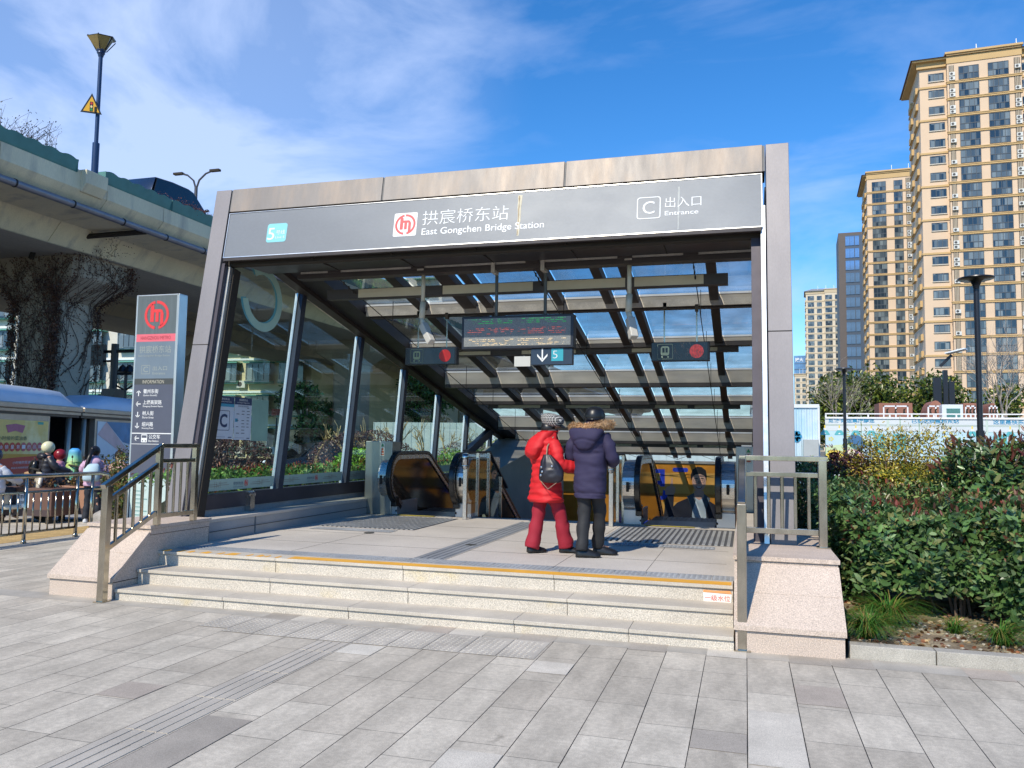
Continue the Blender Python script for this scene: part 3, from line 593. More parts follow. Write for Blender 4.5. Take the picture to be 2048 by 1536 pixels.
for x0, x1 in ((-6.66, -6.04), (.2, .48)):
    b = MB(); b.prism([(9.2, rz(9.2) - .16), (24.1, rz(24.1) - .16), (24.1, rz(24.1) + .05), (9.2, rz(9.2) + .05)], x0 if x0 < -1 else x0 + .02, x1, 'x'); b.build('side_beam', dsteel, cn)
    xe = -6.50 if x0 < -1 else .24
    b = MB(); b.prism([(9.25, rz(9.25) - .24), (24.1, rz(24.1) - .22), (24.1, rz(24.1) - .162), (9.25, rz(9.25) - .162)], xe - .08, xe + .08, 'x'); b.build('side_rail', dbrown, cn)
# bracing cables
b = MB()
for x0 in (-5.4, -2.62, -.6):
    p0 = Vector((x0, 9.95, 3.88)); p1 = Vector((x0 + (.0 if x0 > -1 else .15), 22.0, 1.15)); b.tube([p0, p1], .007, 5)
    for i in range(1, 7): 
        p = p0.lerp(p1, i / 7); b.tube([p, (p.x, p.y, rz(p.y) - .1)], .006, 4)
    for k in range(3): b.ell(p0.lerp(p1, .01 + .012 * k), (.012, .012, .03), 8, 5)
b.build('brace_cable', dk, cn)
b = MB()
for i in range(6):
    x0 = -6.0 + i * 1.03; b.tube([(x0, 23.6, 1.25), (x0 + 1.03, 23.3, 1.62)], .008, 4); b.tube([(x0, 23.3, 1.62), (x0 + 1.03, 23.6, 1.25)], .008, 4); b.tube([(x0, 23.6, 1.25), (x0, 23.3, 1.62)], .008, 4)
b.build('cross_brace', dk, cn)
# glass side walls
sideg = glass('green_side_glass', (.72, .82, .74), 1.0, .01, .035)
MY = [8.66, 10.38, 12.45, 14.50, 16.48, 18.45, 20.4]
for side in (0, 1):
    X = -6.60 if side == 0 else .255
    b = MB(); b.box(X - .10, X + .06, 8.62 if side == 0 else 9.4, 24.1, .75, .94); b.build('base_rail', mat('plum_panel', (.06, .056, .07), .45, .3, .15, 2), cn)
    b = MB(); b.box(X - .08, X + .035, 8.62 if side == 0 else 9.4, 24.1, .41, .748); b.build('base_stone', MATS['blue_grey_granite'], cn)
    for i, y in enumerate(MY):
        if side and i == 0: continue
        zt = (rz(y) - .2 - .94) / (1 - SB * KS * -1) if False else None
        # top where leaning mullion meets rail: y+k(z-.94), z = rz(.)-.22
        z = .94
        for _ in range(20): z = rz(y + KS * (z - .94)) - .23
        y2 = y + KS * (z - .94)
        b = MB(); b.add([(X - .05, y, .94), (X + .07, y, .94), (X + .07, y + .13, .94), (X - .05, y + .13, .94), (X - .05, y2, z), (X + .07, y2, z), (X + .07, y2 + .13, z), (X - .05, y2 + .13, z)], [(0, 3, 2, 1), (4, 5, 6, 7), (0, 1, 5, 4), (1, 2, 6, 5), (2, 3, 7, 6), (3, 0, 4, 7)])
        if i: mu = b.build('mullion', navy, cn)
        b = MB(); b.add([(X - .045, y - .025, .94), (X + .0, y - .025, .94), (X + .0, y - .002, .94), (X - .045, y - .002, .94), (X - .045, y2 - .025, z), (X + .0, y2 - .025, z), (X, y2 - .002, z), (X - .045, y2 - .002, z)], [(0, 3, 2, 1), (4, 5, 6, 7), (0, 1, 5, 4), (1, 2, 6, 5), (2, 3, 7, 6), (3, 0, 4, 7)])
        if i: b.build('pane_trim', silver, cn)
        if i < len(MY) - 1:
            yn = MY[i + 1]; zn = .94
            for _ in range(20): zn = rz(yn + KS * (zn - .94)) - .23
            yn2 = yn + KS * (zn - .94); b = MB()
            b.quad((X - .02, y, .94), (X - .02, yn, .94), (X - .02, yn2, zn), (X - .02, y2, z)); gp = b.build('side_pane', sideg, cn)
            if side == 0:
                fm = frame((X - .012, 0, 0), (0, 1, 0), (0, 0, 1))
                a_, c_ = y + .13 + KS * .05, yn - .02
                frost = mat('frosted_film', (.42, .55, .48), .5, 0, .04)
                flat([[(a_, .975), (c_, .975), (c_ + .03, 1.125), (a_ + .03, 1.125)]], fm, frost, gp, 'frosted_band', .002)
                for u in (.18, .8):
                    c0 = a_ + (c_ - a_) * u; ln = []
                    for k, (q0, q1, v) in enumerate(((-.24, .03, 1.03), (-.2, .0, 1.055), (-.02, .24, 1.045), (.03, .2, 1.07))): ln.append(rect(c0 + q0, v, c0 + q1, v + .004))
                    for k in (-.06, -.02, .03, .06): ln.append(rect(c0 + k, 1.01, c0 + k + .004, 1.095))
                    flat(ln, fm, mat('film_brown', (.16, .07, .05), .5, 0, 0), gp, 'bridge_motif', .004)
                mid = (a_ + c_) / 2
                if i < 3:
                    text('杭州地铁', (mid - .16, 1.03, mid + .06, 1.08), fm, mat('film_blue', (.06, .12, .2), .5, 0, 0), gp, 'lettering', .004, mirror=True)
                    text('HANGZHOU METRO', (mid - .16, 1.0, mid + .06, 1.015), fm, MATS['film_blue'], gp, 'lettering', .004, mirror=True)
                    flat(metro_logo((mid + .13, 1.052), .045), fm, redl, gp, 'logo', .004)
                if i == 0:
                    five = mat('five_decal', (.42, .66, .60), .5, 0, .06); fived = mat('five_decal_edge', (.12, .42, .52), .5, 0, .06)
                    # big mirrored 5: bowl open towards the left
                    def bowl(dx, dy): return ringpoly((10.03 + dx, 3.65 + dy), .345, .465, -172, 122, 40) 
                    def fitb(ps): return [[(9.95 + (q[0] - 10.03) * 1.05, q[1]) for q in p] for p in ps]
                    flat(fitb(bowl(-.045, .01)), fm, fived, gp, 'number_decal_edge', .003); flat(fitb(bowl(0, 0)), fm, five, gp, 'number_decal', .006)
# diagonal end frame and sloping bulkhead
b = MB(); b.beam((-6.52, 18.55, 1.38), (-6.52, 21.0, 2.12), .14, .2); b.build('diagonal_frame', navy, cn)
b = MB(); b.add([(-6.6, 18.2, 1.0), (-5.65, 18.2, 1.0), (-4.9, 22.2, 1.95), (-6.6, 22.2, 1.95), (-6.6, 18.2, -.5), (-5.65, 18.2, -.5), (-4.9, 22.2, -.5), (-6.6, 22.2, -.5)], [(0, 1, 2, 3), (4, 7, 6, 5), (0, 4, 5, 1), (1, 5, 6, 2), (2, 6, 7, 3), (3, 7, 4, 0)])
tag(b.build('sloping_bulkhead', conc), 'sloping concrete bulkhead rising behind the left escalator', 'concrete wall')
# stub post on the curb
b = MB(); b.box(-6.56, -6.47, 9.62, 9.72, .672, .9); b.tube([(-6.515, 9.6, .90), (-6.515, 9.74, .90)], .045, 10); tag(b.build('stub_post', STEEL), 'short rounded steel stub on the left curb against the dark rail', 'post')
# ---------------- railings ----------------
steelw = mat('weathered_steel_tube', (.46, .42, .35), .16, 1, .3, 5, stretch=(1, 1, .4))
def post(b, x, y, z0, z1, w=.07): b.box(x - w / 2, x + w / 2, y - w / 2, y + w / 2, z0, z1)
rl = thing('stair_railing', 'steel railing with two sloping handrails on the left cheek wall', 'railing', (-6.2, 6.74, 0))
def part(mb, name, parent, m=None, **k): return mb.build(name, m or steelw, parent, **k)
b = MB(); post(b, -6.215, 6.76, 0, 1.16, .075); part(b, 'post', rl, bev=.006); b = MB(); b.box(-6.27, -6.16, 6.70, 6.82, 0, .012); part(b, 'base_plate', rl)
b = MB(); post(b, -6.19, 7.47, .70, 1.55, .06); part(b, 'post', rl, bev=.005); b = MB(); post(b, -6.17, 8.05, .70, 1.55, .06); part(b, 'post', rl, bev=.005)
b = MB(); b.beam((-6.215, 6.70, 1.15), (-6.19, 7.50, 1.565), .06, .05); b.beam((-6.19, 7.48, 1.565), (-6.17, 8.10, 1.565), .06, .05); part(b, 'handrail', rl, bev=.006)
b = MB(); b.beam((-6.215, 6.76, 1.0), (-6.19, 7.5, 1.385), .045, .045); b.beam((-6.19, 7.5, 1.40), (-6.17, 8.04, 1.40), .045, .045); part(b, 'mid_rail', rl, bev=.004)
b = MB(); b.beam((-6.21, 6.79, .53), (-6.19, 7.44, .835), .04, .05); b.beam((-6.19, 7.5, .80), (-6.17, 8.03, .80), .04, .05); part(b, 'bottom_rail', rl, bev=.004)
for k in range(5):
    t_ = (k + 1) / 6; b = MB(); y = 6.76 + .72 * t_; b.tube([(-6.2, y, .53 + .31 * t_), (-6.2, y, 1.0 + .385 * t_)], .017, 8); part(b, 'baluster', rl)
for k in range(4):
    b = MB(); y = 7.6 + .11 * k; b.tube([(-6.18, y, .80), (-6.18, y, 1.39)], .015, 8); part(b, 'baluster', rl)
rr = thing('stair_railing', 'steel railing turning the corner on the right cheek wall beside the column', 'railing', (-.03, 6.9, 0))
b = MB(); post(b, -.035, 6.935, 0, 1.18, .075); part(b, 'post', rr, bev=.006); b = MB(); b.box(-.10, .03, 6.87, 7.0, 0, .012); part(b, 'base_plate', rr)
YR = 8.22
b = MB(); post(b, -.03, YR, .70, 1.55, .07); part(b, 'post', rr, bev=.005); b = MB(); post(b, .70, YR, .70, 1.53, .075); part(b, 'post', rr, bev=.005); b = MB(); b.box(.64, .76, YR - .06, YR + .06, .702, .715); part(b, 'base_plate', rr)
b = MB(); b.beam((-.035, 6.9, 1.175), (-.03, 7.55, 1.54), .06, .055); b.beam((-.03, 7.5, 1.54), (-.03, YR, 1.54), .06, .055); b.beam((-.06, YR, 1.54), (.745, YR, 1.54), .055, .05); part(b, 'handrail', rr, bev=.005)
b = MB(); b.beam((0, YR, 1.385), (.66, YR, 1.385), .045, .045); b.beam((-.035, 6.95, 1.03), (-.03, 7.55, 1.385), .04, .045); b.beam((-.03, 7.55, 1.385), (-.03, YR, 1.385), .04, .045); part(b, 'mid_rail', rr, bev=.004)
b = MB(); b.beam((0, YR, .845), (.66, YR, .845), .045, .055); b.beam((-.035, 6.96, .50), (-.03, 7.5, .80), .04, .045); b.beam((-.03, 7.5, .80), (-.03, YR, .80), .04, .045); part(b, 'bottom_rail', rr, bev=.004)
for k in range(5):
    b = MB(); x = .09 + .122 * k; b.tube([(x, YR, .87), (x, YR, 1.37)], .017, 8); part(b, 'baluster', rr)
for k in range(5):
    t_ = (k + 1) / 6; b = MB(); y = 6.94 + .58 * t_; b.tube([(-.032, y, .5 + .3 * t_), (-.032, y, 1.03 + .35 * t_)], .017, 8); part(b, 'baluster', rr)
# low street fence at the left
fe = thing('street_fence', 'low stainless steel fence with rounded end left of the steps', 'fence', (-10.7, 8, 0))
fy = [7.15, 8.05, 9.05, 9.98, 10.98, 11.3]
for y in fy: b = MB(); b.tube([(-10.7, y, 0), (-10.7, y, 1.0)], .028, 10); b.lathe((-10.7, y, 0), [(.045, 0), (.03, .06)], 10); part(b, 'post', fe, smooth=True)
b = MB(); b.tube([(-10.7, 6.0, 1.03), (-10.7, 11.45, 1.03), (-10.7, 11.62, 1.0), (-10.7, 11.68, .92), (-10.7, 11.66, .82), (-10.7, 11.5, .78), (-10.7, 11.3, .78)], .033, 10); part(b, 'handrail', fe, smooth=True)
b = MB(); b.tube([(-10.7, 6.0, .78), (-10.7, 11.3, .78)], .02, 8); part(b, 'mid_rail', fe, smooth=True)
b = MB(); b.tube([(-10.7, 6.0, .16), (-10.7, 10.98, .16)], .02, 8); part(b, 'bottom_rail', fe, smooth=True)
for i in range(5):
    for k in range(1, 7):
        y = fy[i] + (fy[i + 1] - fy[i]) * k / 7
        if i == 4: continue
        b = MB(); b.tube([(-10.7, y, .16), (-10.7, y, .78)], .012, 6); part(b, 'baluster', fe, smooth=True)

# ---------------- escalators ----------------
rubber = mat('black_handrail', (.012, .012, .013), .25, 0, .1, 4); drum = mat('escalator_steel', (.55, .53, .50), .28, .9, .08, 2, stretch=(.3, 2, 6)); lite = mat('skirt_steel', (.60, .60, .59), .4, .6, .1, 4)
def noseprof(r_, cyy, czz, y_end, n=18):   # closed side profile (y,z): rounded nose then back along top and down the slope
    pts = [(cyy + .05, .52)]
    for i in range(n + 1):
        a = math.pi * 1.40 - (math.pi * .90) * i / n
        pts.append((cyy + r_ * math.cos(a), czz + r_ * math.sin(a)))
    yk = cyy + 1.15; pts.append((yk, czz + r_)); 
    for i in range(1, 6):
        a = math.pi / 2 - R(30) * i / 5; pts.append((yk + .5 * math.cos(a), czz + r_ - .5 + .5 * math.sin(a)))
    yy, zz = pts[-1]; pts.append((yy + y_end, zz - y_end * math.tan(R(30)))); return pts
def balustrade(esc, x, sgn, yn, wide):
    """x handrail centre, sgn +1: steps are on the +x side"""
    pr = noseprof(.42, yn + .42, 1.03, 6.0)
    b = MB(); ring = []
    def off(p, o_):
        out = []
        for i, q in enumerate(p):
            a = Vector(p[max(i - 1, 0)]); c_ = Vector(p[min(i + 1, len(p) - 1)]); t = (c_ - a).normalized(); out.append((q[0] - t.y * o_, q[1] + t.x * o_))
        return out
    o1 = off(pr, .0)
    b.loft([[Vector((x + dx, q[0] + k[0] * 0, q[1])) for dx, q in ((-.045, p1), (-.045, p2), (.045, p2), (.045, p1))] for p1, p2, k in zip(off(pr, -.03), off(pr, .035), pr)], True)
    b.build('handrail', rubber, esc, bev=.012, smooth=True, angle=40)
    # steel inner ring and panel
    inn = off(pr, -.03); b = MB(); lo = [(q[0], .45 - max(0, q[0] - yn - 2.1) * math.tan(R(30))) for q in inn]
    b.loft([[Vector((x - .035, *p1)), Vector((x - .035, *p2)), Vector((x + .035, *p2)), Vector((x + .035, *p1))] for p1, p2 in zip(off(pr, -.10), inn)], True)
    b.build('handrail_guide', drum, esc, smooth=True, angle=40)
    ipp = off(pr, -.09)[1:]
    poly = ipp + [(ipp[-1][0], ipp[-1][1] - .85), (yn + 1.7, .40), (yn + .52, .40)]
    b = MB(); b.prism(poly, x - .012, x + .012, 'x'); b.build('panel', mat('brown_panel_reflection', (.06, .042, .032), .07, .15, 0, 1.5, col2=(.11, .055, .03), c2s=1.1, c2w=(.45, .65), stretch=(1, 1.6, .6)), esc)  # orange blotches paint a warm reflection onto the dark brown panel
    # outer steel drum housing
    xo = x - sgn * .045; x2 = xo - sgn * wide; q0, q1 = sorted((xo, x2))
    prd = [(q[0] + .03, q[1]) for q in off(pr, -.055)[1:22]] ; prd = prd + [(yn + 1.9, prd[-1][1]), (yn + 1.9, .64), (yn + .3, .64)]
    b = MB(); b.prism(prd, q0, q1, 'x'); b.build('newel_drum', drum, esc, bev=.01)
    b = MB(); z0, z1 = sorted((x + sgn * .03, x2)); b.box(z0, z1, yn + .30, yn + 1.2, .41, .635); b.build('skirt_box', lite, esc, bev=.004)
    b = MB(); b.box(x - .05, x + .05, yn + .22, yn + .36, .55, .72); b.build('handrail_entry', rubber, esc, bev=.01)
    b = MB(); xm = (q0 + q1) / 2; b.box(xm - .022, xm + .022, yn - .005, yn + .03, .93, 1.08); b.build('sensor', dk, esc, bev=.008)
    b = MB(); xs = x + sgn * .02; b.box(xs - .012, xs + .012, yn + .285, yn + .3, .46, .49); b.build('button', dk, esc)
def escalator(xl, xr, yn, lab):
    esc = thing('escalator', lab, 'escalator', ((xl + xr) / 2, yn, .41))
    balustrade(esc, xl, 1, yn, .20); balustrade(esc, xr, -1, yn, .20)
    b = MB(); b.box(xl + .06, xr - .06, yn + .2, yn + 1.1, .405, .418); b.build('landing_plate', mat('landing_steel', (.32, .32, .31), .4, .7, .15, 6, .1, 60), esc)
    b = MB(); b.box(xl + .10, xr - .35, yn + .12, yn + .2, .418, .422); b.build('yellow_warning', mat('comb_yellow', (.42, .34, .05), .6, 0, .3, 8), esc)
    for i in range(18):
        y = yn + 1.1 + .4 * i; z = .41 - max(0, i - 1) * .2
        b = MB(); b.box(xl + .08, xr - .08, y, y + .395, z - .22, z)
        for k in range(12): b.box(xl + .1 + k * (xr - xl - .2) / 12, xl + .1 + (k + .5) * (xr - xl - .2) / 12, y, y + .395, z, z + .006)
        b.build('tread', mat('escalator_tread', (.12, .12, .12), .45, .7, .15, 6), esc)
    b = MB(); b.box(xl + .065, xl + .075, yn + 1.1, yn + 4, .425, .435); b.box(xr - .075, xr - .065, yn + 1.1, yn + 4, .425, .435); 
    return esc
escalator(-5.74, -4.62, 12.45, 'left escalator with black handrails and steel newel drums')
escalator(-1.60, -.40, 12.45, 'right escalator with black handrails and steel newel drums')
cgl = glass('clear_rail_glass', (.80, .86, .82), 1.2, .01, .04)
def glassrail(x, sgn, lab, ys_):
    t = thing('glass_balustrade', lab, 'balustrade', (x, ys_[0], .41))
    tops = [1.50, 1.50, 1.50, 1.05]
    for i, y in enumerate(ys_): b = MB(); zz = .41 - max(0, i - 1) * .35; post(b, x, y, zz, tops[i] - .02, .05 if i else .065); b.build('post', STEEL, t, bev=.004)
    b = MB(); b.tube([(x, ys_[0] - .04, 1.46), (x, ys_[0] - .05, 1.42), (x, ys_[0] - .05, 1.28)], .055, 12); b.ell((x, ys_[0] - .05, 1.27), (.055, .055, .06), 12, 8); b.build('end_knob', mat('polished_blue_steel', (.45, .48, .52), .12, 1, 0), t, smooth=True)
    b = MB(); b.beam((x, ys_[0] - .03, 1.49), (x, ys_[2], 1.49), .06, .03); b.beam((x, ys_[2], 1.49), (x, ys_[3] + .4, .80), .06, .03); b.build('handrail', dsteel, t)
    for i in range(3):
        y0, y1 = ys_[i] + .04, ys_[i + 1] - .04; zt0, zt1 = (1.46, 1.46) if i < 2 else (1.42, 1.0); b = MB(); b.quad((x, y0, .48 - max(0, i - 1) * .2), (x, y1, .48 - i * .25), (x, y1, zt1), (x, y0, zt0)); b.build('pane', cgl, t)
glassrail(-4.37, 1, 'glass and steel balustrade left of the descending stairs', [12.43, 13.05, 13.65, 14.4])
glassrail(-1.97, -1, 'glass and steel balustrade right of the descending stairs', [12.3, 12.95, 13.55, 14.4])
def cabinet(x0, x1, y, lab, lx):
    t = thing('control_cabinet', lab, 'metal cabinet', ((x0 + x1) / 2, y, .41)); b = MB(); b.box(x0, x1, y, y + .35, .41, 1.65); b.build('body', mat('cabinet_steel', (.33, .34, .32), .35, .8, .15, 2, stretch=(2, 2, .5)), t, bev=.008)
    M = frame((lx, y - .002, 1.42), (1, 0, 0), (0, 0, 1)); flat([rect(0, -.02, .085, .21)], M, mat('label_cream', (.75, .73, .6), .6, 0, .03), t, 'label', .003)
    flat([[(.012, .14), (.073, .14), (.0425, .195)]], M, mat('label_green', (.05, .3, .1), .6, 0, .03), t, 'pictogram', .005); flat([circ((.042, .095), .02, 12), rect(.02, .03, .065, .07)], M, mat('label_brown', (.45, .1, .05), .6, 0, .1), t, 'pictogram', .005); flat([rect(.012, -.005, .073, .018)], M, MATS['label_brown'], t, 'band', .005)
cabinet(-6.30, -5.80, 12.7, 'grey steel cabinet with a warning label beside the left escalator', -6.02)
cabinet(-.14, .19, 12.7, 'grey steel cabinet with a warning label beside the right escalator', -.0)
# ---------------- poster wall ----------------
pw = thing('advert_poster', 'orange advertising poster with a smiling man pointing up on the end wall', 'poster', (-3.1, 24.17, -1))
org = mat('poster_orange', (.78, .30, .02), .55, 0, .03); orl = mat('poster_light_orange', (.90, .46, .09), .55, 0, .03)
PMw = frame((0, 24.17, 0), (1, 0, 0), (0, 0, 1))
b = MB(); b.box(-6.3, .1, 24.172, 24.198, -3.0, 1.11); b.build('sheet', org, pw)
hair = mat('print_black', (.012, .012, .015), .6, 0, 0); skin_p = mat('print_skin', (.72, .42, .30), .6, 0, .06, 3); jac = mat('print_navy', (.018, .02, .035), .6, 0, .05); shirt = mat('print_pale_blue', (.60, .70, .76), .6, 0, .05); blu = mat('print_blue', (.02, .06, .62), .5, 0, 0); col_p = mat('print_collar', (.10, .14, .17), .6, 0, 0); whp = mat('print_white', (.8, .78, .75), .6, 0, 0); lip = mat('print_lip', (.35, .08, .06), .6, 0, 0)
flat([[(-3.6, .85), (-1.75, .85), (-1.55, .25), (-3.6, .25)], [(-1.35, .86), (-.1, .86), (-.1, .25), (-1.5, .25)], [(-5.9, .8), (-4.6, .8), (-4.5, .2), (-5.9, .2)], [(-3.6, 0.0), (-1.9, 0.0), (-1.9, -.5), (-3.6, -.5)]], PMw, orl, pw, 'light_panel', .001)
def fig(cx_, s, flip):
    f = lambda p: [(cx_ + flip * s * a, .17 + s * c_) for a, c_ in p]
    flat([f([(-1.0, -1.2), (-.95, -.55), (-.62, -.2), (-.3, -.05), (-.08, .04), (.12, .02), (.38, -.12), (.62, -.28), (.75, -.8), (.8, -2.2), (-.55, -2.2), (-.6, -1.1)])], PMw, jac, pw, 'jacket', .002)
    flat([f([(-1.08, -.9), (-1.02, -.45), (-.98, .05), (-.72, .05), (-.74, -.4), (-.5, -.5), (-.5, -.95), (-.8, -1.15)])], PMw, jac, pw, 'sleeve', .003)
    flat([f([(-.1, .02), (.22, .02), (.28, -.6), (.26, -2.2), (-.06, -2.2), (-.16, -.6)])], PMw, shirt, pw, 'shirt', .004)
    flat([f([(-.08, .2), (.2, .2), (.22, 0), (.06, -.1), (-.1, 0)])], PMw, skin_p, pw, 'neck', .005)
    flat([f([(-.32, .0), (-.1, .12), (-.04, -.12), (-.14, -.42)]), f([(.40, -.04), (.22, .1), (.17, -.12), (.27, -.42)])], PMw, col_p, pw, 'collar', .006)
    flat([f(circ((.06, .50), .215, 28, .32))], PMw, skin_p, pw, 'face', .007)
    flat([f([(-.19, .5), (-.20, .68), (-.14, .85), (0, .95), (.14, .94), (.27, .84), (.30, .66), (.285, .5), (.24, .66), (.1, .72), (-.05, .70), (-.13, .64)])], PMw, hair, pw, 'hair', .008)
    flat([f(rect(-.08, .565, .02, .585)), f(rect(.11, .565, .21, .585)), f([(-.06, .52), (.0, .52), (-.03, .535)]), f([(.12, .52), (.19, .52), (.155, .535)])], PMw, hair, pw, 'eyes', .009)
    flat([[*q] for q in [f(p) for p in ringpoly((-.03, .52), .072, .08, 0, 360, 16) + ringpoly((.155, .52), .072, .08, 0, 360, 16)]], PMw, col_p, pw, 'spectacles', .0095)
    flat([f([(-.05, .33), (.17, .33), (.12, .265), (.0, .265)])], PMw, lip, pw, 'mouth', .009); flat([f([(-.03, .325), (.15, .325), (.1, .29), (.02, .29)])], PMw, whp, pw, 'teeth', .0095)
    flat([f([(.045, .50), (.075, .50), (.10, .41), (.02, .41)])], PMw, mat('print_shade', (.42, .2, .12), .6, 0, 0), pw, 'nose', .009)
    flat([f([(-.99, .04), (-1.0, .2), (-.93, .30), (-.84, .32), (-.80, .58), (-.76, .58), (-.75, .32), (-.68, .28), (-.68, .12), (-.74, .04)])], PMw, skin_p, pw, 'hand', .008)
fig(-1.36, .92, 1)
text('记', (-3.35, .0, -2.2, 1.0), PMw, blu, pw, 'lettering', .004, bold=.02); text('福', (-3.6, -.85, -2.6, .05), PMw, blu, pw, 'lettering', .004, bold=.02)
flat([rrect(-2.06, .88, -1.62, 1.0, .05)], PMw, blu, pw, 'badge', .004); text('出行服务', (-.42, .1, -.36, .62), PMw, hair, pw, 'lettering', .004)

# ---------------- hanging signs, cameras ----------------
blk = mat('black_sign', (.012, .013, .016), .18, 0, .1, 3); blkf = mat('sign_casing', (.02, .022, .03), .4, .3, .1); grn = mat('print_green', (.10, .16, .12), .5, 0, 0)
ls = thing('led_screen', 'wide LED passenger information screen hanging on two poles', 'screen', (-2.83, 9.93, 2.89))
b = MB(); b.box(-3.58, -2.08, 9.92, 10.1, 2.865, 3.30); b.build('casing', blkf, ls, bev=.01)
def ledmat():
    m = bpy.data.materials.new('led_matrix'); m.use_nodes = True; t = m.node_tree; n = t.nodes; l = t.links; bs = n['Principled BSDF']; bs.inputs['Roughness'].default_value = .5
    tx = n.new('ShaderNodeTexCoord'); br = n.new('ShaderNodeTexBrick'); br.offset = 0; mpp = n.new('ShaderNodeMapping'); mpp.inputs['Rotation'].default_value = (R(90), 0, 0); l.new(tx.outputs['Object'], mpp.inputs[0]); l.new(mpp.outputs[0], br.inputs['Vector']); br.inputs['Scale'].default_value = 1
    br.inputs['Brick Width'].default_value = .014; br.inputs['Row Height'].default_value = .014; br.inputs['Mortar Size'].default_value = .0025; br.inputs['Color1'].default_value = (.30, .32, .31, 1); br.inputs['Color2'].default_value = (.38, .40, .39, 1); br.inputs['Mortar'].default_value = (.06, .06, .06, 1); l.new(br.outputs[0], bs.inputs['Base Color']); return m
b = MB(); b.box(-3.545, -2.115, 9.915, 9.919, 2.90, 3.268); b.build('display', ledmat(), ls)
LM = frame((0, 9.912, 0), (1, 0, 0), (0, 0, 1)); rd = random.Random(5)
for nm, col, rows in (('green_text', (.02, .5, .08), (3.20, 3.225, 3.25)), ('red_text', (.75, .12, .08), (3.06, 3.085, 3.11, 3.13)), ('amber_text', (.75, .55, .3), (2.915, 2.935, 2.965, 2.985))):
    P = []
    for v in rows:
        u = -3.5 + rd.uniform(0, .05)
        while u < -2.18:
            w_ = rd.choice((.006, .006, .02, .045)); 
            if rd.random() < .55 and not (-2.9 < u < -2.82): P.append(rect(u, v, u + w_, v + .006))
            u += w_ + .008
    flat(P, LM, mat(nm, col, .5, 0, 0, emit=(col, .5)), ls, 'lit_characters', .002)
b = MB()
for x in (-3.13, -2.47): b.tube([(x, 10.0, 3.3), (x, 10.0, 3.93)], .022, 8); b.build('hanging_pole', mat('pole_grey', (.10, .105, .10), .5, .4, .1), ls) if x > -3 else None
b = MB()
for x in (-3.13, -2.47):
    b = MB(); b.box(x - .05, x + .05, 9.805, 9.825, 3.98, 4.09); b.box(x - .025, x + .025, 9.815, 10.0, 3.85, 4.0); b.build('bracket', galv, ls)
ds = thing('direction_sign', 'dark blue hanging sign with a down arrow and a teal 5', 'sign', (-2.37, 9.95, 2.66))
b = MB(); b.box(-2.64, -2.10, 9.95, 10.06, 2.655, 2.86); b.build('panel', mat('sign_navy', (.022, .035, .06), .3, 0, .1), ds, bev=.004)
M = frame((0, 9.948, 0), (1, 0, 0), (0, 0, 1))
flat([rect(-2.37, 2.70, -2.215, 2.86)], M, mat('teal_plate', (.03, .32, .40), .4, 0, .03), ds, 'line_plate', .002); text('5', (-2.35, 2.735, -2.29, 2.83), M, wht, ds, 'lettering', .004, bold=-.02)
flat([rect(-2.497, 2.715, -2.479, 2.86), [(-2.488, 2.69), (-2.42, 2.765), (-2.42, 2.795), (-2.488, 2.72)], [(-2.488, 2.69), (-2.488, 2.72), (-2.556, 2.795), (-2.556, 2.765)]], M, wht, ds, 'arrow', .003)
b = MB(); b.box(-2.87, -2.655, 9.98, 10.0, 2.64, 2.77); wb = tag(b.build('blank_plate', mat('blank_white', (.50, .50, .46), .5, 0, .06, 3)), 'blank whitish plate hanging left of the dark blue direction sign', 'plate')
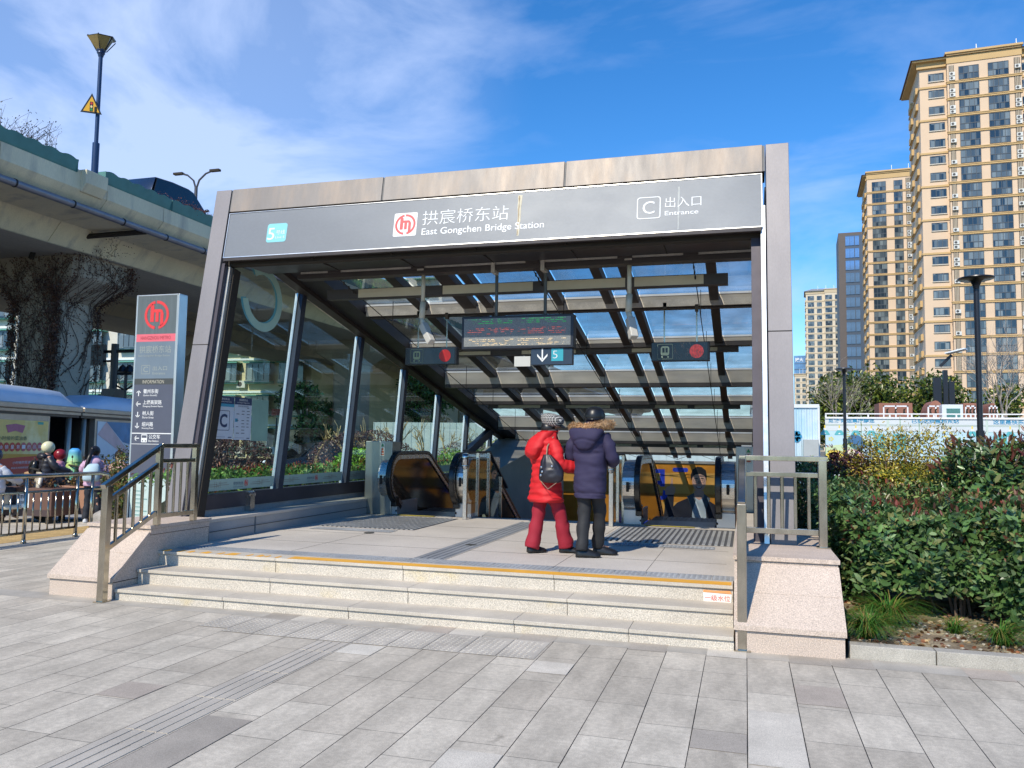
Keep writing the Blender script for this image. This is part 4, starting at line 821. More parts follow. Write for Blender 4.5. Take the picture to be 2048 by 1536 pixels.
def indicator(xc, w_, z0, z1, y, lab, faded):
    t = thing('train_indicator', lab, 'sign', (xc, y, z0)); b = MB(); b.box(xc - w_ / 2, xc + w_ / 2, y, y + .12, z0, z1); b.build('casing', blkf, t, bev=.004)
    b = MB(); b.box(xc - w_ / 2 + .01, xc + w_ / 2 - .03, y - .006, y - .001, z0 + .01, z1 - .01); b.build('face', blk, t)
    M = frame((xc - w_ / 2, y - .007, z0), (1, 0, 0), (0, 0, 1)); h = z1 - z0
    flat([circ((w_ * .78, h * .5), h * .36, 28)], M, mat('red_disc', (.62, .02, .02), .4, 0, .05) if not faded else mat('cracked_red', (.70, .07, .08), .5, 0, .35, 30), t, 'red_disc', .002)
    u = w_ * .11; g = grn if not faded else mat('faded_green', (.28, .36, .28), .5, 0, .1)
    s_ = h * .78; fr = [rect(u, h * .1, u + s_, h * .12), rect(u, h * .88, u + s_, h * .9), rect(u, h * .1, u + .004, h * .9), rect(u + s_ - .004, h * .1, u + s_, h * .9)]
    flat(fr + [rrect(u + s_ * .22, h * .3, u + s_ * .78, h * .78, .03), rect(u + s_ * .25, h * .17, u + s_ * .35, h * .27), rect(u + s_ * .65, h * .17, u + s_ * .75, h * .27)], M, g, t, 'train_symbol', .002)
    flat([rect(u + s_ * .32, h * .45, u + s_ * .47, h * .7), rect(u + s_ * .53, h * .45, u + s_ * .68, h * .7)], M, blk, t, 'symbol_windows', .004)
    if faded:
        P = []; rd = random.Random(9)
        for _ in range(60):
            x = rd.uniform(w_ * .38, w_ * .95); z = rd.uniform(.02, h - .05); a = rd.uniform(-.5, .5); P.append([(x, z), (x + .003, z), (x + .003 + a * .06, z + rd.uniform(.03, .07)), (x + a * .06, z + .05)])
        flat(P, M, mat('crack_grey', (.10, .11, .13), .6, 0, 0), t, 'cracked_film', .003)
    for k in (-.28, .28): b = MB(); x = xc + k * w_; b.tube([(x, y + .06, z1), (x, y + .06, 3.78)], .012, 6); b.build('hanging_rod', STEEL, t); 
    b = MB(); b.box(xc - .3 * w_, xc - .24 * w_, y + .03, y + .09, 3.66, 3.76); b.box(xc + .25 * w_, xc + .31 * w_, y + .03, y + .09, 3.62, 3.72); b.build('clamp', dk, t)
indicator(-4.83, .88, 2.885, 3.16, 11.95, 'black hanging train sign with a plain red disc at left', False)
indicator(-.91, .84, 2.885, 3.165, 11.95, 'black hanging train sign with cracked film over its red disc at right', True)
def camera_(x, x2, y, lab):
    t = thing('security_camera', lab, 'camera', (x, y, 3.2)); ivory = mat('ivory_plastic', (.55, .52, .42), .45, 0, .12, 4)
    b = MB(); b.box(x - .045, x + .045, y - .12, y - .08, 3.93, 4.05); b.build('mount_box', galv, t)
    b = MB(); b.tube([(x, y, 3.95), (x, y, 3.5)], .028, 10); b.tube([(x, y, 3.52), (x - .01, y, 3.30)], .04, 10); b.tube([(x - .01, y, 3.3), (x + .02, y, 3.2)], .036, 10); b.build('drop_pole', ivory, t, smooth=True)
    d = Vector((x2 - x, -.10, -.26)); b = MB(); p = Vector((x + .01, y, 3.22)); b.beam(p, p + d, .10, .10); b.build('camera_body', mat('camera_white', (.50, .48, .44), .4, 0, .06), t, bev=.012)
    b = MB(); q = p + d * .4; b.beam(q + Vector((.052, 0, 0)), q + Vector((.052, 0, 0)) + d * .5, .004, .05); b.build('side_label', blkf, t)
camera_(-4.15, -3.98, 9.95, 'beige security camera on a drop pole above the left train sign')
camera_(-1.38, -1.32, 9.95, 'beige security camera on a drop pole near the right train sign')

# ---------------- notices on the glass ----------------
def notice(y0, y1, z0, z1, lab, kind):
    t = thing('glass_notice', lab, 'notice', (-6.585, y0, z0)); M = frame((-6.59, 0, 0), (0, 1, 0), (0, 0, 1)); nv = mat('notice_navy', (.03, .05, .12), .5, 0, 0); wp = mat('notice_white', (.55, .60, .68), .55, 0, .03)
    if kind == 2:
        flat([rect(y0, z0, y1, z1)], M, mat('pale_green_sheet', (.24, .40, .34), .6, 0, .12, 3), t, 'sheet', .002); return
    flat([rect(y0, z0, y1, z1)], M, wp, t, 'sheet', .002); h = z1 - z0; w_ = y1 - y0
    flat([rect(y0, z1 - h * .17, y1, z1)], M, nv, t, 'heading_band', .003); text('拱宸桥东站', (y0 + w_ * .25, z1 - h * .085, y0 + w_ * .75, z1 - h * .03), M, wht, t, 'lettering', .005); text('East Gongchen Bridge Station', (y0 + w_ * .14, z1 - h * .14, y0 + w_ * .86, z1 - h * .105), M, wht, t, 'lettering', .005)
    if kind == 0:
        flat([rect(y0, z1 - h * .24, y1, z1 - h * .17)], M, mat('notice_teal', (.06, .30, .45), .5, 0, 0), t, 'teal_band', .003)
        o_ = rrect(y0 + w_ * .2, z0 + h * .2, y1 - w_ * .2, z1 - h * .33, .02, 4); i_ = rrect(y0 + w_ * .22, z0 + h * .212, y1 - w_ * .22, z1 - h * .342, .015, 4)
        flat([[o_[i], o_[(i + 1) % len(o_)], i_[(i + 1) % len(i_)], i_[i]] for i in range(len(o_))], M, nv, t, 'frame_line', .004); text('C', (y0 + w_ * .32, z0 + h * .27, y1 - w_ * .32, z1 - h * .41), M, nv, t, 'lettering', .005, bold=.03)
    else:
        rd = random.Random(2); P = []
        for r_ in range(9):
            v = z1 - h * (.25 + .075 * r_)
            for k in range(3):
                if rd.random() < .8: P.append(rect(y0 + w_ * (.12 + .3 * k), v, y0 + w_ * (.12 + .3 * k + rd.uniform(.12, .2)), v + .009))
        flat(P, M, mat('notice_grey', (.08, .09, .12), .5, 0, 0), t, 'printed_lines', .004); flat([rect(y0 + w_ * .05, z0 + h * .42, y0 + w_ * .2, z0 + h * .5)], M, MATS['notice_teal'], t, 'teal_mark', .004)
        text('首末班车时刻', (y0 + w_ * .2, z1 - h * .225, y0 + w_ * .8, z1 - h * .185), M, nv, t, 'lettering', .004)
    flat([rect(y0 + w_ * .05, z0 + h * .045, y0 + w_ * .6, z0 + h * .05), rect(y0 + w_ * .75, z0 + h * .03, y0 + w_ * .92, z0 + h * .05)], M, MATS['notice_navy'], t, 'small_print', .004)
notice(8.90, 9.34, 1.65, 2.21, 'white notice with a large framed C on the glass wall', 0)
notice(9.35, 9.74, 1.64, 2.215, 'white timetable notice on the glass right of the C notice', 1)
notice(9.75, 10.15, 1.63, 2.21, 'plain pale green sheet on the glass beside the timetable', 2)
# ---------------- totem ----------------
TY = 12.0; tx0, tx1 = -10.56, -9.72
tt = thing('sign_totem', 'tall grey information totem with a red round logo and street directions', 'sign totem', ((tx0 + tx1) / 2, TY, 0))
alu = mat('totem_aluminium', (.55, .58, .58), .35, .6, .06, 2)
b = MB(); b.box(tx0, tx1, TY + .01, TY + .2, .12, 4.2); b.build('body', mat('totem_blue_grey', (.13, .17, .24), .35, .3, .08, 1), tt, bev=.02)
b = MB(); b.box(tx0 - .03, tx0 + .005, TY - .01, TY + .21, .12, 4.22); b.box(tx1 - .005, tx1 + .05, TY - .01, TY + .21, .12, 4.22); b.box(tx0 - .03, tx1 + .05, TY - .01, TY + .21, 4.2, 4.225); b.build('edge_frame', alu, tt, bev=.008)
b = MB(); b.box(tx0 + .05, tx1 - .05, TY + .03, TY + .18, 0, .12); b.build('foot', dk, tt)
TM = frame((tx0, TY - .002, 0), (1, 0, 0), (0, 0, 1)); w_ = tx1 - tx0
def zpx(y): return at(315, y, TY).z
tg = mat('totem_brushed', (.20, .22, .22), .35, .6, .12, 3, stretch=(6, 1, .4)); tb = mat('totem_slate', (.09, .10, .14), .5, .1, .06); tm_ = mat('totem_mid', (.19, .24, .29), .42, .3, .08, 2)
flat([rect(0, zpx(668), w_, 4.2)], TM, tg, tt, 'logo_field', .004); flat([rect(0, zpx(683), w_, zpx(668))], TM, mat('coral_band', (.72, .14, .18), .5, 0, .05), tt, 'coral_band', .005)
flat([rect(0, zpx(757), w_, zpx(683))], TM, tm_, tt, 'name_field', .004); flat([rect(0, zpx(769), w_, zpx(757))], TM, mat('info_band', (.06, .065, .065), .5, 0, 0), tt, 'info_band', .005); flat([rect(0, .95, w_, zpx(769))], TM, tb, tt, 'direction_field', .004)
flat([rect(0, zpx(868), w_, zpx(866)), rect(0, zpx(889), w_, zpx(888))], TM, wht, tt, 'divider', .006)
flat(metro_logo((w_ / 2, zpx(630)), .26), TM, redl, tt, 'logo', .008)
pal = mat('worn_grey_print', (.33, .36, .33), .5, 0, .1); 
text('HANGZHOU METRO', (w_ * .12, zpx(679), w_ * .88, zpx(672)), TM, mat('coral_dark', (.42, .06, .07), .5, 0, 0), tt, 'lettering', .008)
text('拱宸桥东站', (w_ * .1, zpx(706), w_ * .9, zpx(691)), TM, pal, tt, 'lettering', .006); text('East Gongchen Bridge Station', (w_ * .08, zpx(714), w_ * .88, zpx(709)), TM, pal, tt, 'lettering', .006)
text('C', (w_ * .22, zpx(744), w_ * .34, zpx(733)), TM, pal, tt, 'lettering', .006); flat([rect(w_ * .17, zpx(748), w_ * .39, zpx(747)), rect(w_ * .17, zpx(731), w_ * .39, zpx(730)), rect(w_ * .17, zpx(748), w_ * .18, zpx(730)), rect(w_ * .38, zpx(748), w_ * .39, zpx(730))], TM, pal, tt, 'badge_outline', .006)
text('出入口', (w_ * .46, zpx(741), w_ * .82, zpx(732)), TM, pal, tt, 'lettering', .006); text('Entrance', (w_ * .46, zpx(749), w_ * .78, zpx(744)), TM, pal, tt, 'lettering', .006); text('INFORMATION', (w_ * .22, zpx(767), w_ * .76, zpx(760)), TM, mat('cream_print', (.5, .48, .4), .5, 0, 0), tt, 'lettering', .008)
for y, rot, zh, en in ((786, 0, '衢州东街', 'Quzhou Street(E)'), (808, 90, '上塘高架路', 'Shangtang Elevated Expwy'), (830, 180, '树人街', 'Shuren Street'), (852, 180, '绍兴路', 'Shaoxing Road'), (877, 90, '公交车', 'Bus Station')):
    flat(arrow((w_ * .13, zpx(y)), .11, rot), TM, wht, tt, 'arrow', .006); u = w_ * (.25 if y < 870 else .44); k = len(zh)
    text(zh, (u, zpx(y + 1), u + w_ * .095 * k, zpx(y - 8)), TM, wht, tt, 'lettering', .006, bold=.01); text(en, (u, zpx(y + 7), u + w_ * (.02 * len(en) + .03), zpx(y + 3)), TM, wht, tt, 'lettering', .006, bold=.01)
flat([rrect(w_ * .25, zpx(885), w_ * .4, zpx(869), .01)], TM, wht, tt, 'bus_symbol', .006); flat([rect(w_ * .265, zpx(876), w_ * .385, zpx(871)), circ((w_ * .29, zpx(882)), .012, 10), circ((w_ * .36, zpx(882)), .012, 10)], TM, tb, tt, 'bus_symbol_detail', .008)
flat([rect(w_ * .04, .16, w_ * .96, .95)], TM, mat('street_map_print', (.50, .62, .60), .5, 0, .1, 12), tt, 'street_map', .006)
flat([rect(w_ * .1, .7 - .07 * i, w_ * (.3 + .09 * (i % 3)), .715 - .07 * i) for i in range(7)], TM, mat('map_line', (.12, .3, .3), .5, 0, 0), tt, 'map_lines', .008)

# ---------------- bus shelters ----------------
A_ = atz(0, 806, 2.45); B_ = atz(268, 827, 2.45); su = Vector((B_.x - A_.x, B_.y - A_.y, 0)).normalized(); sn = Vector((su.y, -su.x, 0))
if sn.dot(Vector((1, -1, 0))) < 0: sn = -sn
def son(px, py, o=0.):
    d = w_of(Vector((px - 1024, py - 768, F))); P = Vector((A_.x, A_.y, 0)) + sn * o; t = (P - CAMP).dot(sn) / d.dot(sn); q = CAMP + d * t; return (q - Vector((A_.x, A_.y, 0))).dot(su), q.z
def SP(u, o, z): return Vector((A_.x, A_.y, 0)) + su * u + sn * o + Vector((0, 0, z))
SM = Matrix((su, -sn, (0, 0, 1))).transposed().to_4x4(); SM.translation = (A_.x, A_.y, 0)   # local x along, local y away from viewer
shroof = mat('shelter_roof_white', (.50, .58, .70), .4, .1, .08, 1); brz = mat('shelter_gutter', (.38, .34, .29), .4, .6, .12, 4); sdark = mat('shelter_dark', (.012, .012, .016), .4, 0, .2)
def shelter(u0, u1, lab, ad):
    t = thing('bus_shelter', lab, 'bus shelter', tuple(SP((u0 + u1) / 2, 0, 0)))
    b = MB(); rings = []
    for i in range(11):
        a = i / 10; sc_ = 1 if .12 < a < .88 else math.sqrt(max(.02, 1 - ((.12 - min(a, 1 - a)) / .12) ** 2))
        u = u0 + .05 + (u1 - u0 - .1) * a; prof = [(-.05, 2.50), (-.02, 2.50 + .2 * sc_), (.10, 2.50 + .40 * sc_), (.5, 2.50 + .47 * sc_), (1.3, 2.50 + .45 * sc_), (1.9, 2.5 + .2 * sc_), (2.0, 2.5)]
        rings.append([SM @ Vector((u, y, z)) for y, z in prof])
    b.loft(rings, True); b.build('roof', shroof, t, smooth=True, angle=50)
    b = MB(); b.box(u0, u1, -.12, .02, 2.36, 2.5, SM); b.box(u0, u1, -.06, .1, 2.26, 2.36, SM); b.build('gutter', brz, t, bev=.02)
    b = MB(); b.box(u0, u1, 1.5, 1.6, 0, 2.3, SM); b.box(u0, u1, .0, 1.9, 2.2, 2.26, SM); b.build('back_panel', sdark, t)
    for u in (u0 + .35, u1 - .35): b = MB(); b.tube([SM @ Vector((u, .1, 0)), SM @ Vector((u, .1, 2.28))], .075, 12); b.build('column', brz, t, smooth=True)
    return t
uj = son(161, 815)[0]; 
t1 = shelter(son(-330, 800)[0], uj - .05, 'nearer bus shelter with a yellow and red advert, white arched roof', 1)
t2 = shelter(uj + .05, son(520, 835)[0], 'farther bus shelter with a pale blue advert beside the totem', 2)
def adbox(x0, x1, yt0, yb0, t, lab):
    u0, _ = son(x0, yt0); u1, _ = son(x1, yt0); zt = son((x0 + x1) / 2, yt0)[1]; zb = son((x0 + x1) / 2, yb0)[1]
    b = MB(); b.box(u0, u1, .02, .2, zb - .06, zt + .22, SM); b.build('advert_case', brz, t, bev=.01)
    b = MB(); b.box(u0 + .12, u1 - .1, .0, .018, zb, zt, SM); return b, u0 + .12, u1 - .1, zb, zt
b, u0, u1, z0, z1 = adbox(-115, 102, 838, 950, t1, ''); ad1 = b.build('advert', mat('advert_yellow', (.74, .54, .16), .4, 0, .12, 1.2, col2=(.85, .72, .36), c2s=.8), t1)
AM = frame(SP(0, 0, 0), su, (0, 0, 1)); h = z1 - z0
rdm = mat('advert_red', (.55, .03, .02), .4, 0, .05); orr = mat('advert_orange', (.62, .30, .02), .4, 0, .05); inkm = mat('advert_ink', (.05, .09, .06), .5, 0, 0)
flat([[(u0, z0), (u1, z0), (u1, z0 + h * .33), (u1 - 1.2, z0 + h * .31), (u0, z0 + h * .22)]], AM, rdm, t1, 'advert_red_field', .006)
flat([[(u0, z0 + h * .22), (u1 - 1.2, z0 + h * .31), (u1, z0 + h * .33), (u1, z0 + h * .35), (u0, z0 + h * .4)]], AM, orr, t1, 'advert_orange_field', .005)
ua, _ = son(4, 900, 0); ub, _ = son(50, 900, 0); uw = u1 - u0
text('小时候的菜油香', (u1 - 2.15, z0 + h * .62, u1 - .95, z0 + h * .70), AM, inkm, t1, 'lettering', .008)
for i, ch in enumerate('好油销量第一的品牌'):
    u = u1 - 2.25 + .235 * i; flat([circ((u, z0 + h * .5), .115, 18)], AM, rdm if i < 5 else mat('advert_rose', (.55, .12, .12), .5, 0, 0), t1, 'advert_disc', .008); text(ch, (u - .07, z0 + h * .465, u + .07, z0 + h * .535), AM, wht, t1, 'lettering', .011)
text('小时候的菜油香', (u1 - 1.5, z0 + h * .18, u1 - .62, z0 + h * .235), AM, wht, t1, 'lettering', .009); text('来自乡村老榨坊的味道', (u1 - 1.55, z0 + h * .09, u1 - .62, z0 + h * .13), AM, wht, t1, 'lettering', .009)
flat([[(u1 - 1.85, z0 + h * .9), (u1 - 1.45, z0 + h * .93), (u1 - 1.05, z0 + h * .9), (u1 - 1.15, z0 + h * .76), (u1 - 1.45, z0 + h * .8), (u1 - 1.75, z0 + h * .76)]], AM, mat('advert_mauve', (.45, .13, .2), .5, 0, .15, 6), t1, 'advert_bowl', .007)
flat([rect(u1 - .5, z0 + h * .93, u1 - .25, z0 + h * .98)], AM, mat('advert_green', (.05, .4, .3), .5, 0, 0), t1, 'advert_badge', .007)
b, u0, u1, z0, z1 = adbox(192, 330, 846, 942, t2, ''); b.build('advert', mat('advert_pale_blue', (.56, .66, .74), .4, 0, .08, 1.2, col2=(.72, .66, .66), c2s=.7), t2); h = z1 - z0
flat([[(u0 + .5, z1), (u1, z1), (u1, z0 + h * .35), (u0 + 1.6, z0 + h * .6)]], AM, mat('advert_deep_blue', (.04, .20, .40), .4, 0, .3, 1.5), t2, 'advert_blue_field', .006)
flat([[(u0, z0 + h * .75), (u0 + .5, z1), (u0 + 1.0, z0 + h * .8), (u0 + 2.0, z0 + h * .42), (u1, z0 + h * .2), (u1, z0 + h * .1), (u0 + 1.7, z0 + h * .35)]], AM, mat('advert_dusk', (.55, .40, .42), .4, 0, .12, 2), t2, 'advert_ribbon', .007)
text('同一个地球', (son(196, 915)[0], son(210, 919)[1], son(256, 915)[0], son(210, 908)[1]), AM, inkm, t2, 'lettering', .009)

# ---------------- elevated road ----------------
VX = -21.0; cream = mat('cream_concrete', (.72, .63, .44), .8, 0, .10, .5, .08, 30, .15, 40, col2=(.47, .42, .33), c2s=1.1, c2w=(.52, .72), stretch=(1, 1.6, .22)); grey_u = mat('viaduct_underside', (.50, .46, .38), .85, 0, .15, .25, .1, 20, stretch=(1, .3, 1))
va = thing('elevated_road', 'long cream concrete viaduct passing left of and behind the station', 'viaduct', (-30, 40, 8.5))
Y0, Y1 = -25, 190
b = MB(); pr = [(VX, 10.42), (VX, 9.78), (VX - .28, 9.42), (VX - .33, 9.3), (VX - 1.9, 9.16), (VX - 2.45, 8.46), (VX - 7.6, 8.46), (VX - 8.1, 9.1), (VX - 12.5, 9.1), (VX - 13, 8.46), (VX - 18.2, 8.46), (VX - 18.8, 9.16), (VX - 21, 9.3), (VX - 21.3, 10.42), (VX - 21, 10.42), (VX - 21, 10.0), (VX - .3, 10.0), (VX - .3, 10.42)]
seg = [Y0, -8, 18.0, 22.15, 24.95, 45, 68, 92, 120, Y1]
for a, c_ in zip(seg[:-1], seg[1:]):
    b = MB(); b.prism(pr, a + .012, c_ - .012, 'y'); b.build('deck_section', cream, va)
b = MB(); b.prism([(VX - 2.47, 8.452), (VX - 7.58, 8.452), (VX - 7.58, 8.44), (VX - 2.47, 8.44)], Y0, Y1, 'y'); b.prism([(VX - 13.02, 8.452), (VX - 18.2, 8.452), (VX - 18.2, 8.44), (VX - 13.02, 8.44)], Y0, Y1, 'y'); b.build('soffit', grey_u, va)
b = MB(); b.tube([(VX - .22 + .12, y, 9.25) for y in range(-20, 180, 10)], .12, 12); b.build('drain_pipe', mat('grey_pipe', (.22, .21, .24), .35, .3, .12, 2), va, smooth=True)
for y in np.arange(12, 60, 2.2): b = MB(); b.tube([(VX - .1, y, 9.25), (VX - .1, y + .05, 9.25)], .135, 12); b.build('pipe_bracket', dk, va)
b = MB(); b.tube([(VX - .1, 24.2, 9.2), (VX - 1.6, 23.6, 9.0), (VX - 4.2, 23.35, 8.9), (VX - 4.4, 23.3, 8.2)], .10, 8); b.build('drain_branch', dk, va)
b = MB(); b.prism([(VX + .22, 10.46), (VX + .22, 10.0), (VX + .02, 9.72), (VX - .1, 9.72), (VX - .1, 10.46)], 21.0, 21.95, 'y'); b.build('lamp_bracket', cream, va, bev=.03)
b = MB(); b.box(VX - 21, VX - .3, Y0, Y1, 10.0, 10.5) if False else None
vine_pts = []
def pier(y, x=-26.0, lab=''):
    t = thing('viaduct_pier', lab, 'pier', (x, y, 0)); pc = mat('pier_concrete', (.40, .35, .28), .85, 0, .15, .5, .1, 30, .2, 40)
    def oct_(w, d, z, c_=.28): return [Vector((x + a, y + b_, z)) for a, b_ in ((-w + c_, -d), (w - c_, -d), (w, -d + c_), (w, d - c_), (w - c_, d), (-w + c_, d), (-w, d - c_), (-w, -d + c_))]
    b = MB(); b.loft([oct_(1.02, 1.02, 0), oct_(1.02, 1.02, 6.85)]); b.build('shaft', pc, t)
    b = MB(); b.loft([oct_(1.06, 1.06, 6.85), oct_(2.15, 1.35, 7.55), oct_(2.25, 1.35, 7.65), oct_(2.25, 1.35, 8.44)]); b.build('capital', pc, t); return t
pier(25.2, lab='vine covered pier behind the bus shelters'); 
for y in (50, 75, 100): pier(y, lab='viaduct pier seen through the glass wall, %s' % {50: 'the nearest of them', 75: 'the middle one', 100: 'the farthest one'}[y])
for y in (27, 46, 72, 100): pier(y, -36.5, lab='shaded pier under the far half of the viaduct, %s' % {27: 'nearest the bus shelters', 46: 'second along the road', 72: 'third along the road', 100: 'farthest along the road'}[y])
# climbing vines
rv = random.Random(21); b = MB(); LP = []
def vwalk(face, x, z, ang, n_, r0):
    pts = []
    for i in range(n_):
        hw = 1.04 if z < 6.85 else 1.04 + (z - 6.85) * 1.6
        hw = min(hw, 2.27); hd = 1.04 if z < 6.85 else min(1.08 + (z - 6.85) * .45, 1.38)
        x = max(-hw, min(hw, x)); p = Vector((-26 + x, 25.2 - hd - .02, z)) if face == 0 else Vector((-26 + hw + .02, 25.2 + max(-hd, min(hd, x)), z))
        pts.append(p); LP.append(p) if rv.random() < .5 else None
        ang += rv.uniform(-.35, .35); ang += (math.pi / 2 - ang) * .06; x += math.cos(ang) * .17; z += math.sin(ang) * .17
        if z > 8.4: break
        if i > 6 and rv.random() < .07 and n_ > 14: vwalk(face, x, z, ang + rv.choice((-.8, .8)), n_ // 2, r0 * .6)
    if len(pts) > 2: b.tube(pts, [r0 * (1 - .6 * i / len(pts)) for i in range(len(pts))], 4, False)
for k in range(78): vwalk(k % 3 == 0, rv.uniform(-.1, 1.0) if k % 2 else rv.uniform(-.9, .9), rv.uniform(0, 2.5) if k % 3 else rv.uniform(2.5, 6.5), rv.uniform(.7, 2.4), 42, rv.uniform(.008, .019))
vn = tag(b.build('climbing_vine', mat('vine_bark', (.075, .048, .038), .9, 0, .3, 4)), 'bare dark vines climbing the pier behind the bus shelters', 'climbing plant')
LPa = np.array([tuple(p) for p in LP]); k_ = len(LPa); LPa = np.repeat(LPa, 3, 0) + rng.normal(0, .09, (k_ * 3, 3)); 
leaves('dry_leaf', LPa, np.tile((.3, -1, .2), (len(LPa), 1)), .07, G('5a3a2c', '4a2e24', '6b4632'), vn, .7)
Pv = rng.normal(0, 1, (1500, 3)) * np.array([.7, .5, .55]) + np.array([-24.0, 24.3, 8.9]); Pv = Pv[(Pv[:, 2] < 9.6)]
hv = MB()
for k in range(60):
    p = Vector((-24.2 + rv.gauss(0, .5), 24.3 + rv.gauss(0, .3), 9.1)); q = [p]
    for i in range(9): p = p + Vector((rv.uniform(-.12, .16), rv.uniform(-.1, .1), -rv.uniform(.02, .2))); q.append(p)
    hv.tube(q, .008, 3, False)
hv = tag(hv.build('hanging_vine', MATS['vine_bark']), 'tangle of reddish dry vines hanging where the drain meets the deck', 'climbing plant'); leaves('dry_leaf', Pv, np.tile((0, -.5, -1), (len(Pv), 1)), .06, G('55302a', '3a2320', '6b4030'), hv, .6)
# planter troughs along the parapet
grt = mat('green_trough', (.075, .21, .19), .55, 0, .12, 2); 
def trough():
    t = thing('planter_trough', 'green scalloped planter trough on the viaduct edge', 'planter', (VX, 0, 10.42), 'green planter troughs along the viaduct edge'); b = MB(); n_ = 30
    def top(i): return 10.68 + .08 * abs(math.sin(math.pi * 5 * i / n_ / 1.0 + .3))
    for i in range(n_):
        y0, y1 = 3.3 * i / n_, 3.3 * (i + 1) / n_; a, c_ = top(i), top(i + 1)
        for x, s_ in ((VX + .02, 0), (VX - .45, 1)): b.add([(x, y0, 10.34), (x, y1, 10.34), (x + .06, y1, c_), (x + .06, y0, a), (x - .02, y0, 10.30), (x - .02, y1, 10.30), (x + .03, y1, c_), (x + .03, y0, a)], [(0, 1, 2, 3), (7, 6, 5, 4), (3, 2, 6, 7), (0, 4, 5, 1)])
    b.box(VX - .45, VX + .0, 0, 3.3, 10.43, 10.55); b.box(VX - .45, VX + .06, 0, .02, 10.3, 10.72); b.box(VX - .45, VX + .06, 3.28, 3.3, 10.3, 10.72); b.build('trough', grt, t)
    return t
tr0 = trough(); k = 0
ys_t = [17.5 - 3.36 * i for i in range(4)] + [21.98 + 3.36 * i for i in range(20)]
for y in ys_t:
    o = tr0 if k == 0 else dup(tr0); o.location = (VX, y, 10.42); k += 1
def twigs(name, c, sx, sy, n_, h_, lab, cat, cols, lf=200, ls=.05, m=None, grp=None):
    b = MB(); r_ = random.Random(int(abs(c[0] * 7 + c[1] * 13))); tips = []
    for i in range(n_):
        p = Vector((c[0] + r_.uniform(-sx, sx), c[1] + r_.uniform(-sy, sy), c[2])); q = [p]; d = Vector((r_.gauss(0, .35), r_.gauss(0, .35), 1))
        for j in range(5): p = p + d * (h_ / 5) * r_.uniform(.6, 1.2); d += Vector((r_.gauss(0, .35), r_.gauss(0, .35), -.05)); q.append(p); tips.append(p)
        b.tube(q, [.012 * (1 - .15 * i) for i in range(6)], 3, False)
    o = tag(b.build(name, m or mat('twig_bark', (.10, .07, .05), .9, 0, .2)), lab, cat, grp)
    T = np.array([tuple(tips[r_.randrange(len(tips))]) for _ in range(lf)]) + rng.normal(0, .06, (lf, 3)); leaves('foliage', T, np.tile((0, 0, 1.), (lf, 1)), ls, cols, o, .5); return o
for i, y in enumerate((15.2, 17.4, 19.3)): twigs('scrub_plant', (VX - .25, y, 10.5), .2, 1.0, 40, .95, 'scrubby leafless plant in a viaduct trough, %s' % ('nearest the left edge of the photo', 'in the middle of the three', 'nearest the blue lamp')[i], 'plant', G('4a4632', '3a3a28', '6b5b3a'), 260, .07)
for i, y in enumerate((26.0, 28.2, 30.4)): twigs('dry_plant', (VX - .2, y, 10.5), .15, 1.1, 46, .42, 'reddish dry plants in a trough in front of the dark car, %s' % ('at its rear', 'along its doors', 'at its bonnet')[i], 'plant', G('8a5a44', 'a0654a', '6a3f30'), 700, .055)
# blue lamp on the viaduct
bl = thing('street_lamp', 'dark blue street lamp with a fan shaped head on the viaduct edge', 'street lamp', (-20.9, 21.45, 10.4)); bpm = mat('lamp_navy', (.02, .045, .11), .35, .2, .1, 3)
b = MB(); b.tube([(-20.9, 21.45, 10.4), (-20.9, 21.45, 11.5)], .11, 14); b.tube([(-20.9, 21.45, 11.5), (-20.9, 21.45, 14.6)], .065, 14); b.build('pole', bpm, bl, smooth=True, angle=50)
b = MB(); b.lathe((-20.9, 21.45, 14.5), [(.08, 0), (.10, .08), (.13, .12), (.12, .16), (.15, .2), (.15, .24)], 16); b.build('collar', bpm, bl, smooth=True, angle=40)
b = MB(); b.lathe((-20.9, 21.45, 14.72), [(.15, 0), (.42, .40)], 6, Matrix.Rotation(R(8), 4, 'X')); b.build('shade', mat('lamp_amber', (.28, .20, .07), .35, 0, .15, 4), bl)
b = MB(); b.lathe((-20.9, 21.45, 15.11), [(.44, 0), (.47, .04), (.30, .09), (.04, .12)], 6, Matrix.Rotation(R(8), 4, 'X'))
for k in range(6): a = R(60 * k); b.beam((-20.9 + .17 * math.cos(a), 21.45 + .17 * math.sin(a), 14.72), (-20.9 + .44 * math.cos(a), 21.45 + .44 * math.sin(a), 15.13), .03, .03)
b.build('head_frame', mat('lamp_dark', (.015, .018, .025), .4, 0, .1), bl)
ws = thing('warning_sign', 'yellow triangular traffic light warning sign on the blue lamp post', 'sign', (-20.88, 21.3, 12.5)); du = Vector((.80, .60, 0)).normalized(); WM = frame((-20.98, 21.25, 12.46), du, (0, 0, 1)) @ Matrix.Diagonal((.68, .85, 1, 1))
flat([[(-.48, 0), (.48, 0), (0, .82)]], WM, mat('sign_black', (.02, .02, .02), .4, 0, 0), ws, 'rim', .0); flat([[(-.36, .07), (.36, .07), (0, .69)]], WM, mat('sign_amber', (.80, .42, .02), .4, 0, .03), ws, 'face', .004)
for v, cn_, cc in ((.40, 'print_lamp_red', (.6, .04, .02)), (.27, 'print_lamp_amber', (.8, .6, .3)), (.15, 'print_lamp_green', (.03, .3, .06))): flat([circ((0, v), .05, 14)], WM, mat(cn_, cc, .4, 0, 0), ws, 'light_symbol', .009)
flat([rrect(-.075, .08, .075, .47, .03)], WM, MATS['sign_black'], ws, 'symbol_case', .006); b = MB(); b.box(-20.95, -20.85, 21.3, 21.4, 12.5, 12.7); b.build('clamp', dk, ws)
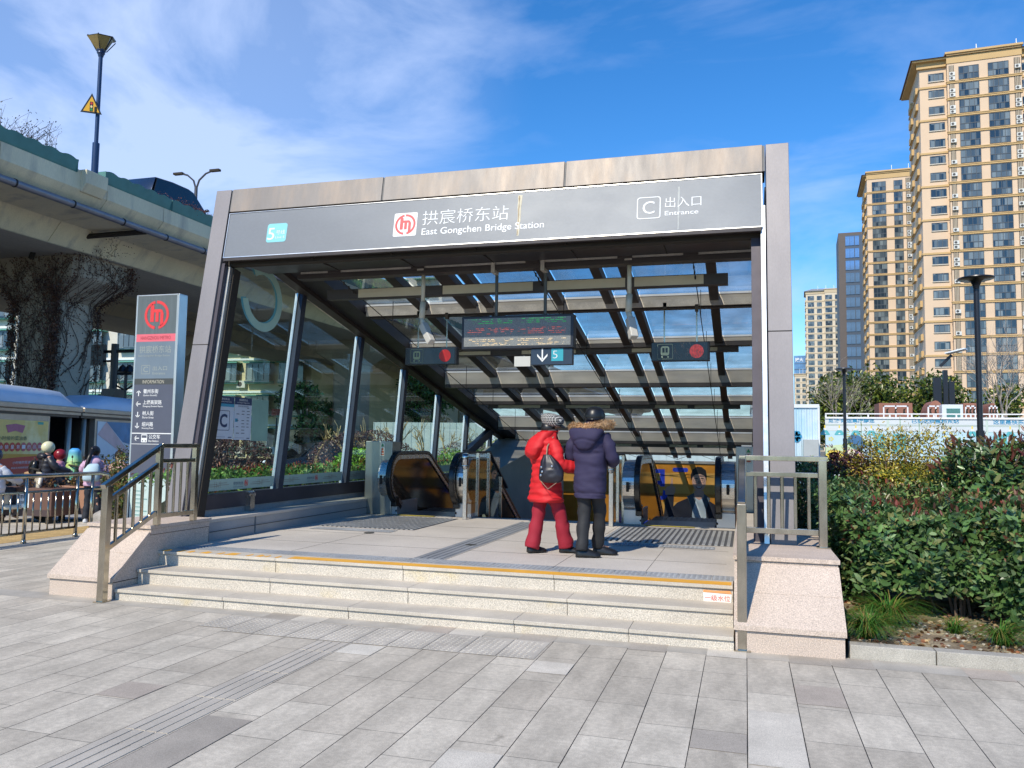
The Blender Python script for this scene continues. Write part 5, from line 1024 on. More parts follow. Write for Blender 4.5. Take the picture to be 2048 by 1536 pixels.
dl_ = thing('street_lamp', 'distant double armed street lamp above the dark car', 'street lamp', (-39.3, 50, 10)); b = MB(); b.tube([(-39.3, 50, 10), (-39.3, 50, 20.4)], .12, 8)
for s_ in (-1, 1): b.tube([(-39.3, 50, 20.2), (-39.3 + s_ * .25, 50, 20.9), (-39.3 + s_ * .8, 50, 21.35), (-39.3 + s_ * 1.3, 50, 21.5)], .07, 6)
b.build('pole', mat('steel_dark_grey', (.06, .06, .07), .5, .3), dl_)
for s_ in (-1, 1): b = MB(); b.box(-39.3 + s_ * 1.2 - (.8 if s_ < 0 else 0), -39.3 + s_ * 1.2 + (.8 if s_ > 0 else 0), 49.85, 50.15, 21.45, 21.6); b.build('lamp_head', dk, dl_)
# ---------------- planting at the right ----------------
gA = G('4a6838', '5c7c44', '3c562e', '6c8a50', '52703c', '80966a', '466844', '7d8050', '5e7a44'); gB = G('4f6a38', '657f45', '3c5a2e', '7d8c50', '8a7050'); redt = G('7a3e30', '6b4434', '5c3a2c', '7a5540', '66603a'); core = mat('hedge_dark_core', (.018, .022, .012), .95, 0, .4, 8)
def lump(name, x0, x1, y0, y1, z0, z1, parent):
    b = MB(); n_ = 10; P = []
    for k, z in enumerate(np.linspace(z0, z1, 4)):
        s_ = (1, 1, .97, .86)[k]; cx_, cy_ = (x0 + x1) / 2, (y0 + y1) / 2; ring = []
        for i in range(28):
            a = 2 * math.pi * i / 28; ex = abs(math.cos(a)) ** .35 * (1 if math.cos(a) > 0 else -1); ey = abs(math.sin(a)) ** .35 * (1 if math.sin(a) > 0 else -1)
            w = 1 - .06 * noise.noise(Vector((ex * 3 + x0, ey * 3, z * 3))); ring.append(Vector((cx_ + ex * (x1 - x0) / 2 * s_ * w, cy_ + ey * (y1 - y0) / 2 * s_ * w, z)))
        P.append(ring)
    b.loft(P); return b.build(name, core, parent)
def hedge(lab, x0, x1, y0, y1, z0, z1, n_, size, cols, tips=None, faces='tfl', asp=.5, lmp=.1, name='hedge', dp=.16, grp=None):
    t = thing(name, lab, 'hedge' if name == 'hedge' else 'shrub', ((x0 + x1) / 2, (y0 + y1) / 2, .07), grp); i_ = .16
    lump('branches', x0 + i_, x1 - i_, y0 + i_, y1 - i_, z0 + .05, z1 - i_ - .03, t)  # solid dark lump added inside to stop views through the leaves, not modelled branches
    if z0 > .15:
        rs = random.Random(int(x0 * 10)); b = MB()
        for k in range(int((x1 - x0) * 9)):
            p = Vector((rs.uniform(x0 + .15, x1 - .15), rs.uniform(y0 + .2, y0 + .8), .07)); b.tube([p, p + Vector((rs.uniform(-.06, .06), rs.uniform(-.05, .05), .16)), p + Vector((rs.uniform(-.2, .2), rs.uniform(-.2, .1), .48))], [.014, .011, .007], 5, False)
        b.build('stems', mat('shrub_bark', (.16, .11, .075), .9, 0, .2, 6), t)
    P, D = box_shell(x0, x1, y0, y1, z0, z1, n_, dp, lmp, faces); C = cols[rng.integers(0, len(cols), len(P))]
    leaves('foliage', P, D, size, C, t, asp)
    if tips is not None:
        Q, E_ = box_shell(x0, x1, y0, y1, z0 + (z1 - z0) * .55, z1 + .05, int(n_ * .06), .04, lmp, faces); leaves('new_shoots', Q, E_, size * .8, tips, t, .35, jit=.35)
    return t
hedge('glossy dark green hedge nearest the kerb, just right of the cheek wall', 1.0, 3.1, 8.35, 9.75, .30, 1.02, 15000, .085, gA, redt, lmp=.12)
hedge('glossy dark green hedge at the right edge of the photo, in front of the stake', 2.2, 5.6, 8.0, 9.6, .16, 1.06, 17000, .095, gA, redt, lmp=.14)
hedge('lower green hedge running behind the nearest hedge', .98, 4.6, 10.1, 12.6, .2, 1.12, 14000, .075, gB, G('7a5a44', '8a4a38', '5c6b38'), lmp=.12)
hedge('narrow dark hedge in the shade beside the right column', .80, 1.25, 8.9, 11.5, .1, 1.18, 6000, .07, gA, None, 'tfl', lmp=.08)
hedge('far clipped hedge with reddish tips below the blue container', .9, 4.4, 13.2, 17.5, .1, 1.30, 12000, .075, gB, G('6b2e26', '7d3a2c', '54301f'), lmp=.1)
def shrub(lab, c, r_, n_, size, cols, asp=.5, lmp=.25, name='shrub', stems=6, z0=.08, lo=-.5, tips=None, inner=.3, jit=.7, grp=None):
    t = thing(name, lab, 'shrub', (c[0], c[1], z0), grp); b = MB(); rs = random.Random(int(c[0] * 31 + c[1] * 7))
    for i in range(stems):
        p = Vector((c[0] + rs.uniform(-.1, .1), c[1] + rs.uniform(-.1, .1), z0)); q = Vector((c[0] + rs.uniform(-.7, .7) * r_[0], c[1] + rs.uniform(-.7, .7) * r_[1], c[2] + rs.uniform(0, .5) * r_[2])); b.tube([p, p.lerp(q, .4) + Vector((rs.uniform(-.05, .05), 0, .1)), q], [.02, .014, .006], 5, False)
    b.build('stems', mat('shrub_bark', (.16, .11, .075), .9, 0, .2, 6), t)
    P, D = blob(c, r_, n_, lmp, inner, lo); leaves('foliage', P, D, size, cols, t, asp, jit=jit)
    if tips is not None:
        P, D = blob((c[0], c[1], c[2] + .05), (r_[0], r_[1], r_[2] * 1.05), n_ // 5, lmp, .06, .25); leaves('new_shoots', P, D, size, tips, t, asp * .7, jit=.4)
    return t
ylw = G('8f8a2c', 'a59a35', 'c2b048', '6b7030', '8a6f35'); plum = G('3a2024', '4a2a2a', '2c1c1e', '5a3a30')
shrub('yellow green feathery shrub in front of the cartoon hoarding', (2.25, 12.9, 1.25), (.85, .7, .68), 9000, .05, ylw, .45, .35, stems=12, tips=G('c2a83c', 'd2b848', '9a8a3c'), inner=.55)
shrub('small yellow leaved shrub low in front of the feathery shrub', (1.95, 12.2, .95), (.55, .5, .42), 4200, .055, G('8f8a2c', 'b0a032', '5c6b2c', '4c5c28'), .5, .25)
shrub('dark plum coloured shrub left of the yellow shrub', (1.62, 13.4, 1.0), (.55, .5, .62), 5200, .055, plum, .5, .25, tips=G('4a2a2a', '6a4038'))
shrub('tall glossy shrub with red shoots in front of the wooden stake', (3.05, 10.9, 1.10), (.85, .6, .66), 7600, .10, gA, .45, .25, stems=9, tips=redt, lo=-.75, inner=.35)
shrub('dark leafy bush behind the stake at the right edge', (4.45, 11.4, 1.15), (.7, .6, .72), 4200, .10, G('24401e', '2f4a22', '1c3218'), .45, .25, stems=7, inner=.35)
for i, (x, y, h_) in enumerate(((3.30, 10.6, .62), (2.95, 10.5, .5), (3.5, 10.7, .66))):
    twigs('upright_shoot', (x, y, 1.45), .03, .03, 2, h_ * .7, 'thin upright reddish shoot on the tall shrub, %s' % ('middle one', 'left one', 'right one')[i], 'shoot', G('4a2224', '5c2c28'), 16, .12)
sk = thing('tree_stake', 'weathered wooden stake leaning at the right edge of the photo', 'wooden stake', (3.68, 9.9, .08)); b = MB(); b.beam((3.72, 9.9, .1), (3.59, 9.9, 1.67), .085, .07, (0, 1, 0)); b.build('stake', mat('weathered_wood', (.42, .35, .25), .85, 0, .2, 3, .15, 60, stretch=(6, 6, .5)), sk, bev=.006)
b = MB(); b.tube([(3.62, 9.83, 1.55), (3.54, 9.9, 1.5), (3.62, 9.97, 1.52), (3.68, 9.9, 1.55), (3.64, 9.83, 1.5)], .006, 5); b.build('wire', dk, sk)
def tuft(x, y, r_, n_, lab):
    b = MB(); rs = random.Random(int(x * 100)); o = []
    V = []; Fc = []; Cc = []; pal_ = G('3f6b22', '4f7d2c', '2f5a1e', '6b8a38', '8a7a40')
    for i in range(n_):
        a = rs.uniform(0, 2 * math.pi); ln = r_ * rs.uniform(.7, 1.25); up = rs.uniform(.5, 1.1); p = Vector((x + rs.uniform(-.04, .04), y + rs.uniform(-.04, .04), .075)); w = rs.uniform(.003, .006); c_ = pal_[rs.randrange(5)]; sd = Vector((-math.sin(a), math.cos(a), 0)); k0 = len(V)
        for j in range(6):
            u = j / 5; q = p + Vector((math.cos(a), math.sin(a), 0)) * ln * (u ** 1.3) + Vector((0, 0, ln * up * (1.6 * u - 1.25 * u * u))); ww = w * (1 - u * .85)
            V += [q - sd * ww, q + sd * ww]; Cc += [c_, c_]
        Fc += [(k0 + 2 * j, k0 + 2 * j + 1, k0 + 2 * j + 3, k0 + 2 * j + 2) for j in range(5)]
    me = bpy.data.meshes.new('grass_tuft'); me.from_pydata([tuple(v) for v in V], [], Fc); ca = me.color_attributes.new('Col', 'FLOAT_COLOR', 'POINT'); ca.data.foreach_set('color', np.c_[np.array(Cc), np.ones(len(Cc))].ravel())
    return tag(put('grass_tuft', me, leafmat()), lab, 'grass tuft')
tuft(1.22, 8.0, .40, 620, 'round tuft of long grass under the hedge, the largest one beside the cheek wall'); tuft(.96, 7.38, .36, 560, 'tuft of long grass right against the cheek wall and kerb')
tuft(1.98, 7.5, .30, 300, 'tuft of grass behind the kerb under the right hedge, farther from the photo edge'); tuft(2.30, 7.4, .34, 420, 'tuft of grass behind the kerb at the right edge of the photo'); tuft(1.72, 7.85, .22, 160, 'thin small tuft of grass between the larger tufts on bare soil')
# fallen leaves and stones
P = np.c_[rng.uniform(.85, 3.2, 700), rng.uniform(7.15, 9.0, 700), np.full(700, .084)]
lit = leaves('fallen_leaves', P, np.tile((1., 0, 0), (700, 1)) + rng.normal(0, 1, (700, 3)) * np.array([1, 1, .02]), .05, G('7a4a30', 'a0805a', '5c3a26', 'c2a880', '8a5a3a'), None, .55, jit=.05); tag(lit, 'scattered dry leaves on the soil of the shrub bed', 'leaf litter', kind='stuff')
rs = random.Random(8); b = MB()
for i in range(160): x, y = rs.uniform(.86, 2.6), rs.uniform(7.12, 8.2); r_ = rs.uniform(.006, .022); b.ell((x, y, .078 + r_ * .3), (r_, r_ * rs.uniform(.6, 1), r_ * .6), 6, 4)
tag(b.build('gravel', mat('pale_gravel', (.42, .38, .30), .9, 0, .3, 9)), 'small pale stones on the soil beside the kerb', 'gravel', kind='stuff')

# ---------------- hoarding, container and lamp posts ----------------
HY = 30.0; hd = thing('site_hoarding', 'long white hoarding with blue Chinese slogans and cartoon pictures', 'hoarding', (8, HY, 0))
hx0, hx1 = at(1650, 826, HY).x, 15.5; ztop = 2.66
b = MB(); b.box(hx0, hx1, HY, HY + .05, 0, ztop); b.build('panel', mat('hoarding_white', (.62, .66, .68), .5, 0, .05, .6, stretch=(1, 1, .3)), hd)
b = MB(); b.box(hx0, hx1, HY - .04, HY + .0, ztop, ztop + .06); b.box(hx0, hx1, HY - .04, HY, ztop + .15, ztop + .19)
x = hx0
while x < hx1: b.box(x, x + .05, HY - .03, HY, ztop + .06, ztop + .15); x += .68
b.build('top_rail', mat('white_rail', (.8, .8, .8), .4, 0, .03), hd)
HM = frame((0, HY - .002, 0), (1, 0, 0), (0, 0, 1)); hb = mat('slogan_blue', (.03, .26, .46), .5, 0, 0); ht = mat('mural_teal', (.10, .42, .46), .5, 0, 0); hy_ = mat('mural_yellow', (.75, .58, .08), .5, 0, .05); hp = mat('mural_pale_blue', (.48, .66, .75), .5, 0, .04); hl = mat('mural_line', (.30, .42, .30), .5, 0, 0); hpk = mat('mural_pink', (.75, .42, .52), .5, 0, 0); hgn = mat('mural_pale_green', (.55, .66, .40), .5, 0, 0)
def hX(px): return at(px, 880, HY).x
def hZ(py): return at(1850, py, HY).z
ctx = bpy.context
text('觅糖·好运集提醒您', (hX(1657), hZ(846.5), hX(1750), hZ(838)), HM, hb, hd, 'lettering', .004, bold=.02); text('已到达拱宸桥东站', (hX(1824), hZ(847), hX(1919), hZ(838.5)), HM, hb, hd, 'lettering', .004, bold=.02); text('这里是快乐出发的地方', (hX(1987), hZ(848), hX(2112), hZ(839.5)), HM, hb, hd, 'lettering', .004, bold=.02)
flat([rect(hx0, .9, hx1, hZ(863))], HM, hp, hd, 'mural_field', .001); P = [rect(hx0, hZ(852.5), hx1, hZ(851.8)), rect(hx0, hZ(850.2), hx1, hZ(849.6)), rect(hx0, hZ(863.6), hx1, hZ(863))]
for px in (1722, 1776, 1800, 1838, 1973, 2038): P.append(rect(hX(px), .9, hX(px) + .03, hZ(832)))
flat(P, HM, hl, hd, 'mural_lines', .003)
for px in (1776, 1974): flat([rect(hX(px - 2), .9, hX(px + 3), hZ(834)), [(hX(px - 7), hZ(905)), (hX(px - 2), hZ(877)), (hX(px + 3), hZ(877)), (hX(px + 8), hZ(905))], rrect(hX(px - 4), hZ(837), hX(px + 4), hZ(834), .02)], HM, mat('mural_grey_green', (.52, .62, .56), .5, 0, 0), hd, 'mural_pole', .005)
for px in (1650, 1679, 1712, 1743, 1945, 2021):
    x = hX(px); z = hZ(872); flat([[(x - .16, z), (x + .16, z), (x + .15, z + .05), (x + .07, z + .17), (x - .07, z + .17), (x - .15, z + .05)]], HM, ht, hd, 'mural_lamp', .005); flat([[(x - .045, z + .035), (x + .045, z + .035), (x, z + .09)], rect(x - .05, z + .17, x + .05, z + .24)], HM, mat('hoarding_paint', (.72, .75, .74), .5, 0, 0), hd, 'mural_lamp_mark', .007); flat([rect(x - .02, z + .24, x + .02, hZ(851.5))], HM, hy_, hd, 'mural_cord', .004)
for a, c_ in ((1747, 1771), (1784, 1812), (1985, 2014), (2052, 2090)): flat([rrect(hX(a), hZ(906), hX(c_), hZ(868.5), .08)], HM, hb if False else ht, hd, 'mural_window', .004); flat([[(hX(a + 8), hZ(888)), (hX(a + 10), hZ(888)), (hX(a + 15), hZ(880)), (hX(a + 13), hZ(880))]], HM, MATS['hoarding_paint'], hd, 'window_glint', .006)
fx, fz = hX(1668), hZ(914)
flat([circ((fx + .17 * math.cos(a), fz + .12 * math.sin(a)), .11, 14, .09) for a in [R(60 * i) for i in range(6)]] + [circ((fx, fz), .17, 18, .13)], HM, hy_, hd, 'mural_flower', .004); flat([circ((fx, fz), .07, 14, .055)], HM, mat('mural_cream', (.8, .74, .5), .5, 0, 0), hd, 'flower_centre', .006)
for px, py in ((1662, 880), (1731, 885)): flat([circ((hX(px) + .06 * math.cos(R(72 * i)), hZ(py) + .05 * math.sin(R(72 * i))), .035, 8) for i in range(5)], HM, mat('mural_lemon', (.62, .6, .22), .5, 0, 0), hd, 'mural_small_flower', .004)
flat([[(hX(1650), hZ(898)), (hX(1672), hZ(892)), (hX(1700), hZ(890)), (hX(1726), hZ(893)), (hX(1726), hZ(930)), (hX(1650), hZ(930))]], HM, hgn, hd, 'mural_hill', .003)
x = hX(1696); flat([[(x - .10 + .012 * i, hZ(890) + .075 * i), (x + .10 - .012 * i, hZ(890) + .075 * i), (x + .07 - .012 * i, hZ(890) + .075 * i + .05), (x - .07 + .012 * i, hZ(890) + .075 * i + .05)] for i in range(6)], HM, mat('mural_olive', (.50, .52, .22), .5, 0, 0), hd, 'mural_pagoda', .004)
flat([circ((hX(1706), hZ(915)), .34, 20, .24)], HM, hpk, hd, 'mural_pink_cloud', .0035); flat([circ((hX(1703), hZ(909)), .13, 16, .11)], HM, MATS['mural_cream'], hd, 'mural_pale_disc', .0055)
# blue container cabin
CY = 29.0; c0, c1 = .2, at(1636, 815, CY).x; cb_ = thing('container_cabin', 'pale blue corrugated container cabin left of the cartoon hoarding', 'container', ((c0 + c1) / 2, CY, 0)); zc = at(1615, 812, CY).z
cblue = mat('container_blue', (.30, .58, .75), .45, .1, .08, .5, col2=(.62, .72, .78), c2s=.35, c2w=(.4, .6))
b = MB(); b.box(c0, c1, CY + .03, CY + 6, .05, zc - .02); x = c0
while x < c1 - .1: b.prism([(x, CY + .03), (x + .03, CY), (x + .09, CY), (x + .12, CY + .03)], .1, zc - .12, 'z'); x += .17
b.build('body', cblue, cb_); b = MB(); b.box(c0 - .02, c1 + .04, CY - .03, CY + 6.05, zc - .06, zc + .06); b.box(c1 - .02, c1 + .05, CY - .02, CY + .08, 0, zc); b.build('frame', mat('cabin_white', (.7, .74, .76), .4, 0, .05), cb_)
b = MB(); xa, xb_ = at(1606, 880, CY).x, at(1636, 880, CY).x; b.box(xa, xb_, CY - .3, CY - .02, at(1620, 914, CY).z, at(1620, 879, CY).z); b.build('equipment_box', mat('box_grey', (.42, .45, .45), .5, .1, .05), cb_, bev=.01)
flat([circ((at(1593, 873, CY).x + .09 * math.cos(a), at(1593, 873, CY).z + .12 * math.sin(a)), .09, 10) for a in (0, 1, 2, 3.2, 4.4, 5.4)], frame((0, CY - .004, 0), (1, 0, 0), (0, 0, 1)), hb, cb_, 'cloud_mark', .002)
# pale fence seen through the roof glass
b = MB(); b.box(-16, .15, 33, 33.06, 0, 2.5); x = -16
while x < .1: b.box(x, x + .04, 32.97, 33, 0, 2.5); x += .3
tag(b.build('corrugated_fence', mat('fence_pale_blue', (.40, .50, .52), .5, .1, .1, 1)), 'pale corrugated site fence behind the station canopy', 'fence')
def disclamp(x, y, h_, lab, s=1.0):
    t = thing('street_lamp', lab, 'street lamp', (x, y, .07)); m = mat('lamp_black', (.016, .018, .025), .35, .2, .1, 3); b = MB(); b.tube([(x, y, .07), (x, y, 1.95)], .06 * s, 14); b.tube([(x, y, 1.95), (x, y, h_ - .12)], .043 * s, 14); b.build('pole', m, t, smooth=True, angle=40)
    b = MB(); b.lathe((x, y, h_ - .2), [(.043 * s, 0), (.05 * s, .05), (.08 * s, .12), (.12 * s, .145), (.24 * s, .152), (.262 * s, .165), (.258 * s, .18), (.2 * s, .195), (.01, .205)], 26); b.build('disc_head', m, t, smooth=True, angle=60)
disclamp(3.49, 14.0, 4.36, 'black street lamp with a round disc head, nearer and taller in the photo'); disclamp(at(1688, 738, 27.5).x, 27.5, at(1688, 736, 27.5).z, 'black street lamp with a round disc head, farther one beside the container', 1.1)

# brown stall roofs behind the hoarding
brn = mat('stall_brown', (.30, .125, .08), .7, 0, .12, 1); 
def stall(px0, px1, pyt, shape, y, lab, green=False):
    x0, x1 = at(px0, 820, y).x, at(px1, 820, y).x; z1 = at(px0, pyt, y).z; zb = 2.2; t = thing('market_stall', lab, 'stall', ((x0 + x1) / 2, y, 0)); b = MB()
    if shape == 'arch': poly = [(x0, 0), (x1, 0)] + [((x0 + x1) / 2 + (x1 - x0) / 2 * math.cos(a), zb + .3 + (z1 - zb - .3) * math.sin(a)) for a in [math.pi * i / 14 for i in range(15)]]
    else: poly = [(x0, 0), (x1, 0), (x1, z1), (x0, z1)]
    b.prism(poly, y, y + 1.2, 'y'); b.build('body', brn, t); M = frame((0, y - .002, 0), (1, 0, 0), (0, 0, 1)); zt = at(px0, 811, y).z; xa, xb = x0 + (x1 - x0) * .12, x1 - (x1 - x0) * .12
    flat([rect(xa, zt - .05, xb, zt), rect(xa, 2, xa + .05, zt), rect(xb - .05, 2, xb, zt), rect((xa + xb) / 2 - .02, 2, (xa + xb) / 2 + .03, zt)], M, MATS['white_rail'], t, 'white_frame', .002); rs = random.Random(px0)
    for k in range(3): p = xa + (xb - xa) * (k + .5) / 3; flat([[(p - .05, zt - .35), (p + .05, zt - .32), (p + .02, zt - .2), (p + .07, zt - .1), (p - .03, zt - .14)]], M, dk, t, 'dark_cutout', .003)
stall(1758, 1825, 806, 'flat', 34, 'brown stall front with a white frame behind the hoarding, leftmost'); stall(1850, 1893, 801, 'arch', 34, 'brown stall with an arched top behind the hoarding, left of the green shutter'); stall(1927, 1955, 806, 'flat', 34, 'brown stall front between the green shutter and the lamp post'); stall(1975, 1998, 806, 'arch', 34, 'narrow brown arched stall right of the lamp post')
t = thing('shutter_kiosk', 'white kiosk with a green roller shutter behind the hoarding', 'kiosk', (at(1905, 820, 33.5).x, 33.5, 0)); xa, xb, zt = at(1884, 820, 33.5).x, at(1926, 820, 33.5).x, at(1900, 809, 33.5).z
b = MB(); b.box(xa, xb, 33.5, 34.6, 0, zt); b.build('body', mat('cabin_white', (.7, .74, .76), .4, 0, .05), t)
b = MB()
for i in range(16): b.box(xa + .15, xb - .1, 33.47, 33.499, zt - .15 - .05 * i - .04, zt - .15 - .05 * i)
b.build('shutter', mat('shutter_green', (.10, .27, .24), .5, .1, .05), t)
t = thing('camera_mast', 'dark mast with three solar and camera units behind the hoarding', 'mast', (at(1888, 800, 36).x, 36, 0)); b = MB(); xq = at(1888, 800, 36).x
b.box(xq - .36, xq - .08, 36, 36.2, 2.2, at(1888, 755, 36).z); b.box(xq + .0, xq + .16, 36, 36.2, 2.2, at(1888, 740, 36).z); b.box(xq + .2, xq + .4, 36, 36.2, 2.2, at(1888, 763, 36).z); b.beam((xq - .1, 36.05, 5.0), (xq + .3, 35.9, 5.45), .1, .1); b.build('mast', MATS['lamp_black'], t)
b = MB(); b.beam((xq + .1, 35.9, 5.5), (xq + .75, 35.6, 5.65), .5, .05); b.build('solar_panel', MATS['cabin_white'], t)

# ---------------- trees ----------------
bark = mat('tree_bark', (.20, .16, .12), .9, 0, .2, 3, .2, 30)
def tree(lab, x, y, h_, r_, cols, n_=5000, size=.3, blobs=7, trunk=.25, name='tree', grp=None, base=0, zlo=.45):
    t = thing(name, lab, 'tree', (x, y, base), grp); rs = random.Random(int(x * 3 + y * 5)); b = MB(); top = Vector((x, y, base + h_ * .6)); b.tube([(x, y, base), (x + .1, y, base + h_ * .3), top], [trunk, trunk * .75, trunk * .45], 8)
    P = []; D = []
    for i in range(blobs):
        a = rs.uniform(0, 6.28); k = rs.uniform(.2, .75) * r_; c = Vector((x + k * math.cos(a), y + k * math.sin(a), base + h_ * rs.uniform(zlo, .82))); rr_ = r_ * rs.uniform(.42, .62); b.tube([(x, y, base + h_ * rs.uniform(.25, .45)), c], [trunk * .4, trunk * .12], 5)
        p, d = blob(tuple(c), (rr_, rr_, rr_ * .8), n_ // blobs, .3, .5); P.append(p); D.append(d)
    b.build('trunk', bark, t); leaves('crown', np.concatenate(P), np.concatenate(D), size, cols, t, .6); return t
def bare(lab, x, y, h_, spread, name='bare_tree', grp=None, m=None, r0=.12, base=0, depth=5, seed=1, split=.32, cat='tree'):
    t = thing(name, lab, cat, (x, y, base), grp); rs = random.Random(seed); m = m or mat('pale_bark', (.42, .36, .30), .9, 0, .15, 3); tb_ = MB(); bb = MB()
    def grow(p, d, ln, r_, k):
        q = p + d * ln * .5 + Vector((rs.gauss(0, .03), rs.gauss(0, .03), 0)) * ln; e = q + (d + Vector((rs.gauss(0, .12), rs.gauss(0, .12), .05))).normalized() * ln * .5
        (tb_ if k == depth else bb).tube([p, q, e], [r_, r_ * .85, r_ * .7], 5 if k > 2 else 3, False)
        if k == 0: return
        for i in range(rs.choice((2, 3, 3))):
            nd = (d + Vector((rs.gauss(0, spread), rs.gauss(0, spread), rs.uniform(-.05, .35)))).normalized(); grow(p.lerp(e, rs.uniform(.6, 1)), nd, ln * rs.uniform(.62, .82), r_ * .62, k - 1)
    grow(Vector((x, y, base)), Vector((0, 0, 1)), h_ * split, r0, depth); tb_.build('trunk', m, t); bb.build('branches', m, t); return t
oliv = G('4a5c20', '5c6e28', '3a4a1c', '7a8030', '6b7228')
tree('rounded olive green tree behind the hoarding, left of the brown stalls', at(1712, 800, 46).x, 46, 5.9, 2.9, oliv, 9000, .22, 10, zlo=.45); tree('olive green tree behind the green shutter kiosk', at(1905, 800, 44).x, 44, 5.8, 2.3, oliv, 6500, .2, 8); tree('olive green tree right of the near lamp post', at(1965, 800, 46).x, 46, 5.2, 1.7, oliv, 4000, .2, 6); tree('small dark green tree behind the container roof', at(1660, 810, 50).x, 50, 5.2, 1.7, G('3a4a24', '4a5c28', '5c5030'), 3500, .2, 6)
bare('bare tree with fine twigs in front of the largest tower', at(1998, 800, 38).x, 38, 7.6, .38, seed=5, r0=.065, depth=6); bare('bare tree left of the near lamp post, in front of the towers', at(1928, 800, 40).x, 40, 4.6, .4, seed=8, r0=.035); bare('bare tree between the dark tower and the container', at(1668, 800, 44).x, 44, 6.2, .38, seed=11, r0=.045, depth=6); bare('bare tree behind the leftmost brown stall', at(1805, 800, 42).x, 42, 4.2, .4, seed=14, r0=.03)

# ---------------- tower blocks ----------------
tw_glass = bpy.data.materials.new('window_glass'); tw_glass.use_nodes = True
def _wg():
    t = tw_glass.node_tree; n = t.nodes; l = t.links; b = n['Principled BSDF']; b.inputs['Roughness'].default_value = .08; b.inputs['Specular IOR Level'].default_value = .8; tx = n.new('ShaderNodeTexCoord'); oi = n.new('ShaderNodeObjectInfo'); br = n.new('ShaderNodeTexBrick'); br.offset = .3
    v = n.new('ShaderNodeVectorMath'); v.operation = 'MULTIPLY_ADD'; cx_ = n.new('ShaderNodeCombineXYZ'); 
    for i in range(2): l.new(oi.outputs['Random'], cx_.inputs[i])
    v.inputs[1].default_value = (1, 1, 1); l.new(tx.outputs['Object'], v.inputs[0]); ml = n.new('ShaderNodeVectorMath'); ml.operation = 'SCALE'; ml.inputs[3].default_value = 37.; l.new(cx_.outputs[0], ml.inputs[0]); l.new(ml.outputs[0], v.inputs[2])
    sp = n.new('ShaderNodeSeparateXYZ'); l.new(v.outputs[0], sp.inputs[0]); c2 = n.new('ShaderNodeCombineXYZ'); l.new(sp.outputs['X'], c2.inputs[0]); l.new(sp.outputs['Z'], c2.inputs[1]); l.new(c2.outputs[0], br.inputs['Vector'])
    br.inputs['Scale'].default_value = 1; br.inputs['Brick Width'].default_value = .62; br.inputs['Row Height'].default_value = 1.1; br.inputs['Mortar Size'].default_value = 0; br.inputs['Color1'].default_value = (.02, .035, .05, 1); br.inputs['Color2'].default_value = (.26, .30, .30, 1); br.inputs['Bias'].default_value = -.25
    l.new(br.outputs[0], b.inputs['Base Color'])
_wg(); MATS['window_glass'] = tw_glass
wfr = mat('window_frame_dark', (.07, .085, .10), .5, .2, 0); sill_m = mat('sill_white', (.62, .58, .50), .6, 0, 0)
def window_proto(w, h_, mull, bal):
    b = MB(); b.k = 0; b.box(-w / 2, w / 2, -.02, .02, 0, h_); b.k = 1
    for i in range(mull + 1): x = -w / 2 + w * i / mull; b.box(x - .04, x + .04, -.07, -.02, 0, h_)
    b.box(-w / 2, w / 2, -.071, -.02, h_ - .07, h_); b.box(-w / 2, w / 2, -.072, -.02, 0, .07)
    if bal: b.box(-w / 2, w / 2, -.073, -.02, h_ * .42, h_ * .47)
    else: b.k = 2; b.box(-w / 2 - .1, w / 2 + .1, -.16, .0, -.16, -.04)
    me = bpy.data.meshes.new('window'); me.from_pydata(b.v, [], b.f)
    for m in (tw_glass, wfr, sill_m): me.materials.append(m)
    me.polygons.foreach_set('material_index', b.mi); me.update(); return me
acm = None
def ac_proto():
    b = MB(); b.k = 0; b.box(-.42, .42, -.16, .14, 0, .62); b.k = 1; b.prism([(-.1 + .22 * math.cos(2 * math.pi * i / 12), .31 + .22 * math.sin(2 * math.pi * i / 12)) for i in range(12)], -.175, -.16, 'y')
    me = bpy.data.meshes.new('air_conditioner'); me.from_pydata(b.v, [], b.f); me.materials.append(mat('ac_white', (.62, .62, .58), .5, 0, 0)); me.materials.append(mat('ac_dark', (.06, .06, .06), .6, 0, 0)); me.polygons.foreach_set('material_index', b.mi); me.update(); return me
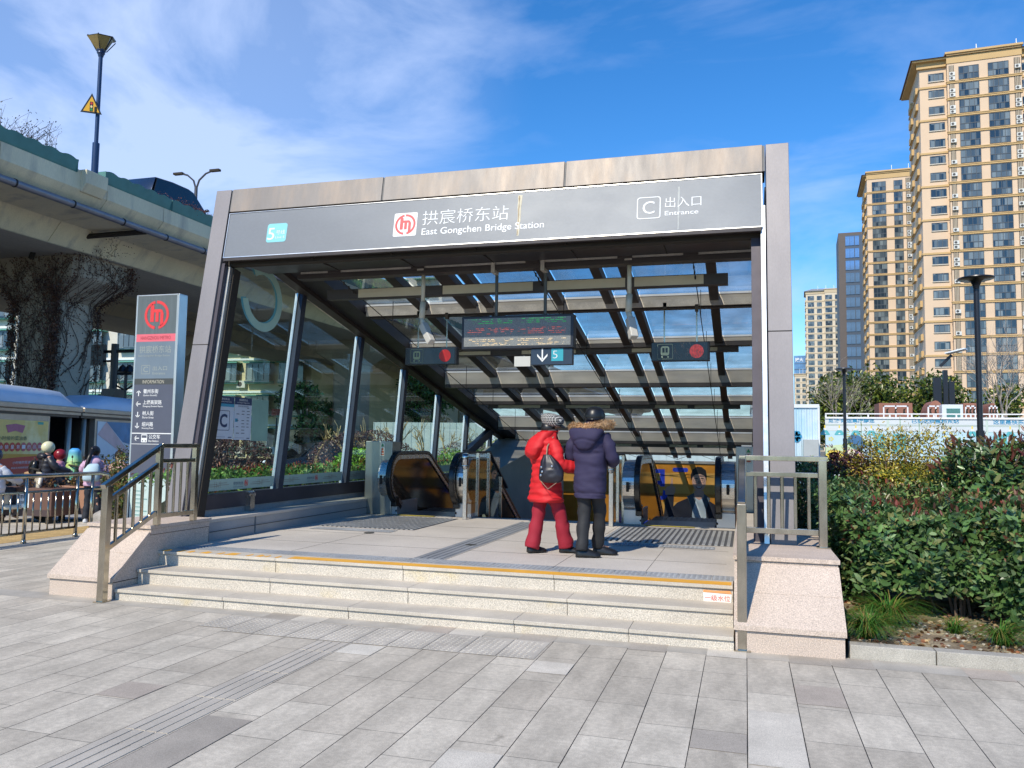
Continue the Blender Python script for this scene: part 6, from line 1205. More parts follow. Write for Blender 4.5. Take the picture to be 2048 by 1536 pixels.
def tower(lab, ox, oy, rot, W_, Dp, floors, fh, cols, bands, wallm, bandm, name='apartment_tower', bays_=(), roofm=None, eave=.6, niches=(), ac=40, zoff=0, cap=100, top=1.6):
    t = thing(name, lab, 'tower block', (ox, oy, 0), None, rot); H = floors * fh + zoff
    def C(mb, nm, m, par=t): 
        me = bpy.data.meshes.new(nm); me.from_pydata([tuple(v) for v in mb.v], [], mb.f); return put(nm, me, m, par)
    b = MB(); b.box(0, W_, .0, Dp, 0, H + top - .3); C(b, 'wall', wallm)
    for x0, x1, pr_ in bays_: b = MB(); b.box(x0, x1, -pr_, 0, 0, H + top + .4); C(b, 'bay_wall', wallm)
    def fy(x):
        for x0, x1, pr_ in bays_:
            if x0 <= x <= x1: return -pr_
        return 0
    b = MB()
    for f in range(floors):
        z = zoff + f * fh
        for x0, x1, pr_ in bays_: b.box(x0 - .12, x1 + .12, -pr_ - .18, -pr_ + .3, z - .28, z - .02); b.box(x0 - .2, x1 + .2, -pr_ - .26, -pr_ + .3, z - .02, z + .10)
        if f % bands == 0: b.box(-.15, W_, -.16, .1, z - .28, z + .06); b.box(-.16, 0.1, .1, Dp, z - .28, z + .06)
    C(b, 'floor_band', bandm)
    for x0, x1 in niches:
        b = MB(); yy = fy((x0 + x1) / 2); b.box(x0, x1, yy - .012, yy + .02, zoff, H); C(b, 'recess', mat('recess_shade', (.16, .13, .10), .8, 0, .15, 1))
        b = MB()
        for k in range(3): xx = x0 + (x1 - x0) * (.25 + .25 * k); b.box(xx - .05, xx + .05, yy - .08, yy - .013, zoff, H)
        C(b, 'downpipes', mat('pipe_cream', (.45, .38, .28), .6, 0, 0))
    cnt = 0; rest = MB(); rest_n = 0
    for f in range(floors - 1, -1, -1):
        for x, w, h_, dz, mull, bal in cols:
            me = protos.setdefault((w, h_, mull, bal), window_proto(w, h_, mull, bal)); cnt += 1; p = Vector((x, fy(x) - .03, zoff + f * fh + dz))
            if cnt <= cap: o = bpy.data.objects.new('window', me); COL.objects.link(o); o.parent = t; o.location = p
            else:
                k0 = len(rest.v); rest.v += [tuple(v.co + p) for v in me.vertices]; rest.f += [tuple(i + k0 for i in q.vertices) for q in me.polygons]; rest.mi += [q.material_index for q in me.polygons]
    if rest.v:
        me = bpy.data.meshes.new('lower_windows'); me.from_pydata(rest.v, [], rest.f); o = put('lower_windows', me, [tw_glass, wfr, sill_m], t); me.polygons.foreach_set('material_index', rest.mi); o['kind'] = 'stuff'
    global acm
    acm = acm or ac_proto(); rs = random.Random(int(ox)); k = 0
    for f in range(floors - 1, -1, -1):
        for x0, x1 in niches:
            for q in (0, 1):
                if k < ac and rs.random() < .62: o = bpy.data.objects.new('air_conditioner', acm); COL.objects.link(o); o.parent = t; o.location = ((x0 + x1) / 2 + .05, fy((x0 + x1) / 2) - .25, zoff + f * fh + .2 + .78 * q); k += 1
    # cornice, eaves
    b = MB(); b.box(-eave, W_, -eave, Dp + eave, H + top - .3, H + top); b.box(-eave * .4, W_, -eave * .4, 0, H + .3, H + top - .3)
    for x0, x1, pr_ in bays_: b.box(x0 - .3, x1 + .3, -pr_ - .35, 0, H + top + .4, H + top + .75); b.box(x0 - .1, x1 + .1, -pr_ - .12, 0, H + .35, H + top + .4)
    C(b, 'cornice', bandm)
    if roofm: b = MB(); z = H + top; b.add([(-eave - .3, -eave - .3, z), (W_, -eave - .3, z), (W_, Dp + eave + .3, z), (-eave - .3, Dp + eave + .3, z), (2.5, 3, z + 1.6), (W_, 3, z + 1.6), (W_, Dp - 3, z + 1.6), (2.5, Dp - 3, z + 1.6)], [(0, 3, 2, 1), (4, 5, 6, 7), (0, 1, 5, 4), (1, 2, 6, 5), (2, 3, 7, 6), (3, 0, 4, 7)]); C(b, 'roof', roofm)
    # side balconies on the left return wall
    b = MB()
    for f in range(floors): z = zoff + f * fh; b.box(-.4, 0, Dp * .15, Dp * .40, z - .1, z + 1.0); b.box(-.4, 0, Dp * .62, Dp * .86, z - .1, z + 1.0)
    if name == 'apartment_tower': C(b, 'side_balconies', bandm)
    b = MB(); 
    for k in range(3): b.box(W_ * (.3 + .2 * k), W_ * (.3 + .2 * k) + .12, 1.0, 1.12, H + top, H + top + 2.6)
    C(b, 'roof_mast', MATS['white_rail']); return t
protos = {}
peach = mat('tower_peach', (.66, .49, .34), .8, 0, .05, .2); ochre = mat('tower_ochre', (.55, .37, .17), .8, 0, .06, .4); brnroof = mat('roof_brown', (.13, .06, .05), .7, 0, .1)
def fwd(px, py, d): v = w_of(Vector((px - 1024, py - 768, F))); return CAMP + v * (d / F)
p = fwd(1849, 600, 138); ROT = R(-3.5)
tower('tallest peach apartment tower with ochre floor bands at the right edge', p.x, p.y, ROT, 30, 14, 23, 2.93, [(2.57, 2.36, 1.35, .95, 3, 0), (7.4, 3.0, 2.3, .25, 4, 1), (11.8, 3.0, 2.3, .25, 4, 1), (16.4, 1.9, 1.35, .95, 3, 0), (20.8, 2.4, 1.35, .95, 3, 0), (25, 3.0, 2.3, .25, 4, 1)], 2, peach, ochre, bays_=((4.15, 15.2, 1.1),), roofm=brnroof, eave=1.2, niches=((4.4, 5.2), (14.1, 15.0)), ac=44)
p = fwd(1738, 600, 199)
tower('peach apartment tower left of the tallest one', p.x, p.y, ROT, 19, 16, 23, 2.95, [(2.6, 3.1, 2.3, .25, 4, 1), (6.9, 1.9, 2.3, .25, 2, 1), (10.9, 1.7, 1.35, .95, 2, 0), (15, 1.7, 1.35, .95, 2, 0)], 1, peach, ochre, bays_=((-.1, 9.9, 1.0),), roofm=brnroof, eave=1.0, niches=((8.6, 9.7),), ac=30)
p = fwd(1613, 700, 365)
tower('pale beige tower in the distance beyond the dark tower', p.x, p.y, ROT, 17, 14, 24, 2.95, [(2.1, 2.6, 2.0, .4, 3, 1), (5.7, 2.0, 1.9, .4, 2, 1), (9.6, 2.8, 2.0, .4, 3, 1), (13.6, 2.6, 2.0, .4, 3, 1)], 1, mat('tower_beige', (.62, .53, .40), .8, 0, .05, .2), mat('tower_tan', (.52, .42, .28), .8, 0, .05), eave=.5, bays_=((7.9, 15.6, 1.2),), roofm=mat('roof_grey', (.25, .25, .26), .7), ac=0, cap=96)
p = fwd(1590, 800, 420)
tower('low beige apartment block at the far left of the towers', p.x, p.y, ROT, 8, 14, 13, 2.95, [(1.6, 1.8, 1.6, .5, 2, 1), (4.6, 1.8, 1.6, .5, 2, 1)], 1, MATS['tower_beige'], MATS['tower_tan'], eave=.5, ac=0, name='apartment_block')
# dark slab tower
p = fwd(1680, 700, 262); dt = thing('office_tower', 'dark grey tower with blue strip windows between the beige towers', 'tower block', (p.x, p.y, 0), None, ROT)
dgm = mat('tower_dark_brown', (.10, .08, .07), .6, 0, .05, .3); b = MB(); b.box(0, 14, 0, 16, 0, 72); me = bpy.data.meshes.new('wall'); me.from_pydata(b.v, [], b.f); put('wall', me, dgm, dt)
b = MB(); b.k = 0
for x0, x1 in ((2.2, 7.3), (8.2, 13)): b.box(x0, x1, -.12, -.0, 2, 71)
me = bpy.data.meshes.new('spandrel'); me.from_pydata(b.v, [], b.f); put('spandrel', me, mat('tower_slate', (.07, .09, .12), .4, .2, .05), dt)
sp_ = window_proto(1.5, 2.9, 2, 0); skg = mat('reflecting_glass', (.20, .33, .50), .12, .5, .25, .3)
sm_ = sp_.copy(); sm_.materials.clear(); [sm_.materials.append(m) for m in (skg, wfr, wfr)]
for f in range(17):
    for x in (2.75, 4.0 + .1, 5.6, 9.0, 10.5): o = bpy.data.objects.new('window', sm_); COL.objects.link(o); o.parent = dt; o.location = (x, -.14, 3 + f * 4.05); o.scale = (.8, 1, 1)
p = fwd(1588, 720, 480); gt = thing('office_building', 'distant blue glass building with white roof characters at the far left of the towers', 'office building', (p.x, p.y, 0), None, ROT); b = MB(); b.box(0, 10, 0, 12, 0, 56); me = bpy.data.meshes.new('body'); me.from_pydata(b.v, [], b.f); put('body', me, skg, gt)
b = MB()
for i in range(9): b.box(1.1 * i, 1.1 * i + .15, -.15, 0, 0, 56)
for i in range(16): b.box(0, 10, -.14, 0, 3.4 * i, 3.4 * i + .3)
me = bpy.data.meshes.new('mullions'); me.from_pydata(b.v, [], b.f); put('mullions', me, wfr, gt)
q = text('娱大', (0, 0, 4.6, 2.3), Matrix.Identity(4), wht, None, 'roof_characters', 0, bold=.03); q.parent = gt; q.rotation_euler = (R(90), 0, 0); q.location = (.6, -.3, 52.4)
# ---------------- planting and street seen through the left glass ----------------
hedge('clipped hedge with red tips outside the left glass wall', -8.75, -7.25, 9.8, 21, .1, 1.12, 15000, .075, G('4f7a35', '6b9648', '3c6028', '8fae60'), G('a0503a', '8c4030', 'b5705a'), 'tr', lmp=.07)
plm = G('4a3436', '5c4242', '3a2a2c', '6e5450', '7a6058')
shrub('large round dark purple shrub behind the notices, nearest the entrance', (-8.9, 12.5, .95), (.95, 1.05, .72), 9000, .05, plm, .5, .08, lo=-.6, inner=.15); 
shrub('round dark purple shrub in the middle of the flower bed', (-9.0, atx(730, 900, -9).y, 1.05), (1.3, 1.5, .85), 9000, .055, plm, .5, .08, lo=-.6, inner=.15)
shrub('round dark purple shrub farthest along the flower bed', (-9.4, 27, .9), (1.2, 1.4, .8), 5000, .06, plm, .5, .08, lo=-.6, inner=.15)
shrub('bright green shrub beside the middle purple shrub', (-7.9, atx(700, 910, -8).y + .5, .95), (.7, .8, .55), 5000, .07, G('6b9c30', '7db03a', '5a8828'), .55, .15, lo=-.6, inner=.15); shrub('bright green shrub at the far end of the bed', (-8.8, 25, .9), (1.0, 2.2, .5), 6000, .07, G('6b9c30', '8fb848', '5a8828'), .55, .2, lo=-.6); shrub('yellow green shrub beside the sloping end frame', (-9.2, 30, 1.1), (1.4, 1.8, .7), 5000, .08, G('8fa040', 'a0a848', '6b8030'), .5, .3, lo=-.6)
pol = mat('pollard_bark', (.50, .40, .20), .85, 0, .12, 3)
for i, y in enumerate((18.5, 20.5, 22.6, 24.6, 27.0, 29.8, 33)):
    bare('small pollarded tree with knobbly yellow branches, number %s from the entrance' % ('one', 'two', 'three', 'four', 'five', 'six', 'seven')[i], -10.6 - .12 * i, y, 1.55, .55, seed=30 + i, r0=.06, depth=3, m=pol, split=.55, name='pollard_tree', grp='pollarded trees beside the flower bed', base=.4)
tree('leafy green roadside tree seen through the first glass pane', at(612, 820, 41).x, 41, 5.4, 1.5, G('3f6b2e', '4f7d38', '2f5526', '6b8f48'), 4200, .2, 8); tree('leafy green tree seen through the second glass pane', at(660, 840, 50).x, 50, 5.6, 1.6, G('3f6b2e', '4f7d38', '2f5526'), 3600, .22, 7); tree('leafy green tree seen through the fourth glass pane', at(860, 850, 52).x, 52, 6.5, 2.2, G('3f6b2e', '55803a', '2f5526'), 4200, .28, 7)
tree('low dark tree beyond the road at the foot of the pale flats', at(640, 885, 43).x, 43, 2.6, 1.4, G('4a5c2e', '3a4a26', '5c6b38'), 2600, .22, 6)
bare('dark bare tree at the left edge behind the bus shelter', at(15, 740, 30).x, 30, 8, .45, seed=3, r0=.12, m=mat('dark_bark', (.06, .045, .04), .9, 0, .1), depth=6); bare('dark bare tree behind the farther bus shelter', at(185, 760, 34).x, 34, 6.5, .45, seed=6, r0=.09, m=MATS['dark_bark'], depth=6)
gfr = mat('green_window_frame', (.12, .34, .26), .5, .1, .05); cw = mat('flats_white', (.60, .58, .50), .8, 0, .08, .4); cyl_ = mat('flats_yellow', (.62, .56, .36), .8, 0, .08, .4)
def flats(lab, px0, px1, y, floors, wall, seed):
    x0, x1 = at(px0, 780, y).x, at(px1, 780, y).x; t = thing('residential_block', lab, 'flats', (x0, y, 0)); rs = random.Random(seed); W_ = x1 - x0
    def C(mb, nm, m):
        me = bpy.data.meshes.new(nm); me.from_pydata([tuple(v) for v in mb.v], [], mb.f); return put(nm, me, m, t)
    b = MB(); b.box(0, W_, 0, 10, 0, floors * 2.9); C(b, 'wall', wall)
    me = window_proto(2.3, 1.5, 4, 0).copy(); me.materials.clear(); [me.materials.append(m) for m in (tw_glass, mat('pale_frame', (.62, .66, .62), .5, 0, 0), gfr)]
    n_ = int(W_ / 3.3); bb = MB()
    for f in range(floors):
        for i in range(n_):
            xx = (i + .5) * W_ / n_; bb.box(xx - 1.3, xx + 1.3, -.6, 0, f * 2.9 + .75, f * 2.9 + 1.0); bb.box(xx - 1.35, xx + 1.35, -.85, 0, f * 2.9 + 2.56, f * 2.9 + 2.66)
            if f < 5: o = bpy.data.objects.new('window', me); COL.objects.link(o); o.parent = t; o.location = (xx, -.55, f * 2.9 + 1.02)
            if rs.random() < .6 and f < 4:
                o = bpy.data.objects.new('air_conditioner', acm); COL.objects.link(o); o.parent = t; o.location = (xx + 1.5, -.2, f * 2.9 + .4)
    C(bb, 'canopy_and_sill', gfr); b = MB(); b.box(-.2, W_ + .2, -.9, .0, 0, .0) if False else b.box(-.1, W_ + .1, -.14, 0, 2.86, 2.98)
    for f in range(2, floors): b.box(-.1, W_ + .1, -.1, 0, f * 2.9 - .05, f * 2.9 + .12)
    C(b, 'floor_band', MATS['cabin_white']); return t
flats('white flats with green window canopies beyond the nearer shelter, at the far left', -190, 28, 58, 6, cw, 1); flats('white flats with green window canopies seen between the vine covered pier and the totem', 150, 300, 60, 6, cw, 2)
flats('pale yellow flats with green windows seen behind the notices', 425, 622, 62, 6, cyl_, 3); flats('pale yellow flats seen between the second and third glass panes', 662, 712, 66, 6, cyl_, 4); flats('pale flats seen through the rear glass panes', 760, 880, 84, 7, cw, 5)
b = MB(); b.box(-30, 8, 119.5, 120, 0, 6); x = -30
tag(b.build('boundary_wall', mat('far_wall', (.35, .36, .33), .9, 0, .15, .2)), 'long distant grey wall beyond the road', 'wall')
t = thing('shop_sign', 'small red roadside shop sign by the pale yellow flats', 'sign', (at(550, 824, 50).x, 50, 0)); xs = at(543, 824, 50).x; b = MB(); b.box(xs, xs + .75, 50, 50.1, at(550, 831, 50).z, at(550, 818, 50).z); b.build('panel', mat('sign_brick', (.45, .07, .04), .5, 0, 0), t); b = MB(); b.tube([(xs + .4, 50.05, 0), (xs + .4, 50.05, 3.2)], .05, 6); b.build('pole', dsteel, t)
# traffic light and dark lamp beyond the shelters
t = thing('traffic_signal', 'black traffic signal mast seen under the viaduct beside the totem', 'traffic light', (at(229, 720, 30).x, 30, 0)); xm = at(229, 720, 30).x
b = MB(); b.tube([(xm, 30, 0), (xm, 30, at(229, 688, 30).z)], .16, 10); b.tube([(xm - 5.5, 30, at(229, 703, 30).z), (xm + 2, 30, at(229, 703, 30).z)], .07, 6); b.tube([(xm - 1.0, 30, at(229, 722, 30).z), (xm, 30, at(229, 722, 30).z)], .05, 6); b.build('mast', MATS['lamp_black'], t)
b = MB(); b.box(at(172, 710, 30).x, at(213, 710, 30).x, 29.8, 30, at(190, 731, 30).z, at(190, 690, 30).z); b.build('signal_board', MATS['lamp_black'], t); b = MB(); b.box(xm - .35, xm + .35, 29.7, 30.3, at(229, 798, 30).z, at(229, 778, 30).z); b.build('junction_box', MATS['lamp_black'], t)
t = thing('street_lamp', 'black ornamental street lamp with two hooded heads beside the totem', 'street lamp', (at(252, 745, 27).x, 27, 0)); xl = at(252, 745, 27).x; zl = at(252, 744, 27).z
b = MB(); b.tube([(xl, 27, 0), (xl, 27, zl)], .06, 8); b.tube([(xl - .45, 27, zl - .55), (xl, 27, zl - .75), (xl + .45, 27, zl - .5)], .04, 6); b.build('pole', MATS['lamp_black'], t)
for s_ in (-1, 1): b = MB(); b.lathe((xl + s_ * .17, 27, zl), [(.22, 0), (.12, .22), (.03, .3)], 6); b.build('lamp_head', MATS['lamp_black'], t)
b = MB(); b.box(xl - .35, xl + .35, 26.9, 27.1, zl - .12, zl - .02); b.build('crossbar', MATS['lamp_black'], t)

# ---------------- cars ----------------
def car(lab, loc, rz_, body, L_=4.5, Wd=1.8, Ht=1.62, lights=False):
    t = thing('parked_car' if lights is None else 'car', lab, 'car', loc, None, rz_); hw = Wd / 2
    def C(mb, nm, m, sm=False, bev=0):
        me = bpy.data.meshes.new(nm); me.from_pydata([tuple(v) for v in mb.v], [], mb.f)
        if sm: me.polygons.foreach_set('use_smooth', [True] * len(me.polygons))
        o = put(nm, me, m, t)
        if bev: q = o.modifiers.new('b', 'BEVEL'); q.width = bev; q.segments = 3; q.limit_method = 'ANGLE'
        return o
    # stations along x (front = +x): (x, z_low, z_belt, half width)
    stn = [(-L_ / 2, .45, .80, .72), (-L_ / 2 + .12, .32, .98, .9), (-L_ / 2 + .7, .26, 1.0, .98), (-.6, .24, .98, 1), (.6, .24, .96, 1), (1.15, .26, .95, .99), (L_ / 2 - .35, .30, .84, .93), (L_ / 2 - .08, .36, .72, .84), (L_ / 2, .45, .62, .70)]
    rings = [[(x, -hw * w, zl_ + .08), (x, -hw * w * .93, zl_), (x, hw * w * .93, zl_), (x, hw * w, zl_ + .08), (x, hw * w, (zl_ + zb) / 2 + .1), (x, hw * w * .96, zb - .05), (x, hw * w * .86, zb), (x, -hw * w * .86, zb), (x, -hw * w * .96, zb - .05), (x, -hw * w, (zl_ + zb) / 2 + .1)] for x, zl_, zb, w in stn]
    b = MB(); b.loft([[Vector(p) for p in r_] for r_ in rings]); C(b, 'body', body, True)
    roof = [(-L_ / 2 + .18, .96, .84), (-L_ / 2 + .55, Ht - .12, .70), (-.9, Ht - .02, .70), (.1, Ht, .69), (.45, Ht - .06, .68), (1.25, .95, .82)]
    b = MB(); b.loft([[Vector((x, -hw * w, z)), Vector((x, hw * w, z)), Vector((x, hw * w * .98, z - .05)), Vector((x, -hw * w * .98, z - .05))] for x, z, w in roof]); C(b, 'roof', body, True, .02)
    gm = mat('car_glass', (.015, .018, .022), .06, 0, 0, spec=.8)
    b = MB(); pz_ = [(-L_ / 2 + .3, .96), (-L_ / 2 + .62, Ht - .14), (-.9, Ht - .06), (.1, Ht - .05), (.42, Ht - .11), (1.15, .94)]
    for s_ in (-1, 1): b.loft([[Vector((x, s_ * hw * (.72 if z > 1.2 else .86), z)), Vector((x, s_ * hw * .1, z)), Vector((x, s_ * hw * .1, .93)), Vector((x, s_ * hw * .88, .93))] for x, z in pz_])
    C(b, 'windows', gm)
    for x in (-L_ / 2 + .85, L_ / 2 - .85):
        for s_ in (-1, 1):
            b = MB(); b.tube([(x, s_ * (hw - .2), .33), (x, s_ * (hw + .01), .33)], .33, 20); w_ = C(b, 'wheel', mat('tyre', (.02, .02, .02), .8, 0, .1), False, .02)
            b = MB(); b.tube([(x, s_ * (hw - .01), .33), (x, s_ * (hw + .02), .33)], .21, 10); me = bpy.data.meshes.new('rim'); me.from_pydata([tuple(v) for v in b.v], [], b.f); put('rim', me, STEEL, w_)
    for s_ in (-1, 1):
        b = MB(); b.ell((L_ / 2 - .13, s_ * hw * .66, .70), (.12, .20, .07), 12, 8); C(b, 'headlight', mat('headlight_on', (.8, .85, .9), .3, 0, 0, emit=((.75, .85, 1), 3.0)) if lights else mat('headlight_off', (.5, .5, .5), .1, .3, 0), True)
        b = MB(); b.ell((-L_ / 2 + .10, s_ * hw * .72, .80), (.08, .16, .09), 12, 8); C(b, 'tail_light', mat('tail_red', (.45, .02, .02), .2, 0, 0), True)
        b = MB(); b.ell((.85, s_ * (hw + .08), 1.02), (.06, .11, .07), 10, 6); C(b, 'mirror', body, True)
    b = MB(); b.box(L_ / 2 - .04, L_ / 2 + .0, -hw * .45, hw * .45, .42, .60); C(b, 'grille', dk); return t
car('dark blue estate car driving on the viaduct above the planter troughs', (-23.35, 28.3, 10.45), R(90), mat('car_navy', (.02, .035, .07), .22, .4, .0, coat=.6), 4.9, 1.9, 1.78)
car('dark car with its headlights on, seen through the second glass pane', (atx(625, 900, -18).x, atx(630, 900, -18).y, 0), R(-115), mat('car_black', (.03, .035, .045), .2, .4, 0, coat=.6), 4.5, 1.8, 1.55, True)
car('light grey car far down the road, seen behind the rear glass pane', (atx(905, 885, -16).x, atx(905, 885, -16).y, 0), R(-95), mat('car_silver', (.4, .42, .44), .25, .6, 0, coat=.5), 4.4, 1.8, 1.5)
# parapet planters on the pavement
def tub(px0, px1, y, z1, lab, notice_=False):
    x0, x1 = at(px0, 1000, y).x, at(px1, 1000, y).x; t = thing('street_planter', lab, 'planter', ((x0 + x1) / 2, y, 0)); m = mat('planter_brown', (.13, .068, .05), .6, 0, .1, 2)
    b = MB(); b.box(x0, x1, y, y + .55, .14, z1); b.build('tub', m if not notice_ == 2 else mat('planter_sunlit_brown', (.36, .19, .12), .6, 0, .1, 2), t, bev=.015)  # second tub repeats the brown, painted lighter as if the sun lit it
    b = MB(); b.box(x0 + .02, x1 - .02, y - .008, y + .54, .14, .26); b.build('plinth', mat('planter_dark', (.06, .04, .04), .7, 0, .1), t)
    for xx in (x0 + .08, x1 - .14): b = MB(); b.box(xx, xx + .07, y + .02, y + .12, 0, .14); b.build('foot', dk, t)
    if notice_ == 1:
        M = frame((x0 + (x1 - x0) * .4, y - .003, z1 - .37), (1, 0, 0), (0, 0, 1)); flat([rect(0, 0, .30, .30)], M, wht, t, 'notice', .002); text('控烟场所', (.03, .17, .27, .24), M, MATS['notice_grey'], t, 'lettering', .004, bold=.02); text('请勿吸烟', (.03, .06, .27, .13), M, MATS['notice_grey'], t, 'lettering', .004, bold=.02)
    return (x0 + x1) / 2
c_ = tub(-12, 103, 12.3, .66, 'dark brown street planter with a white notice behind the low fence', 1); twigs('dry_plant', (c_, 12.6, .6), .45, .18, 22, .2, 'withered brown plants in the planter with the notice', 'plant', G('5c3a26', '7a5535', '8a6b40'), 220, .06)
c_ = tub(110, 176, 12.9, .68, 'brown street planter painted a lighter sunlit tone behind the low fence', 2); twigs('dry_plant', (c_, 13.2, .62), .3, .18, 22, .24, 'withered brown plants in the sunlit planter', 'plant', G('5c4a26', '6a6535', '8a6b40'), 260, .07)
shrub('green and brown leafy bush behind the sloping handrail', (at(238, 970, 12.4).x, 12.4, .72), (.30, .25, .62), 3600, .06, G('5c6b35', '6b7d45', '7a6038', '8a7048', '3f5528'), .5, .3, lo=-1, inner=.5)
for i in range(7): 
    px_ = (214, 228, 246, 262, 205, 236, 272)[i]; p = atz(px_, 1034 - (i % 2) * 4, .15); b = MB(); b.ell((p.x, p.y, .1), (.22, .16, .17), 12, 8); 
    for k, v in enumerate(b.v): q = Vector(v); n_ = noise.noise(q * 6) * .05; b.v[k] = (q.x + n_, q.y + n_, q.z + n_)
    tag(b.build('rock', mat('grey_rock', (.33, .31, .29), .9, 0, .2, 6, .2, 60), smooth=True), 'rounded grey rock beside the left cheek wall', 'rock', 'rocks at the foot of the leafy bush')
# ---------------- people ----------------
skinm = mat('skin', (.50, .27, .19), .5, 0, .06, 6); hairm = mat('black_hair', (.012, .010, .010), .38, 0, .2, 30, stretch=(1, 1, .2)); shoe_b = mat('black_leather', (.012, .012, .013), .32, 0, .1)
def skinmesh(P, E, rad, lv=2, root=0):
    names = list(P); idx = {n: i for i, n in enumerate(names)}; me = bpy.data.meshes.new('k'); me.from_pydata([tuple(P[n]) for n in names], [(idx[a], idx[b]) for a, b in E], []); o = bpy.data.objects.new('k', me); COL.objects.link(o); o.modifiers.new('s', 'SKIN')
    for i, n in enumerate(names): r_ = rad[n]; me.skin_vertices[0].data[i].radius = r_ if isinstance(r_, tuple) else (r_, r_)
    me.skin_vertices[0].data[root].use_root = True; s = o.modifiers.new('u', 'SUBSURF'); s.levels = lv; s.render_levels = lv
    out = bpy.data.meshes.new_from_object(o.evaluated_get(bpy.context.evaluated_depsgraph_get())); bpy.data.objects.remove(o); bpy.data.meshes.remove(me); out.polygons.foreach_set('use_smooth', [True] * len(out.polygons)); return out
def mobj(mb, nm, m, par, sm=True):
    me = bpy.data.meshes.new(nm); me.from_pydata([tuple(v) for v in mb.v], [], mb.f)
    if sm: me.polygons.foreach_set('use_smooth', [True] * len(me.polygons))
    if isinstance(m, (list, tuple)): [me.materials.append(x) for x in m]; me.polygons.foreach_set('material_index', mb.mi); m = None
    o = put(nm, me, m, par); return o
def smooth_rings(spec, k=5):    # Catmull interpolation of (z, cx, cy, rx, ry)
    A = np.array(spec, float); out = []
    for i in range(len(A) - 1):
        p0, p1, p2, p3 = A[max(i - 1, 0)], A[i], A[i + 1], A[min(i + 2, len(A) - 1)]
        for j in range(k): t = j / k; out.append(.5 * ((2 * p1) + (p2 - p0) * t + (2 * p0 - 5 * p1 + 4 * p2 - p3) * t * t + (3 * p1 - p0 - 3 * p2 + p3) * t ** 3))
    out.append(A[-1]); return out
def cloth(mb, spec, n=36, k=6, fn=None, sq=.85, cap=True):
    rings = []
    for z, cx_, cy_, rx, ry in smooth_rings(spec, k):
        r_ = []
        for j in range(n):
            a = 2 * math.pi * j / n; c_, s_ = math.cos(a), math.sin(a); p = Vector((cx_ + rx * math.copysign(abs(c_) ** sq, c_), cy_ + ry * math.copysign(abs(s_) ** sq, s_), z)); d = Vector((c_, s_, 0))
            if fn: p = p + d * fn(p, a)
            r_.append(p)
        rings.append(r_)
    mb.loft(rings, cap); return mb
def sleeve(mb, path, rad, fn=None, n=18, sub=6):
    P = [Vector(p) for p in path]; Q = []; Rr = []
    for i in range(len(P) - 1):
        p0, p1, p2, p3 = P[max(i - 1, 0)], P[i], P[i + 1], P[min(i + 2, len(P) - 1)]
        for j in range(sub): t = j / sub; Q.append(.5 * ((2 * p1) + (p2 - p0) * t + (2 * p0 - 5 * p1 + 4 * p2 - p3) * t * t + (3 * p1 - p0 - 3 * p2 + p3) * t ** 3)); Rr.append(rad[i] * (1 - t) + rad[i + 1] * t)
    Q.append(P[-1]); Rr.append(rad[-1])
    if fn: Rr = [r_ + fn(q, i) for i, (r_, q) in enumerate(zip(Rr, Q))]
    k0 = len(mb.v); mb.tube(Q, Rr, n, True)
    for i in range(k0, len(mb.v)): v = Vector(mb.v[i]); w = noise.noise(v * 13) * .010 + noise.noise(Vector((v.x * 12, v.y * 12, v.z * 38))) * .008; mb.v[i] = (v.x + w, v.y + w * .6, v.z + w)
def foot(mb, x, y, z, ang, ln=.27, w=.048, h_=.09, lift=0.):
    M = Matrix.Translation((x, y, z)) @ Matrix.Rotation(ang, 4, 'Z') @ Matrix.Rotation(lift, 4, 'X'); pr = [(-.08, .6, .95), (-.05, .9, 1.15), (.0, 1, 1.2), (.06, .95, .85), (.12, 1.12, .62), (.16, 1.05, .5), (.185, .6, .34)]
    rings = []
    for y_, ww, hh in pr: rings.append([M @ Vector((w * ww * c_, y_ * ln / .27, .006 + h_ * hh * s_)) for c_, s_ in ((-1, 0), (-1.04, .14), (-.95, .45), (-.6, .85), (0, 1), (.6, .85), (.95, .45), (1.04, .14), (1, 0))])
    mb.loft(rings, True)
